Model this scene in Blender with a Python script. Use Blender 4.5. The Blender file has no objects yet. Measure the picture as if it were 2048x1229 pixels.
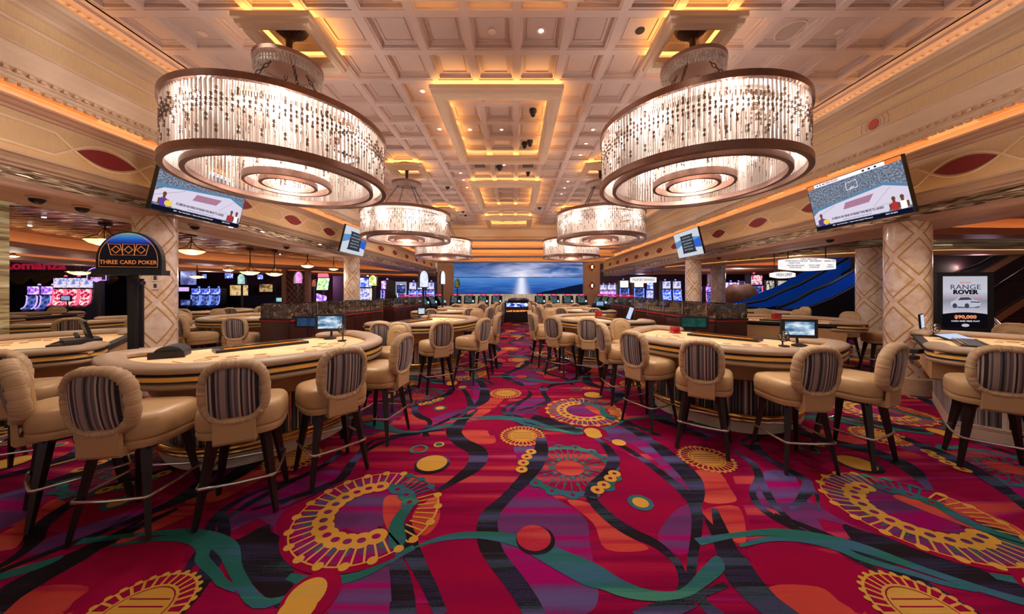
import bpy, math, random
from mathutils import Vector, Matrix
random.seed(7)
PI = math.pi
sin, cos = math.sin, math.cos
C = bpy.context.scene.collection
SC = bpy.context.scene
CAMZ = 1.55
F, VX, VY = 650.0, 1030.0, 583.0

# ------------------------------------------------------------------ camera, world, exposure
cam = bpy.data.cameras.new('camera'); camo = bpy.data.objects.new('camera', cam); C.objects.link(camo)
cam.sensor_fit = 'HORIZONTAL'; cam.sensor_width = 36.0; cam.lens = 36.0 * F / 2048
cam.shift_x = -(VX - 1024) / 2048; cam.shift_y = (VY - 614.5) / 2048
cam.clip_start = 0.05; cam.clip_end = 200
camo.location = (0, 0, CAMZ); camo.rotation_euler = (PI / 2, 0, 0)
SC.camera = camo
SC.view_settings.view_transform = 'Standard'; SC.view_settings.look = 'None'
SC.view_settings.exposure = 0.0; SC.view_settings.gamma = 1.0; SC.view_settings.use_curve_mapping = False
w = bpy.data.worlds.new('world'); SC.world = w; w.use_nodes = True
w.node_tree.nodes['Background'].inputs[0].default_value = (1.0, 0.84, 0.74, 1)
w.node_tree.nodes['Background'].inputs[1].default_value = 0.34
LK = 1.0            # overall lamp scale

def area(name, loc, size, power, col, rot=(0, 0, 0), sy=None, spread=None):
    l = bpy.data.lights.new(name, 'AREA'); l.energy = power * LK; l.color = col; l.size = size
    if sy: l.shape = 'RECTANGLE'; l.size_y = sy
    if spread: l.spread = spread
    o = bpy.data.objects.new(name, l); C.objects.link(o); o.location = loc; o.rotation_euler = rot
    return o
def point(name, loc, power, col, r=0.05, parent=None):
    l = bpy.data.lights.new(name, 'POINT'); l.energy = power * LK; l.color = col; l.shadow_soft_size = r
    o = bpy.data.objects.new(name, l); C.objects.link(o); o.location = loc; o.parent = parent
    return o
def spot(name, loc, power, col, ang=110, r=0.06):
    l = bpy.data.lights.new(name, 'SPOT'); l.energy = power * LK; l.color = col; l.spot_size = math.radians(ang)
    l.spot_blend = 0.8; l.shadow_soft_size = r
    o = bpy.data.objects.new(name, l); C.objects.link(o); o.location = loc
    return o
WARM = (1.0, 0.79, 0.60); WHITE = (1.0, 0.92, 0.86); AMBER = (1.0, 0.50, 0.13)

# recessed downlights of the hall ceiling (positions reused for the fittings below)
DOWN = [(-1.51, 5.27), (0.33, 4.05), (0.33 - .612*5, 8.0), (0.33, 9.9), (0.33+.612*5, 6.5), (0.33+.612*5, 7.7),
        (-3.9, 2.2), (4.5, 2.2), (-3.6, 6.2), (4.3, 9.8), (-3.6, 10.6), (3.3, 12.3), (-1.4, 12.0), (0.9, 1.6)]
for k, (x, y) in enumerate(DOWN):
    spot('downlight_beam', (x, y, 4.66), 70, WHITE, 120)
# narrow beams on the card tables
for (x, y, e) in [(-2.75, 3.45, 210), (2.75, 4.1, 210), (-1.75, 6.75, 200), (1.8, 7.1, 200), (-1.8, 10.3, 200), (1.8, 10.7, 200), (-1.8, 13.5, 180), (1.8, 13.8, 180)]:
    spot('table_beam', (x, y, 4.66), e * 1.2, (1, .90, .76), 44, .05)
for (x, y, e) in [(-5.9, 3.5, 60), (5.6, 3.6, 60), (-6.3, 7.6, 50), (6.2, 7.6, 50), (-9.0, 6.4, 50), (-9.2, 9.8, 50), (-6.2, 11.7, 50)]:
    spot('table_beam', (x, y, 2.64), e * 1.2, (1, .90, .76), 95, .05)
for (x, y) in [(-4.95, 4.3), (5.5, 4.3), (-4.95, 10.4), (5.5, 10.4)]:
    spot('column_wash', (x, y, 2.62), 22, WARM, 120, .06)  # added washes without fittings, to brighten the columns
# added fill spots below the lower side ceilings, without fittings
for (x, y, e, c) in [(-14, 22, 60, (0.7, 0.55, 1.0)), (-10, 17, 40, WARM), (14, 21, 70, (0.85, 0.65, 0.9)), (12, 5.0, 30, WARM),(-7.2, 2.2, 30, WARM), (-7.5, 5.5, 26, WARM), (-7.5, 9.5, 26, WARM), (-11, 4.5, 24, WARM), (-11.5, 9, 24, WARM),
                     (-8, 14, 30, (0.75, 0.65, 1.0)), (-14, 13, 26, WARM), (7.4, 2.2, 30, WARM), (7.6, 5.4, 30, WARM), (7.6, 9, 30, WARM),
                     (9.6, 14, 30, (0.8, 0.7, 1.0)), (8.5, 18, 40, (0.8, 0.65, 1.0)), (-8.5, 19, 40, (0.65, 0.5, 1.0))]:
    spot('side_fill_spot', (x, y, 2.75), e * 1.6, c, 150, 0.12)

for (x, y, e, c) in [(-14, 14.8, 40, (.8, .6, .9)), (-11, 21.5, 60, (.75, .6, 1)), (-17, 10, 40, WARM), (11, 16, 60, (1, .75, .7)), (8.5, 22, 50, (.8, .65, 1)), (15, 11, 30, (1, .7, .6)), (12, 6.3, 14, WARM)]:  # added points without fittings, lifting the dark side and rear areas
    point('room_fill_lamp', (x, y, 2.35), e, c, .15)

# ------------------------------------------------------------------ colour and materials
def lin(c):
    return tuple((v / 12.92 if v <= 0.04045 else ((v + 0.055) / 1.055) ** 2.4) for v in c)
def rgb(r, g, b): return lin((r / 255.0, g / 255.0, b / 255.0)) + (1,)
def newmat(name):
    m = bpy.data.materials.new(name); m.use_nodes = True
    return m, m.node_tree.nodes, m.node_tree.links, m.node_tree.nodes['Principled BSDF']
def mat(name, col, rough=0.5, metal=0.0, spec=0.5, noise=0.0, nscale=8.0, bump=0.0, bscale=60.0, coat=0.0, emit=None, estr=0.0, sheen=0.0):
    m, N, L, B = newmat(name)
    B.inputs['Base Color'].default_value = col; B.inputs['Roughness'].default_value = rough
    B.inputs['Metallic'].default_value = metal; B.inputs['Specular IOR Level'].default_value = spec
    B.inputs['Coat Weight'].default_value = coat
    if sheen: B.inputs['Sheen Weight'].default_value = sheen
    tc = N.new('ShaderNodeTexCoord')
    if noise:
        t = N.new('ShaderNodeTexNoise'); t.inputs['Scale'].default_value = nscale; t.inputs['Detail'].default_value = 4
        L.new(tc.outputs['Object'], t.inputs['Vector'])
        mr = N.new('ShaderNodeMapRange'); mr.inputs['From Min'].default_value = .3; mr.inputs['From Max'].default_value = .7
        mr.inputs['To Min'].default_value = 1 - noise; mr.inputs['To Max'].default_value = 1 + noise
        L.new(t.outputs['Fac'], mr.inputs['Value'])
        mx = N.new('ShaderNodeVectorMath'); mx.operation = 'SCALE'; mx.inputs[0].default_value = col[:3]
        L.new(mr.outputs[0], mx.inputs['Scale']); L.new(mx.outputs[0], B.inputs['Base Color'])
    if bump:
        t = N.new('ShaderNodeTexNoise'); t.inputs['Scale'].default_value = bscale; t.inputs['Detail'].default_value = 3
        L.new(tc.outputs['Object'], t.inputs['Vector'])
        b = N.new('ShaderNodeBump'); b.inputs['Strength'].default_value = bump; b.inputs['Distance'].default_value = 0.01
        L.new(t.outputs['Fac'], b.inputs['Height']); L.new(b.outputs[0], B.inputs['Normal'])
    if emit is not None:
        B.inputs['Emission Color'].default_value = emit; B.inputs['Emission Strength'].default_value = estr
    return m
def emis(name, col, s):
    m = bpy.data.materials.new(name); m.use_nodes = True; N = m.node_tree.nodes; L = m.node_tree.links
    N.clear(); o = N.new('ShaderNodeOutputMaterial'); e = N.new('ShaderNodeEmission')
    e.inputs[0].default_value = col; e.inputs[1].default_value = s; L.new(e.outputs[0], o.inputs[0])
    return m
def emis_ramp(name, stops, s, scale=(1, 1, 1), kind='noise', tscale=3.0, axis=None, coord='Generated'):
    """screen content: ramp over noise or over an axis"""
    m = bpy.data.materials.new(name); m.use_nodes = True; N = m.node_tree.nodes; L = m.node_tree.links
    N.clear(); o = N.new('ShaderNodeOutputMaterial'); e = N.new('ShaderNodeEmission'); L.new(e.outputs[0], o.inputs[0])
    tc = N.new('ShaderNodeTexCoord'); mp = N.new('ShaderNodeMapping'); mp.inputs['Scale'].default_value = scale
    L.new(tc.outputs[coord], mp.inputs[0])
    r = N.new('ShaderNodeValToRGB'); cr = r.color_ramp
    while len(cr.elements) < len(stops): cr.elements.new(0.5)
    for el, (p, c) in zip(cr.elements, stops): el.position = p; el.color = c
    if kind == 'noise': t = N.new('ShaderNodeTexNoise'); t.inputs['Detail'].default_value = 3; out = 'Fac'
    elif kind == 'voronoi': t = N.new('ShaderNodeTexVoronoi'); out = 'Color'
    if kind in ('noise', 'voronoi'):
        t.inputs['Scale'].default_value = tscale; L.new(mp.outputs[0], t.inputs['Vector'])
        if out == 'Color':
            sx = N.new('ShaderNodeSeparateColor'); L.new(t.outputs['Color'], sx.inputs[0]); L.new(sx.outputs[0], r.inputs[0])
        else: L.new(t.outputs['Fac'], r.inputs[0])
    else:
        sx = N.new('ShaderNodeSeparateXYZ'); L.new(mp.outputs[0], sx.inputs[0]); L.new(sx.outputs[axis], r.inputs[0])
    L.new(r.outputs[0], e.inputs[0]); e.inputs[1].default_value = s
    return m

# ------------------------------------------------------------------ mesh helpers
class MB:
    def __init__(s): s.v = []; s.f = []; s.m = []; s.mi = 0
    def add(s, vs, fs, mi=None):
        b = len(s.v); s.v += [tuple(v) for v in vs]; mi = s.mi if mi is None else mi
        for f in fs: s.f.append(tuple(b + i for i in f)); s.m.append(mi)
    def box(s, x0, x1, y0, y1, z0, z1, mi=None, M=None):
        vs = [(x, y, z) for z in (z0, z1) for y in (y0, y1) for x in (x0, x1)]
        if M is not None: vs = [M @ Vector(v) for v in vs]
        s.add(vs, [(0, 2, 3, 1), (4, 5, 7, 6), (0, 1, 5, 4), (2, 6, 7, 3), (0, 4, 6, 2), (1, 3, 7, 5)], mi)
    def quad(s, a, b, c, d, mi=None): s.add([a, b, c, d], [(0, 1, 2, 3)], mi)
    def poly(s, pts, mi=None): s.add(pts, [tuple(range(len(pts)))], mi)
    def loft(s, rings, closed=True, cap0=False, cap1=False, mi=None, loop=False):
        n = len(rings[0]); vs = [p for r in rings for p in r]; fs = []
        R = len(rings)
        for i in range(R if loop else R - 1):
            i2 = (i + 1) % R
            for j in range(n if closed else n - 1):
                j2 = (j + 1) % n
                fs.append((i * n + j, i * n + j2, i2 * n + j2, i2 * n + j))
        if cap0: fs.append(tuple(range(n - 1, -1, -1)))
        if cap1: fs.append(tuple((R - 1) * n + j for j in range(n)))
        s.add(vs, fs, mi)
    def lathe(s, prof, n=32, mi=None, cx=0, cy=0, cz=0, caps=True):
        if len(prof) == 2 and abs(prof[0][1] - prof[1][1]) < 1e-6:
            r = max(prof[0][0], prof[1][0]); s.poly([(cx + r * cos(2 * PI * j / n), cy + r * sin(2 * PI * j / n), cz + prof[0][1]) for j in range(n)], mi); return
        rings = [[(cx + r * cos(2 * PI * j / n), cy + r * sin(2 * PI * j / n), cz + z) for j in range(n)] for r, z in prof]
        s.loft(rings, True, caps and prof[0][0] > 1e-6, caps and prof[-1][0] > 1e-6, mi)
    def tube(s, pts, r, n=8, mi=None, closed=False, caps=True):
        pts = [Vector(p) for p in pts]; rings = []
        up = None
        P = len(pts)
        for i, p in enumerate(pts):
            if closed: d = (pts[(i + 1) % P] - pts[i - 1])
            else: d = pts[min(i + 1, P - 1)] - pts[max(i - 1, 0)]
            d.normalize()
            if up is None: up = Vector((0, 0, 1)) if abs(d.z) < .9 else Vector((1, 0, 0))
            a = d.cross(up)
            if a.length < 1e-4: a = d.cross(Vector((0, 1, 0)))
            a.normalize(); b = a.cross(d); b.normalize()
            up = b
            rr = r[i] if isinstance(r, (list, tuple)) else r
            rings.append([p + a * rr * cos(2 * PI * j / n) + b * rr * sin(2 * PI * j / n) for j in range(n)])
        s.loft(rings, True, caps and not closed, caps and not closed, mi, loop=closed)
    def bar(s, p, q, w0, w1, mi=None, rot=0.0):
        """square tapered bar"""
        p = Vector(p); q = Vector(q); d = (q - p).normalized()
        a = d.cross(Vector((0, 0, 1)) if abs(d.z) < .99 else Vector((0, 1, 0))).normalized(); b = d.cross(a)
        rings = []
        for c, wd in ((p, w0), (q, w1)):
            rings.append([c + (a * cos(rot + PI / 4 + k * PI / 2) + b * sin(rot + PI / 4 + k * PI / 2)) * wd * .7071 for k in range(4)])
        s.loft(rings, True, True, True, mi)
    def sphere(s, c, r, n=12, mi=None, sc=(1, 1, 1)):
        k = max(4, n // 2)
        rings = [[(c[0] + sc[0] * r * sin(PI * i / k) * cos(2 * PI * j / n), c[1] + sc[1] * r * sin(PI * i / k) * sin(2 * PI * j / n), c[2] - sc[2] * r * cos(PI * i / k)) for j in range(n)] for i in range(1, k)]
        s.loft(rings, True, True, True, mi)
    def prism(s, pts, axis, a0, a1, mi=None):
        """polygon pts (u,v) extruded along axis 'x','y' or 'z' """
        def P(u, v, a): return {'x': (a, u, v), 'y': (u, a, v), 'z': (u, v, a)}[axis]
        s.loft([[P(u, v, a0) for u, v in pts], [P(u, v, a1) for u, v in pts]], True, True, True, mi)
    def xf(s, M, start=0):
        for i in range(start, len(s.v)): s.v[i] = tuple(M @ Vector(s.v[i]))
    def build(s, name, mats, parent=None, smooth=False, kind=None, label=None, angle=40):
        me = bpy.data.meshes.new(name); me.from_pydata(s.v, [], s.f)
        if not isinstance(mats, (list, tuple)): mats = [mats]
        for m in mats: me.materials.append(m)
        if len(mats) > 1: me.polygons.foreach_set('material_index', s.m)
        import bmesh
        if not getattr(s, 'nofix', False):
            bm = bmesh.new(); bm.from_mesh(me); bmesh.ops.recalc_face_normals(bm, faces=bm.faces); bm.to_mesh(me); bm.free()
        if smooth:
            me.polygons.foreach_set('use_smooth', [True] * len(me.polygons))
            me.set_sharp_from_angle(angle=math.radians(angle))
        me.update()
        o = bpy.data.objects.new(name, me); C.objects.link(o)
        if parent is not None: o.parent = parent
        if kind: o['kind'] = kind
        if label: o['label'] = label
        return o
def thing(name, label, cat, loc=(0, 0, 0), rz=0.0, group=None):
    o = bpy.data.objects.new(name, None); C.objects.link(o); o.location = loc; o.rotation_euler = (0, 0, rz)
    o.empty_display_size = .1
    o['label'] = label; o['category'] = cat
    if group: o['group'] = group
    return o
def tag(o, label, cat, group=None, kind=None):
    o['label'] = label; o['category'] = cat
    if group: o['group'] = group
    if kind: o['kind'] = kind
    return o
def dup(root, loc=None, rz=None, label=None, group=None):
    def cp(o, par):
        c = o.copy(); C.objects.link(c); c.parent = par
        for ch in list(kids.get(o.name, ())): cp(ch, c)
        return c
    kids = {}
    st = list(root.children)
    kids[root.name] = list(root.children)
    while st:
        q = st.pop(); kids[q.name] = list(q.children); st += list(q.children)
    r = cp(root, None)
    if loc is not None: r.location = loc
    if rz is not None: r.rotation_euler = (0, 0, rz)
    if label: r['label'] = label
    if group: r['group'] = group
    return r
def text(name, body, size, m, parent, loc, rot=(0, 0, 0), ext=0.002, sx=1.0, align='CENTER', bold=0.0):
    cu = bpy.data.curves.new(name, 'FONT'); cu.body = body; cu.size = size; cu.extrude = ext; cu.align_x = align; cu.align_y = 'CENTER'
    cu.offset = bold; cu.resolution_u = 2
    t = bpy.data.objects.new('tmp', cu); C.objects.link(t)
    bpy.context.view_layer.update()
    me = bpy.data.meshes.new_from_object(t); bpy.data.objects.remove(t)
    me.materials.clear(); me.materials.append(m)
    o = bpy.data.objects.new(name, me); C.objects.link(o); o.parent = parent
    o.location = loc; o.rotation_euler = rot; o.scale = (sx, 1, 1)
    return o
# ================================================================== the hall shell
def plaster(name, col, bump=0.05):
    return mat(name, col, rough=0.55, noise=0.04, nscale=3, bump=bump, bscale=200)
M_ceil = plaster('ceiling_plaster', rgb(196, 172, 162))
M_mould = plaster('cream_moulding', rgb(222, 198, 172))
M_mauve = plaster('mauve_moulding', rgb(198, 164, 146))
def fabric_mat(name, col):
    m, N, L, B = newmat(name); tc = N.new('ShaderNodeTexCoord'); mp = N.new('ShaderNodeMapping'); mp.inputs['Scale'].default_value = (1, 90, 3)
    t = N.new('ShaderNodeTexNoise'); t.inputs['Scale'].default_value = 3; L.new(tc.outputs['Object'], mp.inputs[0]); L.new(mp.outputs[0], t.inputs['Vector'])
    r = N.new('ShaderNodeValToRGB'); r.color_ramp.elements[0].position = .3; r.color_ramp.elements[1].position = .7
    r.color_ramp.elements[0].color = tuple(c * .84 for c in col[:3]) + (1,); r.color_ramp.elements[1].color = col
    L.new(t.outputs['Fac'], r.inputs[0]); L.new(r.outputs[0], B.inputs['Base Color']); B.inputs['Roughness'].default_value = .7
    return m
M_fab = fabric_mat('wall_fabric', rgb(228, 200, 158))
M_red = mat('red_inlay', rgb(132, 30, 38), rough=.5, noise=.05, nscale=40)
def tile_metal(name, c1, c2, rough=.25, sc=1.0, bmp=.8, metal=.75, v3=None, dist=.02):
    m, N, L, B = newmat(name); tc = N.new('ShaderNodeTexCoord')
    mp = N.new('ShaderNodeMapping'); mp.inputs['Scale'].default_value = v3 or (7 * sc, 7 * sc, 45 * sc); L.new(tc.outputs['Object'], mp.inputs[0])
    t = N.new('ShaderNodeTexNoise'); t.inputs['Scale'].default_value = 1.0; t.inputs['Detail'].default_value = 3; L.new(mp.outputs[0], t.inputs['Vector'])
    r = N.new('ShaderNodeValToRGB'); r.color_ramp.elements[0].position = .38; r.color_ramp.elements[1].position = .62
    r.color_ramp.elements[0].color = c1; r.color_ramp.elements[1].color = c2
    L.new(t.outputs['Fac'], r.inputs[0]); L.new(r.outputs[0], B.inputs['Base Color'])
    B.inputs['Roughness'].default_value = rough; B.inputs['Metallic'].default_value = metal
    b = N.new('ShaderNodeBump'); b.inputs['Strength'].default_value = bmp; b.inputs['Distance'].default_value = dist
    L.new(t.outputs['Fac'], b.inputs['Height']); L.new(b.outputs[0], B.inputs['Normal'])
    return m
M_band = None
def facet_metal(name, c1, c2, v3, tilt=.35, rough=.22, metal=.7):
    m, N, L, B = newmat(name); tc = N.new('ShaderNodeTexCoord'); mp = N.new('ShaderNodeMapping'); mp.inputs['Scale'].default_value = v3; L.new(tc.outputs['Object'], mp.inputs[0])
    v = N.new('ShaderNodeTexVoronoi'); v.inputs['Scale'].default_value = 1.0; L.new(mp.outputs[0], v.inputs['Vector'])
    sp = N.new('ShaderNodeSeparateColor'); L.new(v.outputs['Color'], sp.inputs[0])
    r = N.new('ShaderNodeValToRGB'); r.color_ramp.elements[0].color = c1; r.color_ramp.elements[1].color = c2; r.color_ramp.elements[0].position = .2; r.color_ramp.elements[1].position = .95
    L.new(sp.outputs[0], r.inputs[0]); L.new(r.outputs[0], B.inputs['Base Color']); B.inputs['Roughness'].default_value = rough; B.inputs['Metallic'].default_value = metal
    g = N.new('ShaderNodeNewGeometry'); a = N.new('ShaderNodeVectorMath'); a.operation = 'SUBTRACT'; L.new(v.outputs['Color'], a.inputs[0]); a.inputs[1].default_value = (.5, .5, .5)
    b = N.new('ShaderNodeVectorMath'); b.operation = 'MULTIPLY_ADD'; L.new(a.outputs[0], b.inputs[0]); b.inputs[1].default_value = (tilt, tilt, tilt); L.new(g.outputs['Normal'], b.inputs[2])
    n_ = N.new('ShaderNodeVectorMath'); n_.operation = 'NORMALIZE'; L.new(b.outputs[0], n_.inputs[0]); L.new(n_.outputs[0], B.inputs['Normal'])
    return m
M_dark = facet_metal('dark_shimmer_ceiling', rgb(34, 18, 20), rgb(156, 108, 92), (3.0, 22, 1), .5)
M_dark_old = tile_metal('dark_shimmer_ceiling', rgb(30, 16, 16), rgb(150, 104, 84), rough=.24, bmp=1.0, metal=.8, v3=(1.6, 11, 3), dist=.05)
M_band = facet_metal('metallic_mosaic_band', rgb(120, 98, 74), rgb(240, 224, 194), (1, 7, 60), .5, .25, .45)
M_wood = mat('coffer_veneer', rgb(176, 112, 72), rough=.45, noise=.12, nscale=6)
M_soff = plaster('soffit_paint', rgb(168, 126, 108))
M_amb = emis('amber_cove_strip', (1.0, 0.52, 0.14, 1), 15)
M_ambs = emis('amber_cove_strip_soft', (1.0, 0.55, 0.20, 1), 5)

# ---- coffered ceiling
T = 0.612; GX0 = 0.022; GY0 = 3.744; ZC = 4.75
XL, XR = -4.73, 5.24
YB = 15.4
LAMPS_T = [(-2.73, 3.95 + 4.285 * k) for k in (-1, 0, 1, 2)] + [(2.165, 3.95 + 4.285 * k) for k in (-1, 0, 1, 2)]
mb = MB()
ix0 = math.floor((XL - GX0) / T); ix1 = math.ceil((XR - GX0) / T)
iy0 = -12; iy1 = math.ceil((YB - GY0) / T)
prof = [(0.306, 0), (0.262, 0), (0.256, .012), (0.238, .016), (0.236, .055), (0.222, .062), (0.218, .072), (0.185, .072), (0.180, .060), (0.172, .060), (0.167, .076)]
deep = [(0.306, 0), (0.285, 0), (0.282, .10), (0.262, .11), (0.258, .20), (0.225, .215), (0.22, .24)]
def sq(cx, cy, hx0, hx1, hy0, hy1, z): return [(cx - hx0, cy - hy0, z), (cx + hx1, cy - hy0, z), (cx + hx1, cy + hy1, z), (cx - hx0, cy + hy1, z)]
for i in range(ix0, ix1):
    for j in range(iy0, iy1):
        cx = GX0 + (i + .5) * T; cy = GY0 + (j + .5) * T
        x0 = max(cx - T / 2, XL); x1 = min(cx + T / 2, XR); y1 = min(cy + T / 2, YB); y0 = cy - T / 2
        if x1 - x0 < .12: mb.quad((x0, y0, ZC), (x1, y0, ZC), (x1, y1, ZC), (x0, y1, ZC)); continue
        if y1 - y0 < .12: mb.quad((x0, y0, ZC), (x1, y0, ZC), (x1, y1, ZC), (x0, y1, ZC)); continue
        lamp = any(abs(cx - a) < T / 2 and abs(cy - b - .1) < T / 2 for a, b in LAMPS_T)
        pr = deep if lamp else prof
        rings = []
        for h, z in pr:
            k = 0.306 - h
            rings.append([(x0 + k, y0 + k, ZC + z), (x1 - k, y0 + k, ZC + z), (x1 - k, y1 - k, ZC + z), (x0 + k, y1 - k, ZC + z)])
        mb.loft(rings, True, False, True)
mb.nofix = True
ceil = mb.build('ceiling', M_ceil, kind='structure')

# ---- hung tray frames with amber cove light above them
def tray_frame(x0, x1, y0, y1, wd, zt, name='trim_tray'):
    mb = MB()
    zb = zt - .13
    pf = [(.012, zb + .12), (.012, zb + .15), (0, zb + .15), (0, zb + .09), (.02, zb + .075), (.03, zb + .03), (.05, zb + .012), (.06, zb), (wd - .06, zb), (wd - .05, zb + .012), (wd - .03, zb + .03), (wd - .02, zb + .075), (wd, zb + .09), (wd, zb + .15), (wd - .012, zb + .15), (wd - .012, zb + .12)]
    rings = [[(x0 + k, y0 + k, z), (x1 - k, y0 + k, z), (x1 - k, y1 - k, z), (x0 + k, y1 - k, z)] for k, z in pf]
    rings = rings[::-1]
    mb.loft(rings, True)
    o = mb.build(name, M_mould, kind='structure')
    return o
def strip(x0, x1, y0, y1, z, wd, m, name='cove_light_strip'):
    mb = MB(); mb.box(x0, x1, y0, y0 + wd, z, z + .012); mb.box(x0, x1, y1 - wd, y1, z, z + .012)
    mb.box(x0, x0 + wd, y0, y1, z, z + .012); mb.box(x1 - wd, x1, y0, y1, z, z + .012)
    o = mb.build(name, m, kind='structure')
    return o
FR = []
for k in (-1, 0, 1, 2):
    y0 = 4.90 + 4.285 * k; y1 = y0 + 2.78 if k < 2 else YB - .08
    FR.append((-1.30, 0.74, y0, y1, .22))
for (x0, x1, y0, y1, wd) in FR:
    tray_frame(x0, x1, y0, y1, wd, 4.655, 'trim_ceiling_tray')
    strip(x0 + .05, x1 - .05, y0 + .05, y1 - .05, 4.652, .03, M_amb, 'trim_cove_light')
    strip(x0 + .14, x1 - .14, y0 + .14, y1 - .14, 4.652, .03, M_amb, 'trim_cove_light')
for (a, b) in LAMPS_T:
    b2 = b + .0
    cx = GX0 + (math.floor((a - GX0) / T) + .5) * T; cy = GY0 + (math.floor((b + .1 - GY0) / T) + .5) * T
    tray_frame(cx - .44, cx + .44, cy - .44, cy + .44, .15, 4.655, 'trim_lamp_tray')
    strip(cx - .40, cx + .40, cy - .40, cy + .40, 4.652, .03, M_amb, 'trim_cove_light')
    strip(cx - .33, cx + .33, cy - .33, cy + .33, 4.652, .025, M_amb, 'trim_cove_light')

# ---- stepped side walls (profile in X,h swept along the hall)
def hz(h, right):
    if not right: return h
    return h - .085 * min(1, max(0, (2.15 - h) / .9))
def sx(x, right): return -x * 1.108 if right else x
SEG = [  # (material index, profile points (X, h above eye level))
 (1, [(-6.35, 1.45), (-6.35, 1.12), (-6.0, 1.12), (-5.98, 1.135), (-5.72, 1.135), (-5.70, 1.12), (-5.42, 1.12), (-5.40, 1.135), (-5.39, 1.165), (-5.37, 1.195), (-5.39, 1.20), (-5.42, 1.205)]),
 (3, [(-5.42, 1.205), (-5.42, 1.345)]),
 (2, [(-5.42, 1.345), (-5.38, 1.35), (-5.37, 1.37), (-5.33, 1.38), (-5.31, 1.41), (-5.26, 1.44), (-5.22, 1.45), (-5.21, 1.475), (-5.30, 1.478)]),
 (4, [(-5.30, 1.478), (-5.40, 1.50), (-5.40, 1.955)]),
 (1, [(-5.40, 1.955), (-5.37, 1.96), (-5.36, 1.985), (-5.31, 1.99), (-5.27, 2.015), (-5.22, 2.02), (-5.22, 2.045), (-5.30, 2.05)]),
 (2, [(-5.30, 2.05), (-5.55, 2.05), (-5.55, 2.24), (-5.50, 2.30), (-5.42, 2.33), (-5.15, 2.34), (-5.09, 2.33), (-5.09, 2.125), (-5.05, 2.12), (-5.03, 2.135), (-5.02, 2.16), (-4.995, 2.17), (-4.985, 2.20), (-4.94, 2.215), (-4.93, 2.255), (-4.90, 2.32), (-4.875, 2.36), (-4.86, 2.40), (-4.84, 2.405), (-4.84, 2.425), (-4.93, 2.43)]),
 (4, [(-4.93, 2.43), (-4.93, 2.64)]),
 (2, [(-4.93, 2.64), (-4.90, 2.645), (-4.885, 2.665), (-4.895, 2.68), (-4.92, 2.685)]),
 (4, [(-4.92, 2.685), (-4.92, 2.80)]),
 (2, [(-4.92, 2.80), (-4.87, 2.81), (-4.85, 2.83), (-4.80, 2.85), (-4.74, 2.862), (-4.70, 2.875), (-4.66, 2.88), (-4.64, 2.91), (-4.64, 2.93), (-4.70, 2.93)]),
 (0, [(-4.70, 2.93), (-5.06, 2.93), (-5.06, 3.04), (-4.98, 3.12), (-4.90, 3.155), (-4.80, 3.16), (-4.80, 3.20), (-4.70, 3.20)]),
]
MS = [M_ceil, M_mauve, M_mould, M_band, M_fab]
YW0, YW1 = -3.5, 22.0
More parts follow.
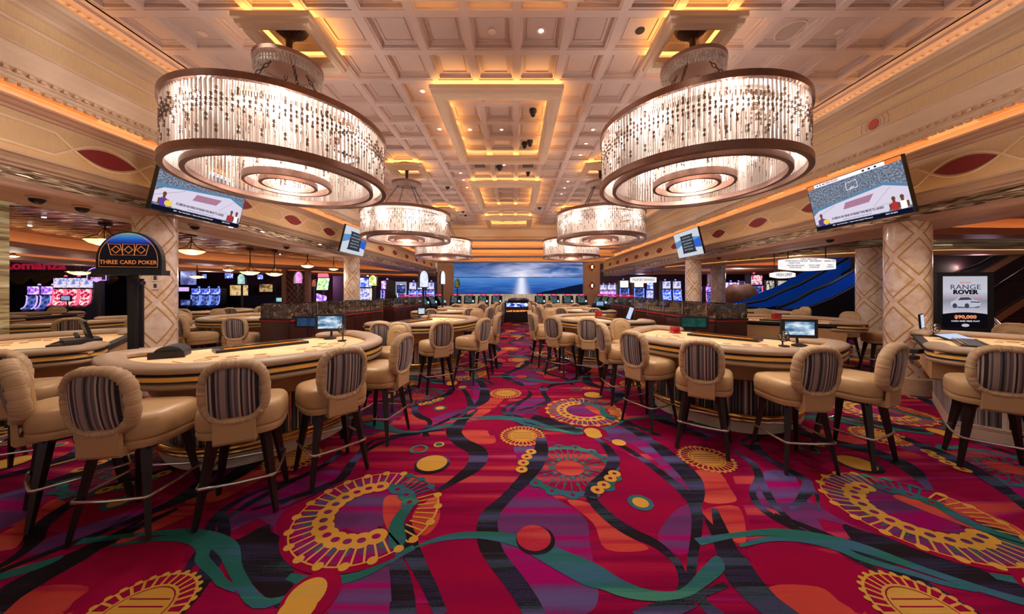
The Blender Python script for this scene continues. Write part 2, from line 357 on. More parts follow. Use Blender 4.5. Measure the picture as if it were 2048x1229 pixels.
for right in (False, True):
    mb = MB()
    for mi, pts in SEG:
        P = [(sx(x, right), CAMZ + hz(h, right)) for x, h in pts]
        mb.loft([[(x, YW0, z) for x, z in P], [(x, YW1, z) for x, z in P]], False, mi=mi)
    mb.build('wall_' + ('right' if right else 'left') + '_cornice', MS, kind='structure', smooth=False)
    # dentils of the crown
    mb = MB(); y = 0.0
    while y < 15:
        X = sx(-4.965, right); mb.box(X - .014, X + .014, y, y + .035, CAMZ + 2.178, CAMZ + 2.21)
        X = sx(-5.06, right); mb.box(X - .02, X + .02, y, y + .05, CAMZ + 2.095, CAMZ + 2.125)
        X = sx(-4.90, right); mb.box(X - .02, X + .02, y, y + .05, CAMZ + 3.13, CAMZ + 3.165)
        y += .085
    mb.build('trim_dentils', M_mould, kind='structure')
    # cove strips: above frieze moulding, above upper crown, below frieze
    mb = MB()
    X = sx(-5.42, right); mb.box(X - .02, X + .02, YW0, YW1, CAMZ + hz(2.052, right), CAMZ + hz(2.066, right))
    X = sx(-4.82, right); mb.box(X - .02, X + .02, YW0, 15.2, CAMZ + 2.932, CAMZ + 2.945)
    mb.build('trim_cove_light', emis('cove_wall_strip' + ('_right' if right else ''), (1.0, .56, .24, 1), 10), kind='structure')
    mb = MB()
    X = sx(-5.31, right); mb.box(X - .012, X + .012, YW0, YW1, CAMZ + hz(1.48, right), CAMZ + hz(1.488, right))
    mb.build('trim_cove_light', emis('frieze_strip' + ('_right' if right else ''), (1.0, .55, .2, 1), 3), kind='structure')
    mb = MB(); y = .2
    while y < 21:
        xa, xb2 = sx(-5.54, right), sx(-5.12, right)
        mb.prism([(xa, y), (xb2, y + .22), (xb2, y + .80), (xa, y + 1.02)], 'z', CAMZ + hz(2.25, right), CAMZ + hz(2.33, right)); y += 1.54
    mb.build('trim_cove_brackets', mat('bracket_wood', rgb(196, 146, 104), .5), kind='structure')
    # upper panel mould lines and red lens inlays with raised tracery
    XF = sx(-5.395, right); sgn = -1 if right else 1
    zf0, zf1 = CAMZ + hz(1.53, right), CAMZ + hz(1.93, right); zm = (zf0 + zf1) / 2
    if not right: ys = [4.31, 6.36, 7.9, 9.44, 11.3, 13.1, 14.6, 16.2, 17.8, 19.3, 20.9]; ys = [.9, 2.6] + ys
    else: ys = [.9, 2.6, 4.33, 6.47, 8.0, 9.55, 11.0, 12.15, 13.45, 14.75, 16.0, 17.4, 18.9, 20.4]
    for k, yc in enumerate(ys):
        mb = MB(); n = 14; a = .305; b = .105
        top = [(yc + a * (2 * i / n - 1), zm + b * (1 - (2 * i / n - 1) ** 2) + .0) for i in range(n + 1)]
        bot = [(yc + a * (2 * i / n - 1), zm - b * (1 - (2 * i / n - 1) ** 2)) for i in range(n, -1, -1)][1:-1]
        x = XF + .006 * sgn
        ring = [(x, u, v) for u, v in top + bot]
        mb.loft([ring, [(XF - .002 * sgn, u, v) for _, u, v in ring]], True, True, False)
        mb.build('trim_red_inlay', M_red, kind='structure')
    mb = MB(); xx = XF + .004 * sgn
    for k, yc in enumerate(ys):
        for s_ in (1, -1):
            a = .345; b = .14
            mb.tube([(xx, yc + a * (i / 8 - 1), zm + s_ * b * (1 - (i / 8 - 1) ** 2)) for i in range(17)], .015, 6)
        if k + 1 < len(ys):
            ya, yb_ = yc + .345, ys[k + 1] - .345; d = min(.16, (yb_ - ya) / 3)
            for s_ in (1, -1):
                mb.tube([(xx, ya, zm), (xx, ya + d, zm + s_ * .13), (xx, yb_ - d, zm + s_ * .13), (xx, yb_, zm)], .015, 6)
    mb.build('trim_tracery', mat('tracery_cream', rgb(240, 222, 196), .5), kind='structure', smooth=True)
# round red boss with rings on the right upper panel
mb = MB(); xb = sx(-4.93, True) - .006
yb0 = 650 * abs(xb) / (1748 - VX); zb0 = CAMZ + (VY - 249) * yb0 / 650
for r_, t_ in ((.085, .010), (.125, .012), (.19, .008)):
    if r_ < .15: mb.tube([(xb, yb0 + r_ * cos(k * PI / 12), zb0 + r_ * sin(k * PI / 12)) for k in range(24)], t_, 6, closed=True)
    else:
        for s_ in (1, -1): mb.tube([(xb, yb0 + s_ * r_ * cos(k * PI / 24 * .6), zb0 + r_ * sin(k * PI / 24 * .6)) for k in range(-8, 9)], t_, 6)
mb.build('trim_boss_rings', M_mould, kind='structure', smooth=True)
mb = MB(); mb.lathe([(0.001, 0), (.075, .002), (.075, .012), (.06, .02), (.001, .024)], 24); mb.xf(Matrix.Translation((xb, yb0, zb0)) @ Matrix.Rotation(-PI / 2, 4, 'Y'))
mb.build('trim_red_boss', mat('coral_boss', rgb(190, 84, 66), .5), kind='structure')

# ---- end wall: stepped soffits, mural, onyx dado
STP = [  # (y, z) visible from below
 (15.4, 3.20), (15.42, 3.14), (15.30, 3.12), (15.30, 2.98), (15.5, 2.95), (15.55, 2.62), (15.50, 2.60), (15.44, 2.55), (15.40, 2.52), (15.40, 2.47), (15.5, 2.46),
 (17.0, 2.80), (17.0, 2.40), (16.95, 2.38), (16.9, 2.33), (16.9, 2.27), (17.0, 2.26), (18.5, 2.55), (18.5, 2.20), (18.4, 2.16), (18.35, 2.08), (18.35, 2.0), (18.45, 1.98),
 (20.3, 2.3), (20.3, 1.97), (20.2, 1.93), (20.2, 1.86), (20.3, 1.85), (22.0, 1.95), (22.0, 1.9)]
mb = MB(); mb.loft([[(x, y, CAMZ + h) for y, h in STP] for x in (sx(-5.06, 0), sx(-5.06, 1))], False)
mb.build('wall_back_steps', mat('end_cream', rgb(232, 200, 160), .6), kind='structure')
for (yy, hh, n_) in ((15.9, 2.50, 0), (17.5, 2.30, 1), (19.0, 2.02, 2), (20.9, 1.88, 3)):
    mb = MB(); mb.box(-4.9, 5.3, yy - .03, yy + .03, CAMZ + hh, CAMZ + hh + .015)
    mb.build('trim_cove_light', emis('end_cove_strip%d' % n_, (1, .58, .24, 1), 40), kind='structure')
# ledges carrying these strips
mb = MB()
for (ya, yb_, hh) in ((15.42, 16.1, 2.485), (16.92, 17.7, 2.285), (18.37, 19.2, 2.005), (20.2, 21.1, 1.865)):
    mb.box(-5.06, 5.6, ya, yb_, CAMZ + hh - .02, CAMZ + hh)
mb.build('trim_end_ledges', M_mould, kind='structure')
# mural image: sea at dusk with sun glitter (procedural, lit screen)
def mural_mat():
    m = bpy.data.materials.new('sea_mural'); m.use_nodes = True; N = m.node_tree.nodes; L = m.node_tree.links; N.clear()
    out = N.new('ShaderNodeOutputMaterial'); em = N.new('ShaderNodeEmission'); L.new(em.outputs[0], out.inputs[0]); em.inputs[1].default_value = 1.05
    tc = N.new('ShaderNodeTexCoord'); sp = N.new('ShaderNodeSeparateXYZ'); L.new(tc.outputs['Object'], sp.inputs[0])
    def math_(op, a, b=None, c=None, cl=False):
        n = N.new('ShaderNodeMath'); n.operation = op; n.use_clamp = cl
        for k, v in enumerate((a, b, c)):
            if v is None: continue
            if isinstance(v, (int, float)): n.inputs[k].default_value = v
            else: L.new(v, n.inputs[k])
        return n.outputs[0]
    def ramp(fac, stops):
        r = N.new('ShaderNodeValToRGB'); cr = r.color_ramp
        while len(cr.elements) < len(stops): cr.elements.new(.5)
        for el, (p, c) in zip(cr.elements, stops): el.position = p; el.color = c
        L.new(fac, r.inputs[0]); return r.outputs[0]
    def mix(f, a, b, mode='MIX'):
        n = N.new('ShaderNodeMixRGB'); n.blend_type = mode
        for k, v in ((0, f), (1, a), (2, b)):
            if isinstance(v, (int, float)): n.inputs[k].default_value = v
            elif isinstance(v, tuple): n.inputs[k].default_value = v
            else: L.new(v, n.inputs[k])
        return n.outputs[0]
    x, z = sp.outputs[0], sp.outputs[2]           # object coords, metres from the mural centre
    def noise(sx_, sz_, sc, det=5, dist=0.0):
        mp = N.new('ShaderNodeMapping'); mp.inputs['Scale'].default_value = (sx_, 1, sz_); L.new(tc.outputs['Object'], mp.inputs[0])
        t = N.new('ShaderNodeTexNoise'); t.inputs['Scale'].default_value = sc; t.inputs['Detail'].default_value = det; t.inputs['Distortion'].default_value = dist
        L.new(mp.outputs[0], t.inputs['Vector']); return t.outputs['Fac']
    hz_ = 0.02
    # sky
    dx = math_('MULTIPLY', math_('SUBTRACT', x, .15), .5); dz = math_('SUBTRACT', z, .05)
    r2 = math_('ADD', math_('MULTIPLY', dx, dx), math_('MULTIPLY', dz, dz))
    glow = math_('POWER', 2.718, math_('MULTIPLY', r2, -2.2))
    sky = ramp(math_('MULTIPLY_ADD', z, .9, 0.0, True), [(0, rgb(70, 120, 185)), (1, rgb(22, 50, 110))])
    cl = ramp(noise(.5, 2.2, 1.3, 6, .6), [(.38, (0, 0, 0, 1)), (.60, (1, 1, 1, 1))])
    right = math_('MULTIPLY_ADD', x, .22, .55, True)
    sky = mix(math_('MULTIPLY', cl, math_('MULTIPLY_ADD', right, .7, .2)), sky, rgb(168, 178, 226))
    sky = mix(math_('MULTIPLY', ramp(noise(.35, 3.0, 1.0, 5, .3), [(.5, (0, 0, 0, 1)), (.62, (1, 1, 1, 1))]), math_('MULTIPLY', right, .75)), sky, rgb(58, 74, 125))
    sky = mix(math_('MULTIPLY', glow, math_('MULTIPLY_ADD', cl, .4, .62)), sky, rgb(244, 240, 255))
    # sea
    sea = ramp(math_('MULTIPLY_ADD', z, .9, 1.0, True), [(0, rgb(18, 52, 125)), (.55, rgb(45, 95, 175)), (1, rgb(88, 138, 205))])
    sea = mix(math_('MULTIPLY', ramp(noise(.4, 8, 1.5, 4, .2), [(.45, (0, 0, 0, 1)), (.7, (1, 1, 1, 1))]), .35), sea, rgb(100, 150, 215))
    gx = math_('DIVIDE', math_('SUBTRACT', x, .22), math_('MULTIPLY_ADD', z, -.18, .22))
    gl = math_('POWER', 2.718, math_('MULTIPLY', math_('MULTIPLY', gx, gx), -1.0))
    sea = mix(math_('MULTIPLY', gl, .92), sea, rgb(235, 238, 255))
    issea = math_('LESS_THAN', z, hz_)
    c = mix(issea, sky, sea)
    # far shore line and near hill lower right
    shore = math_('LESS_THAN', math_('ABSOLUTE', math_('SUBTRACT', z, hz_ + .02)), math_('MULTIPLY', noise(1, 1, 1.2, 4), .06))
    c = mix(math_('MULTIPLY', shore, .8), c, rgb(30, 50, 100))
    hill = math_('SUBTRACT', math_('MULTIPLY_ADD', math_('MAXIMUM', math_('SUBTRACT', x, 1.4), 0), .21, -1.06), z)
    hill = math_('ADD', hill, math_('MULTIPLY', noise(1, 1, 2, 5), .12))
    hm = math_('MULTIPLY', math_('GREATER_THAN', hill, 0), math_('GREATER_THAN', x, 1.2))
    c = mix(hm, c, rgb(14, 22, 48))
    L.new(c, em.inputs[0]); return m
YM = 22.0
mx0, mx1 = (908.6 - VX) * YM / F, (1164.7 - VX) * YM / F; mz0, mz1 = CAMZ - 5.5 * YM / F, CAMZ + 58.5 * YM / F
mb = MB(); hw = (mx1 - mx0) / 2; hh = (mz1 - mz0) / 2
mb.box(-hw, hw, 0, .08, -hh, hh)
mu = mb.build('wall_screen', mural_mat()); mu.location = ((mx0 + mx1) / 2, YM - .1, (mz0 + mz1) / 2)
mu.name = 'video_wall'
tag(mu, 'wide lit screen showing a blue sea with sun glitter on the end wall', 'screen')
M_onyx = None
def onyx(name, c1, c2, c3, vert=True, e=0.0):
    m, N, L, B = newmat(name); tc = N.new('ShaderNodeTexCoord'); mp = N.new('ShaderNodeMapping')
    mp.inputs['Scale'].default_value = (3.5, 1, .25) if vert else (.8, .8, 6.5)
    L.new(tc.outputs['Object'], mp.inputs[0]); t = N.new('ShaderNodeTexNoise'); t.inputs['Scale'].default_value = 2.2; t.inputs['Detail'].default_value = 6; t.inputs['Distortion'].default_value = .8
    L.new(mp.outputs[0], t.inputs['Vector']); r = N.new('ShaderNodeValToRGB'); cr = r.color_ramp; cr.elements.new(.5)
    for el, (p, c) in zip(cr.elements, ((.32, c1), (.5, c2), (.66, c3))): el.position = p; el.color = c
    L.new(t.outputs['Fac'], r.inputs[0]); L.new(r.outputs[0], B.inputs['Base Color']); B.inputs['Roughness'].default_value = .2
    if e: L.new(r.outputs[0], B.inputs['Emission Color']); B.inputs['Emission Strength'].default_value = e
    return m
M_onyx = onyx('onyx_dado', rgb(186, 160, 120), rgb(226, 210, 174), rgb(244, 236, 214), e=.35)  # self-glow added to the stone in place of light on the dado
mb = MB(); mb.box(-5.2, 6.2, YM - .02, YM + .2, 0, mz0 - .02)
mb.build('wall_back_dado', M_onyx, kind='structure')
mb = MB(); mb.box(-5.2, mx0 - .02, YM - .25, YM + .2, 0, 3.7); mb.box(mx1 + .02, (1198 - VX) * YM / F, YM - .25, YM + .2, 0, 3.7)
mb.box(-5.2, 6.2, YM, YM + .2, mz1 - .1, 4.2)
mb.build('wall_back', M_mould, kind='structure')
for k, (u, v) in enumerate(((1182, 535), (1182, 572))):
    t = thing('diamond_sconce', 'diamond wall sconce on the pier beside the sea screen, ' + ('the upper one' if k == 0 else 'the lower one'), 'sconce', ((u - VX) * YM / F, YM - .26, CAMZ + (VY - v) * YM / F))
    t.rotation_euler = (0, 0, 0)
    mb = MB(); mb.prism([(-.27, 0), (0, -.32), (.27, 0), (0, .32)], 'y', -.03, .01); mb.build('frame', mat('sconce_gold', rgb(200, 168, 128), .35, .5), t)
    mb = MB(); mb.prism([(-.21, 0), (0, -.25), (.21, 0), (0, .25)], 'y', -.05, -.03); mb.build('backplate', mat('sconce_red', rgb(130, 34, 18), .3, 0), t)
    mb = MB(); mb.sphere((0, -.09, 0), .06, 12, sc=(.8, .5, 2.0)); mb.build('bulb', emis('sconce_bulb', (1, .62, .25, 1), 12), t, smooth=True)

# ---- floor slab
mb = MB(); mb.box(-30, 24, -4, 34, -.1, -.012)
mb.build('floor', mat('floor_under', rgb(96, 18, 44), .9), kind='structure')

# ---- lower side ceilings, left
mb = MB()
mb.box(-30, -6.3, -4, 27, CAMZ + 1.45, CAMZ + 1.55)
mb.build('ceiling_left_low', M_dark, kind='structure')
# curved bulkhead far left zone with cove line
def bulk(name, pts, h0, h1, m, hl=None, depth=.6, strip_m=None, out=1):
    mb = MB(); n = len(pts)
    for i in range(n - 1):
        (xa, ya), (xb_, yb_) = pts[i], pts[i + 1]
        mb.quad((xa, ya, CAMZ + h0), (xb_, yb_, CAMZ + h0), (xb_, yb_, CAMZ + h1), (xa, ya, CAMZ + h1))
        mb.quad((xa, ya, CAMZ + h0), (xb_, yb_, CAMZ + h0), (xb_, yb_ + depth, CAMZ + h0), (xa, ya + depth, CAMZ + h0))
        mb.quad((xa, ya, CAMZ + h1), (xb_, yb_, CAMZ + h1), (xb_, yb_ + .25, CAMZ + h1), (xa, ya + .25, CAMZ + h1))
        mb.quad((xa, ya + depth, CAMZ + h0), (xb_, yb_ + depth, CAMZ + h0), (xb_, yb_ + depth, CAMZ + h1 + .6), (xa, ya + depth, CAMZ + h1 + .6))
    o = mb.build(name, m, kind='structure')
    if strip_m:
        mb = MB(); mb.tube([(x, y + .12, CAMZ + h1 + .012) for x, y in pts], .012, 6)
        mb.build('trim_cove_light', strip_m, kind='structure')
    return o
E_cove = emis('cove_gold', (1, .55, .22, 1), 15)
def cove_path(name, pts, h0, drop=.13, shelf=.32, deep=1.3, up=.42):
    """curved bulkhead: fascia, hidden light shelf, riser; the soffit runs away from the hall"""
    P = [Vector(p) for p in pts]; n = len(P); N_ = []
    for i in range(n):
        d = (P[min(i + 1, n - 1)] - P[max(i - 1, 0)]).normalized(); N_.append(Vector((-d.y, d.x)))
    def row(o, h): return [(P[i].x + N_[i].x * o, P[i].y + N_[i].y * o, CAMZ + h) for i in range(n)]
    mb = MB(); mb.loft([row(deep, h0), row(0, h0), row(0, h0 + drop), row(.02, h0 + drop), row(.02, h0 + drop - .04), row(shelf, h0 + drop - .04), row(shelf, h0 + drop + up)], False)
    mb.build(name, mat('bulkhead_paint', rgb(186, 138, 108), .5), kind='structure')
    mb = MB(); mb.tube([(P[i].x + N_[i].x * .1, P[i].y + N_[i].y * .1, CAMZ + h0 + drop - .025) for i in range(n)], .013, 6)
    mb.build('trim_cove_light', E_cove, kind='structure')
def crv(p, n=5):
    out = []
    for i in range(len(p) - 1):
        p0, p1, p2, p3 = (Vector(p[min(max(k, 0), len(p) - 1)]) for k in (i - 1, i, i + 1, i + 2))
        for j in range(n):
            t = j / n; out.append(tuple(.5 * ((2 * p1) + (-p0 + p2) * t + (2 * p0 - 5 * p1 + 4 * p2 - p3) * t * t + (-p0 + 3 * p1 - 3 * p2 + p3) * t ** 3)))
    out.append(p[-1]); return out
cove_path('ceiling_left_bulkhead', crv([(-9.8, 4.5), (-11.4, 7.2), (-12.1, 9.6), (-11.6, 11.5), (-10.6, 13.3), (-8.4, 16.0), (-6.3, 19.0)]), 1.02)
cove_path('ceiling_left_bulkhead_far', crv([(-12.8, 6.8), (-14.2, 9.4), (-14.6, 11.6), (-14.0, 14.2), (-11.5, 17.2), (-9.0, 19.5), (-6.4, 22.0)]), .90, deep=1.0, up=.5)
for k, (y0_, xa) in enumerate(((20.4, -8), (22.6, -8.5), (24.6, -9))):
    bulk('ceiling_left_coffer', [(xa, y0_), (-6.2, y0_)], 1.15, 1.3, M_soff, strip_m=E_cove, depth=1.0)
# walls outside
mb = MB(); mb.box(-28.2, -28, -4, 27, 0, 3.2); mb.build('wall_left', mat('dark_wall', rgb(92, 58, 56), .7), kind='structure')
mb = MB(); mb.box(-28, -12.0, 21.4, 21.6, 0, 3.2); mb.box(-12.2, -12.0, 21.6, 27, 0, 3.2); mb.box(-12.2, -4.4, 27, 27.2, 0, 3.2); mb.build('wall_left_rear', mat('rear_wall', rgb(110, 72, 88), .7), kind='structure')
mb = MB(); mb.box(18, 18.2, -4, 27, 0, 6); mb.build('wall_right', mat('dark_wall_b', rgb(84, 50, 50), .7), kind='structure')
mb = MB(); mb.box(5.6, 18, 26, 26.2, 0, 5); mb.build('wall_right_rear', mat('rear_wall_b', rgb(110, 72, 70), .7), kind='structure')

# ---- lower side ceilings, right: timber coves
mb = MB()
mb.box(6.9, 18, -4, 7.2, CAMZ + 1.5, CAMZ + 1.6); mb.box(6.9, 9.0, 7.2, 26, CAMZ + 1.5, CAMZ + 1.6)
mb.box(9.0, 18, 15, 26, CAMZ + 1.5, CAMZ + 1.6)
mb.build('ceiling_right_low', M_wood, kind='structure')
cove_path('ceiling_right_cove', [(6.95, 3.0), (8.4, 3.0), (10.2, 3.3), (18, 3.3)], 1.16, deep=.5, up=.24)
cove_path('ceiling_right_cove', [(6.95, 4.5), (8.8, 4.5), (10.6, 4.9), (18, 4.9)], 1.12, deep=.5, up=.26)
cove_path('ceiling_right_cove', [(6.95, 6.1), (9.5, 6.2), (12, 5.9), (18, 5.9)], 1.08, deep=.5, up=.30)
for k, y0_ in enumerate((10.0, 12.4, 15.2, 17.6, 20.4)):
    cove_path('ceiling_right_cove', [(6.95, y0_), (8.9, y0_)] if k < 2 else [(6.95, y0_), (11, y0_ + .2), (17.5, y0_)], 1.1, deep=.8, up=.26)
# mosaic bulkhead before the escalator void
arc = [(6.2, 13.5), (7.2, 10.8), (8.2, 9.0), (9.2, 8.2), (10.6, 7.9), (18, 7.9)]
bulk('ceiling_void_bulkhead', arc, .90, 1.0, M_soff, depth=.3)
arcb = [(x, y - .03) for x, y in arc]
bulk('ceiling_void_mosaic', arcb, 1.0, 1.16, M_band, depth=.3, strip_m=None)
mb = MB(); mb.tube([(x, y - .08, CAMZ + 1.0) for x, y in arc], .008, 6); mb.build('trim_gold_line', emis('gold_line', (1, .5, .15, 1), 1.2), kind='structure')

# ---- marble columns with gold diamond mosaic
def column_mat():
    m, N, L, B = newmat('marble_mosaic'); tc = N.new('ShaderNodeTexCoord'); sp = N.new('ShaderNodeSeparateXYZ'); L.new(tc.outputs['Object'], sp.inputs[0])
    def M_(op, a, b=None, cl=False):
        n = N.new('ShaderNodeMath'); n.operation = op; n.use_clamp = cl
        for k, v in enumerate((a, b)):
            if v is None: continue
            if isinstance(v, (int, float)): n.inputs[k].default_value = v
            else: L.new(v, n.inputs[k])
        return n.outputs[0]
    ang = M_('ARCTAN2', sp.outputs[1], sp.outputs[0])
    u = M_('MULTIPLY', ang, 3 / (2 * PI)); v = M_('MULTIPLY', sp.outputs[2], 1 / .69)
    def lines(s_, off):
        a = M_('ADD', M_('MULTIPLY', u, s_), v) if s_ != 1 else M_('ADD', u, v)
        fr = M_('FRACT', M_('ADD', a, off))
        return fr
    masks = []
    for s_ in (1, -1):
        fr = lines(s_, 10.0)
        d = M_('ABSOLUTE', M_('SUBTRACT', fr, .5))
        # pairs of lines at +-.135 around 0.5
        e = M_('ABSOLUTE', M_('SUBTRACT', d, .105))
        masks.append((M_('LESS_THAN', e, .028), fr, M_('LESS_THAN', d, .083)))
    # interlaced bands: the line of family A is interrupted inside band B on alternate crossings
    a, fa, ina = masks[0]; b, fb, inb = masks[1]
    ca = M_('MULTIPLY', a, M_('SUBTRACT', 1.0, inb)); cb = M_('MULTIPLY', b, M_('SUBTRACT', 1.0, ina))
    line = M_('MAXIMUM', ca, cb)
    # tesserae breaks
    w1 = M_('FRACT', M_('MULTIPLY', sp.outputs[2], 30)); brk = M_('GREATER_THAN', w1, .15)
    line = M_('MULTIPLY', line, M_('ADD', M_('MULTIPLY', brk, .6), .4))
    t = N.new('ShaderNodeTexNoise'); t.inputs['Scale'].default_value = 9; t.inputs['Detail'].default_value = 8; t.inputs['Distortion'].default_value = .5; L.new(tc.outputs['Object'], t.inputs['Vector'])
    r = N.new('ShaderNodeValToRGB'); cr = r.color_ramp; cr.elements.new(.5)
    for el, (p, c) in zip(cr.elements, ((.28, rgb(218, 186, 162)), (.5, rgb(240, 220, 202)), (.7, rgb(250, 238, 226)))): el.position = p; el.color = c
    L.new(t.outputs['Fac'], r.inputs[0])
    mx = N.new('ShaderNodeMixRGB'); L.new(line, mx.inputs[0]); L.new(r.outputs[0], mx.inputs[1]); mx.inputs[2].default_value = rgb(196, 146, 66)
    L.new(mx.outputs[0], B.inputs['Base Color']); B.inputs['Roughness'].default_value = .18; B.inputs['Coat Weight'].default_value = .3
    return m
M_col = column_mat(); M_marble = mat('plinth_marble', rgb(206, 178, 150), .25, noise=.12, nscale=7)
def column(x, y, r, htop, label, rz=0.0, group=None):
    t = thing('mosaic_column', label, 'column', (x, y, 0), rz)
    mb = MB(); mb.lathe([(r, .26), (r, htop)], 48); mb.build('shaft', M_col, t, smooth=True)
    mb = MB(); mb.lathe([(r + .035, 0), (r + .035, .235), (r + .02, .25), (r, .262)], 48); mb.build('base', M_marble, t, smooth=True)
    return t
column(-5.57, 5.04, .246, CAMZ + 1.14, 'marble column with gold diamonds behind the three card poker table', .35)
column(6.09, 5.05, .25, CAMZ + 1.06, 'marble column with gold diamonds in the foreground on the right, under the large television', .12)
column(-5.57, 11.1, .25, CAMZ + 1.14, 'marble column below the small tilted television on the left beam')
column(6.09, 11.1, .25, CAMZ + 1.06, 'marble column below the small tilted television on the right beam', .2)
column((1743 - VX) * 7.6 / F, 7.6, .27, CAMZ + 1.0, 'warm lit column between the escalator and the large right column', .3)
column((1436 - VX) * 13.6 / F, 13.6, .27, CAMZ + 1.1, 'column standing behind the right hand pit beside the brown boulder', .3)
column((1210 - VX) * 21.5 / F + 6.5, 20.5, .3, CAMZ + 1.1, 'distant column among the slot machines at the rear right', .3)
# onyx pier at the picture's left edge
mb = MB(); mb.box(-7.9, -7.0, 4.05, 4.5, .0, CAMZ + 1.45)
tag(mb.build('onyx_pier', onyx('onyx_block', rgb(110, 84, 52), rgb(196, 176, 120), rgb(236, 224, 184), False, .25)), 'square pier of banded cream onyx left of the poker tables', 'pier')
# wall plates on the near left column
for k, v in enumerate((556, 572)):
    ang = math.atan2(-5.04, 5.57); y_ = 5.04 - .246 * .72; x_ = -5.57 + .246 * .75
    t = thing('switch_plate', 'white switch plate on the near left column, ' + ('upper of two' if k == 0 else 'lower of two'), 'switch', (x_, y_, CAMZ + (VY - v) * 4.87 / F), -.7 + PI / 2)
    mb = MB(); mb.box(-.035, .035, -.008, .02, -.055, .055); mb.build('plate', mat('plate_white', rgb(225, 210, 195), .4), t)
    mb = MB(); mb.box(-.016, .016, -.014, -.008, -.03, .03); mb.build('rocker', mat('plate_dark', rgb(70, 60, 58), .4), t)
# ================================================================== chandeliers
M_bronze = mat('brushed_bronze', rgb(134, 104, 92), .36, .85, noise=.10, nscale=30)
M_bronzed = mat('dark_bronze', rgb(70, 50, 40), .45, .8)
def crystal_mat():
    m = bpy.data.materials.new('crystal_rods'); m.use_nodes = True; N = m.node_tree.nodes; L = m.node_tree.links; N.clear()
    o = N.new('ShaderNodeOutputMaterial'); tl = N.new('ShaderNodeBsdfTranslucent'); tl.inputs[0].default_value = (1, .93, .88, 1)
    tp = N.new('ShaderNodeBsdfTransparent'); tp.inputs[0].default_value = (1, .97, .95, 1); gl = N.new('ShaderNodeBsdfGlossy'); gl.inputs['Roughness'].default_value = .12
    df = N.new('ShaderNodeBsdfDiffuse'); df.inputs[0].default_value = (.9, .8, .74, 1)
    m1 = N.new('ShaderNodeMixShader'); m2 = N.new('ShaderNodeMixShader'); m3 = N.new('ShaderNodeMixShader')
    m1.inputs[0].default_value = .30; L.new(tl.outputs[0], m1.inputs[1]); L.new(df.outputs[0], m1.inputs[2])
    m2.inputs[0].default_value = .30; L.new(m1.outputs[0], m2.inputs[1]); L.new(tp.outputs[0], m2.inputs[2])
    fr = N.new('ShaderNodeFresnel'); fr.inputs[0].default_value = 1.5; L.new(fr.outputs[0], m3.inputs[0]); L.new(m2.outputs[0], m3.inputs[1]); L.new(gl.outputs[0], m3.inputs[2])
    L.new(m3.outputs[0], o.inputs[0]); return m
M_cry = crystal_mat()
M_bead = mat('smoked_beads', rgb(112, 84, 68), .3, .3)
M_bulb = emis('chandelier_bulb', (1, .80, .62, 1), 60)
RC = 1.09
def band(mb, r, z0, z1, th, n=72):
    """flat metal hoop of rectangular section"""
    rings = []
    for (rr, z) in ((r, z0), (r, z1), (r - th, z1), (r - th, z0)):
        rings.append([(rr * cos(2 * PI * j / n), rr * sin(2 * PI * j / n), z) for j in range(n)])
    mb.loft(rings, True, loop=True)
def curtain(r, z0, z1, n, seed, beads=True):
    rd = random.Random(seed); mb = MB()
    hgt = z1 - z0
    for i in range(n):
        a = 2 * PI * i / n; rr = r - .035 * (i % 3) / 2.0
        cx, cy = rr * cos(a), rr * sin(a)
        j = i // 3; w_ = .0066
        strand = beads and i % 3 == 0
        def rod(za, zb_):
            rot = a + PI / 4
            rings = [[(cx + w_ * cos(rot + k * PI / 2), cy + w_ * sin(rot + k * PI / 2), z) for k in range(4)] for z in (za, zb_)]
            mb.loft(rings, True, mi=0)
        if strand:
            # bead groups step down in a repeating zigzag
            gs = ((.20, .40, .80), (.30, .47), (.38, .62), (.30, .47))[j % 4]
            zt = z1
            for g in gs:
                zc = z1 - hgt * g; rod(zc + .036, zt)
                for zz in (zc + .022, zc - .022):
                    for dz in (-.007, .007): mb.box(cx - .010, cx + .010, cy - .010, cy + .010, zz + dz - .0026, zz + dz + .0026, 1)
                mb.box(cx - .003, cx + .003, cy - .003, cy + .003, zc - .036, zc + .036, 1)
                zt = zc - .036
            rod(z0, zt)
        else: rod(z0, z1)
    return mb
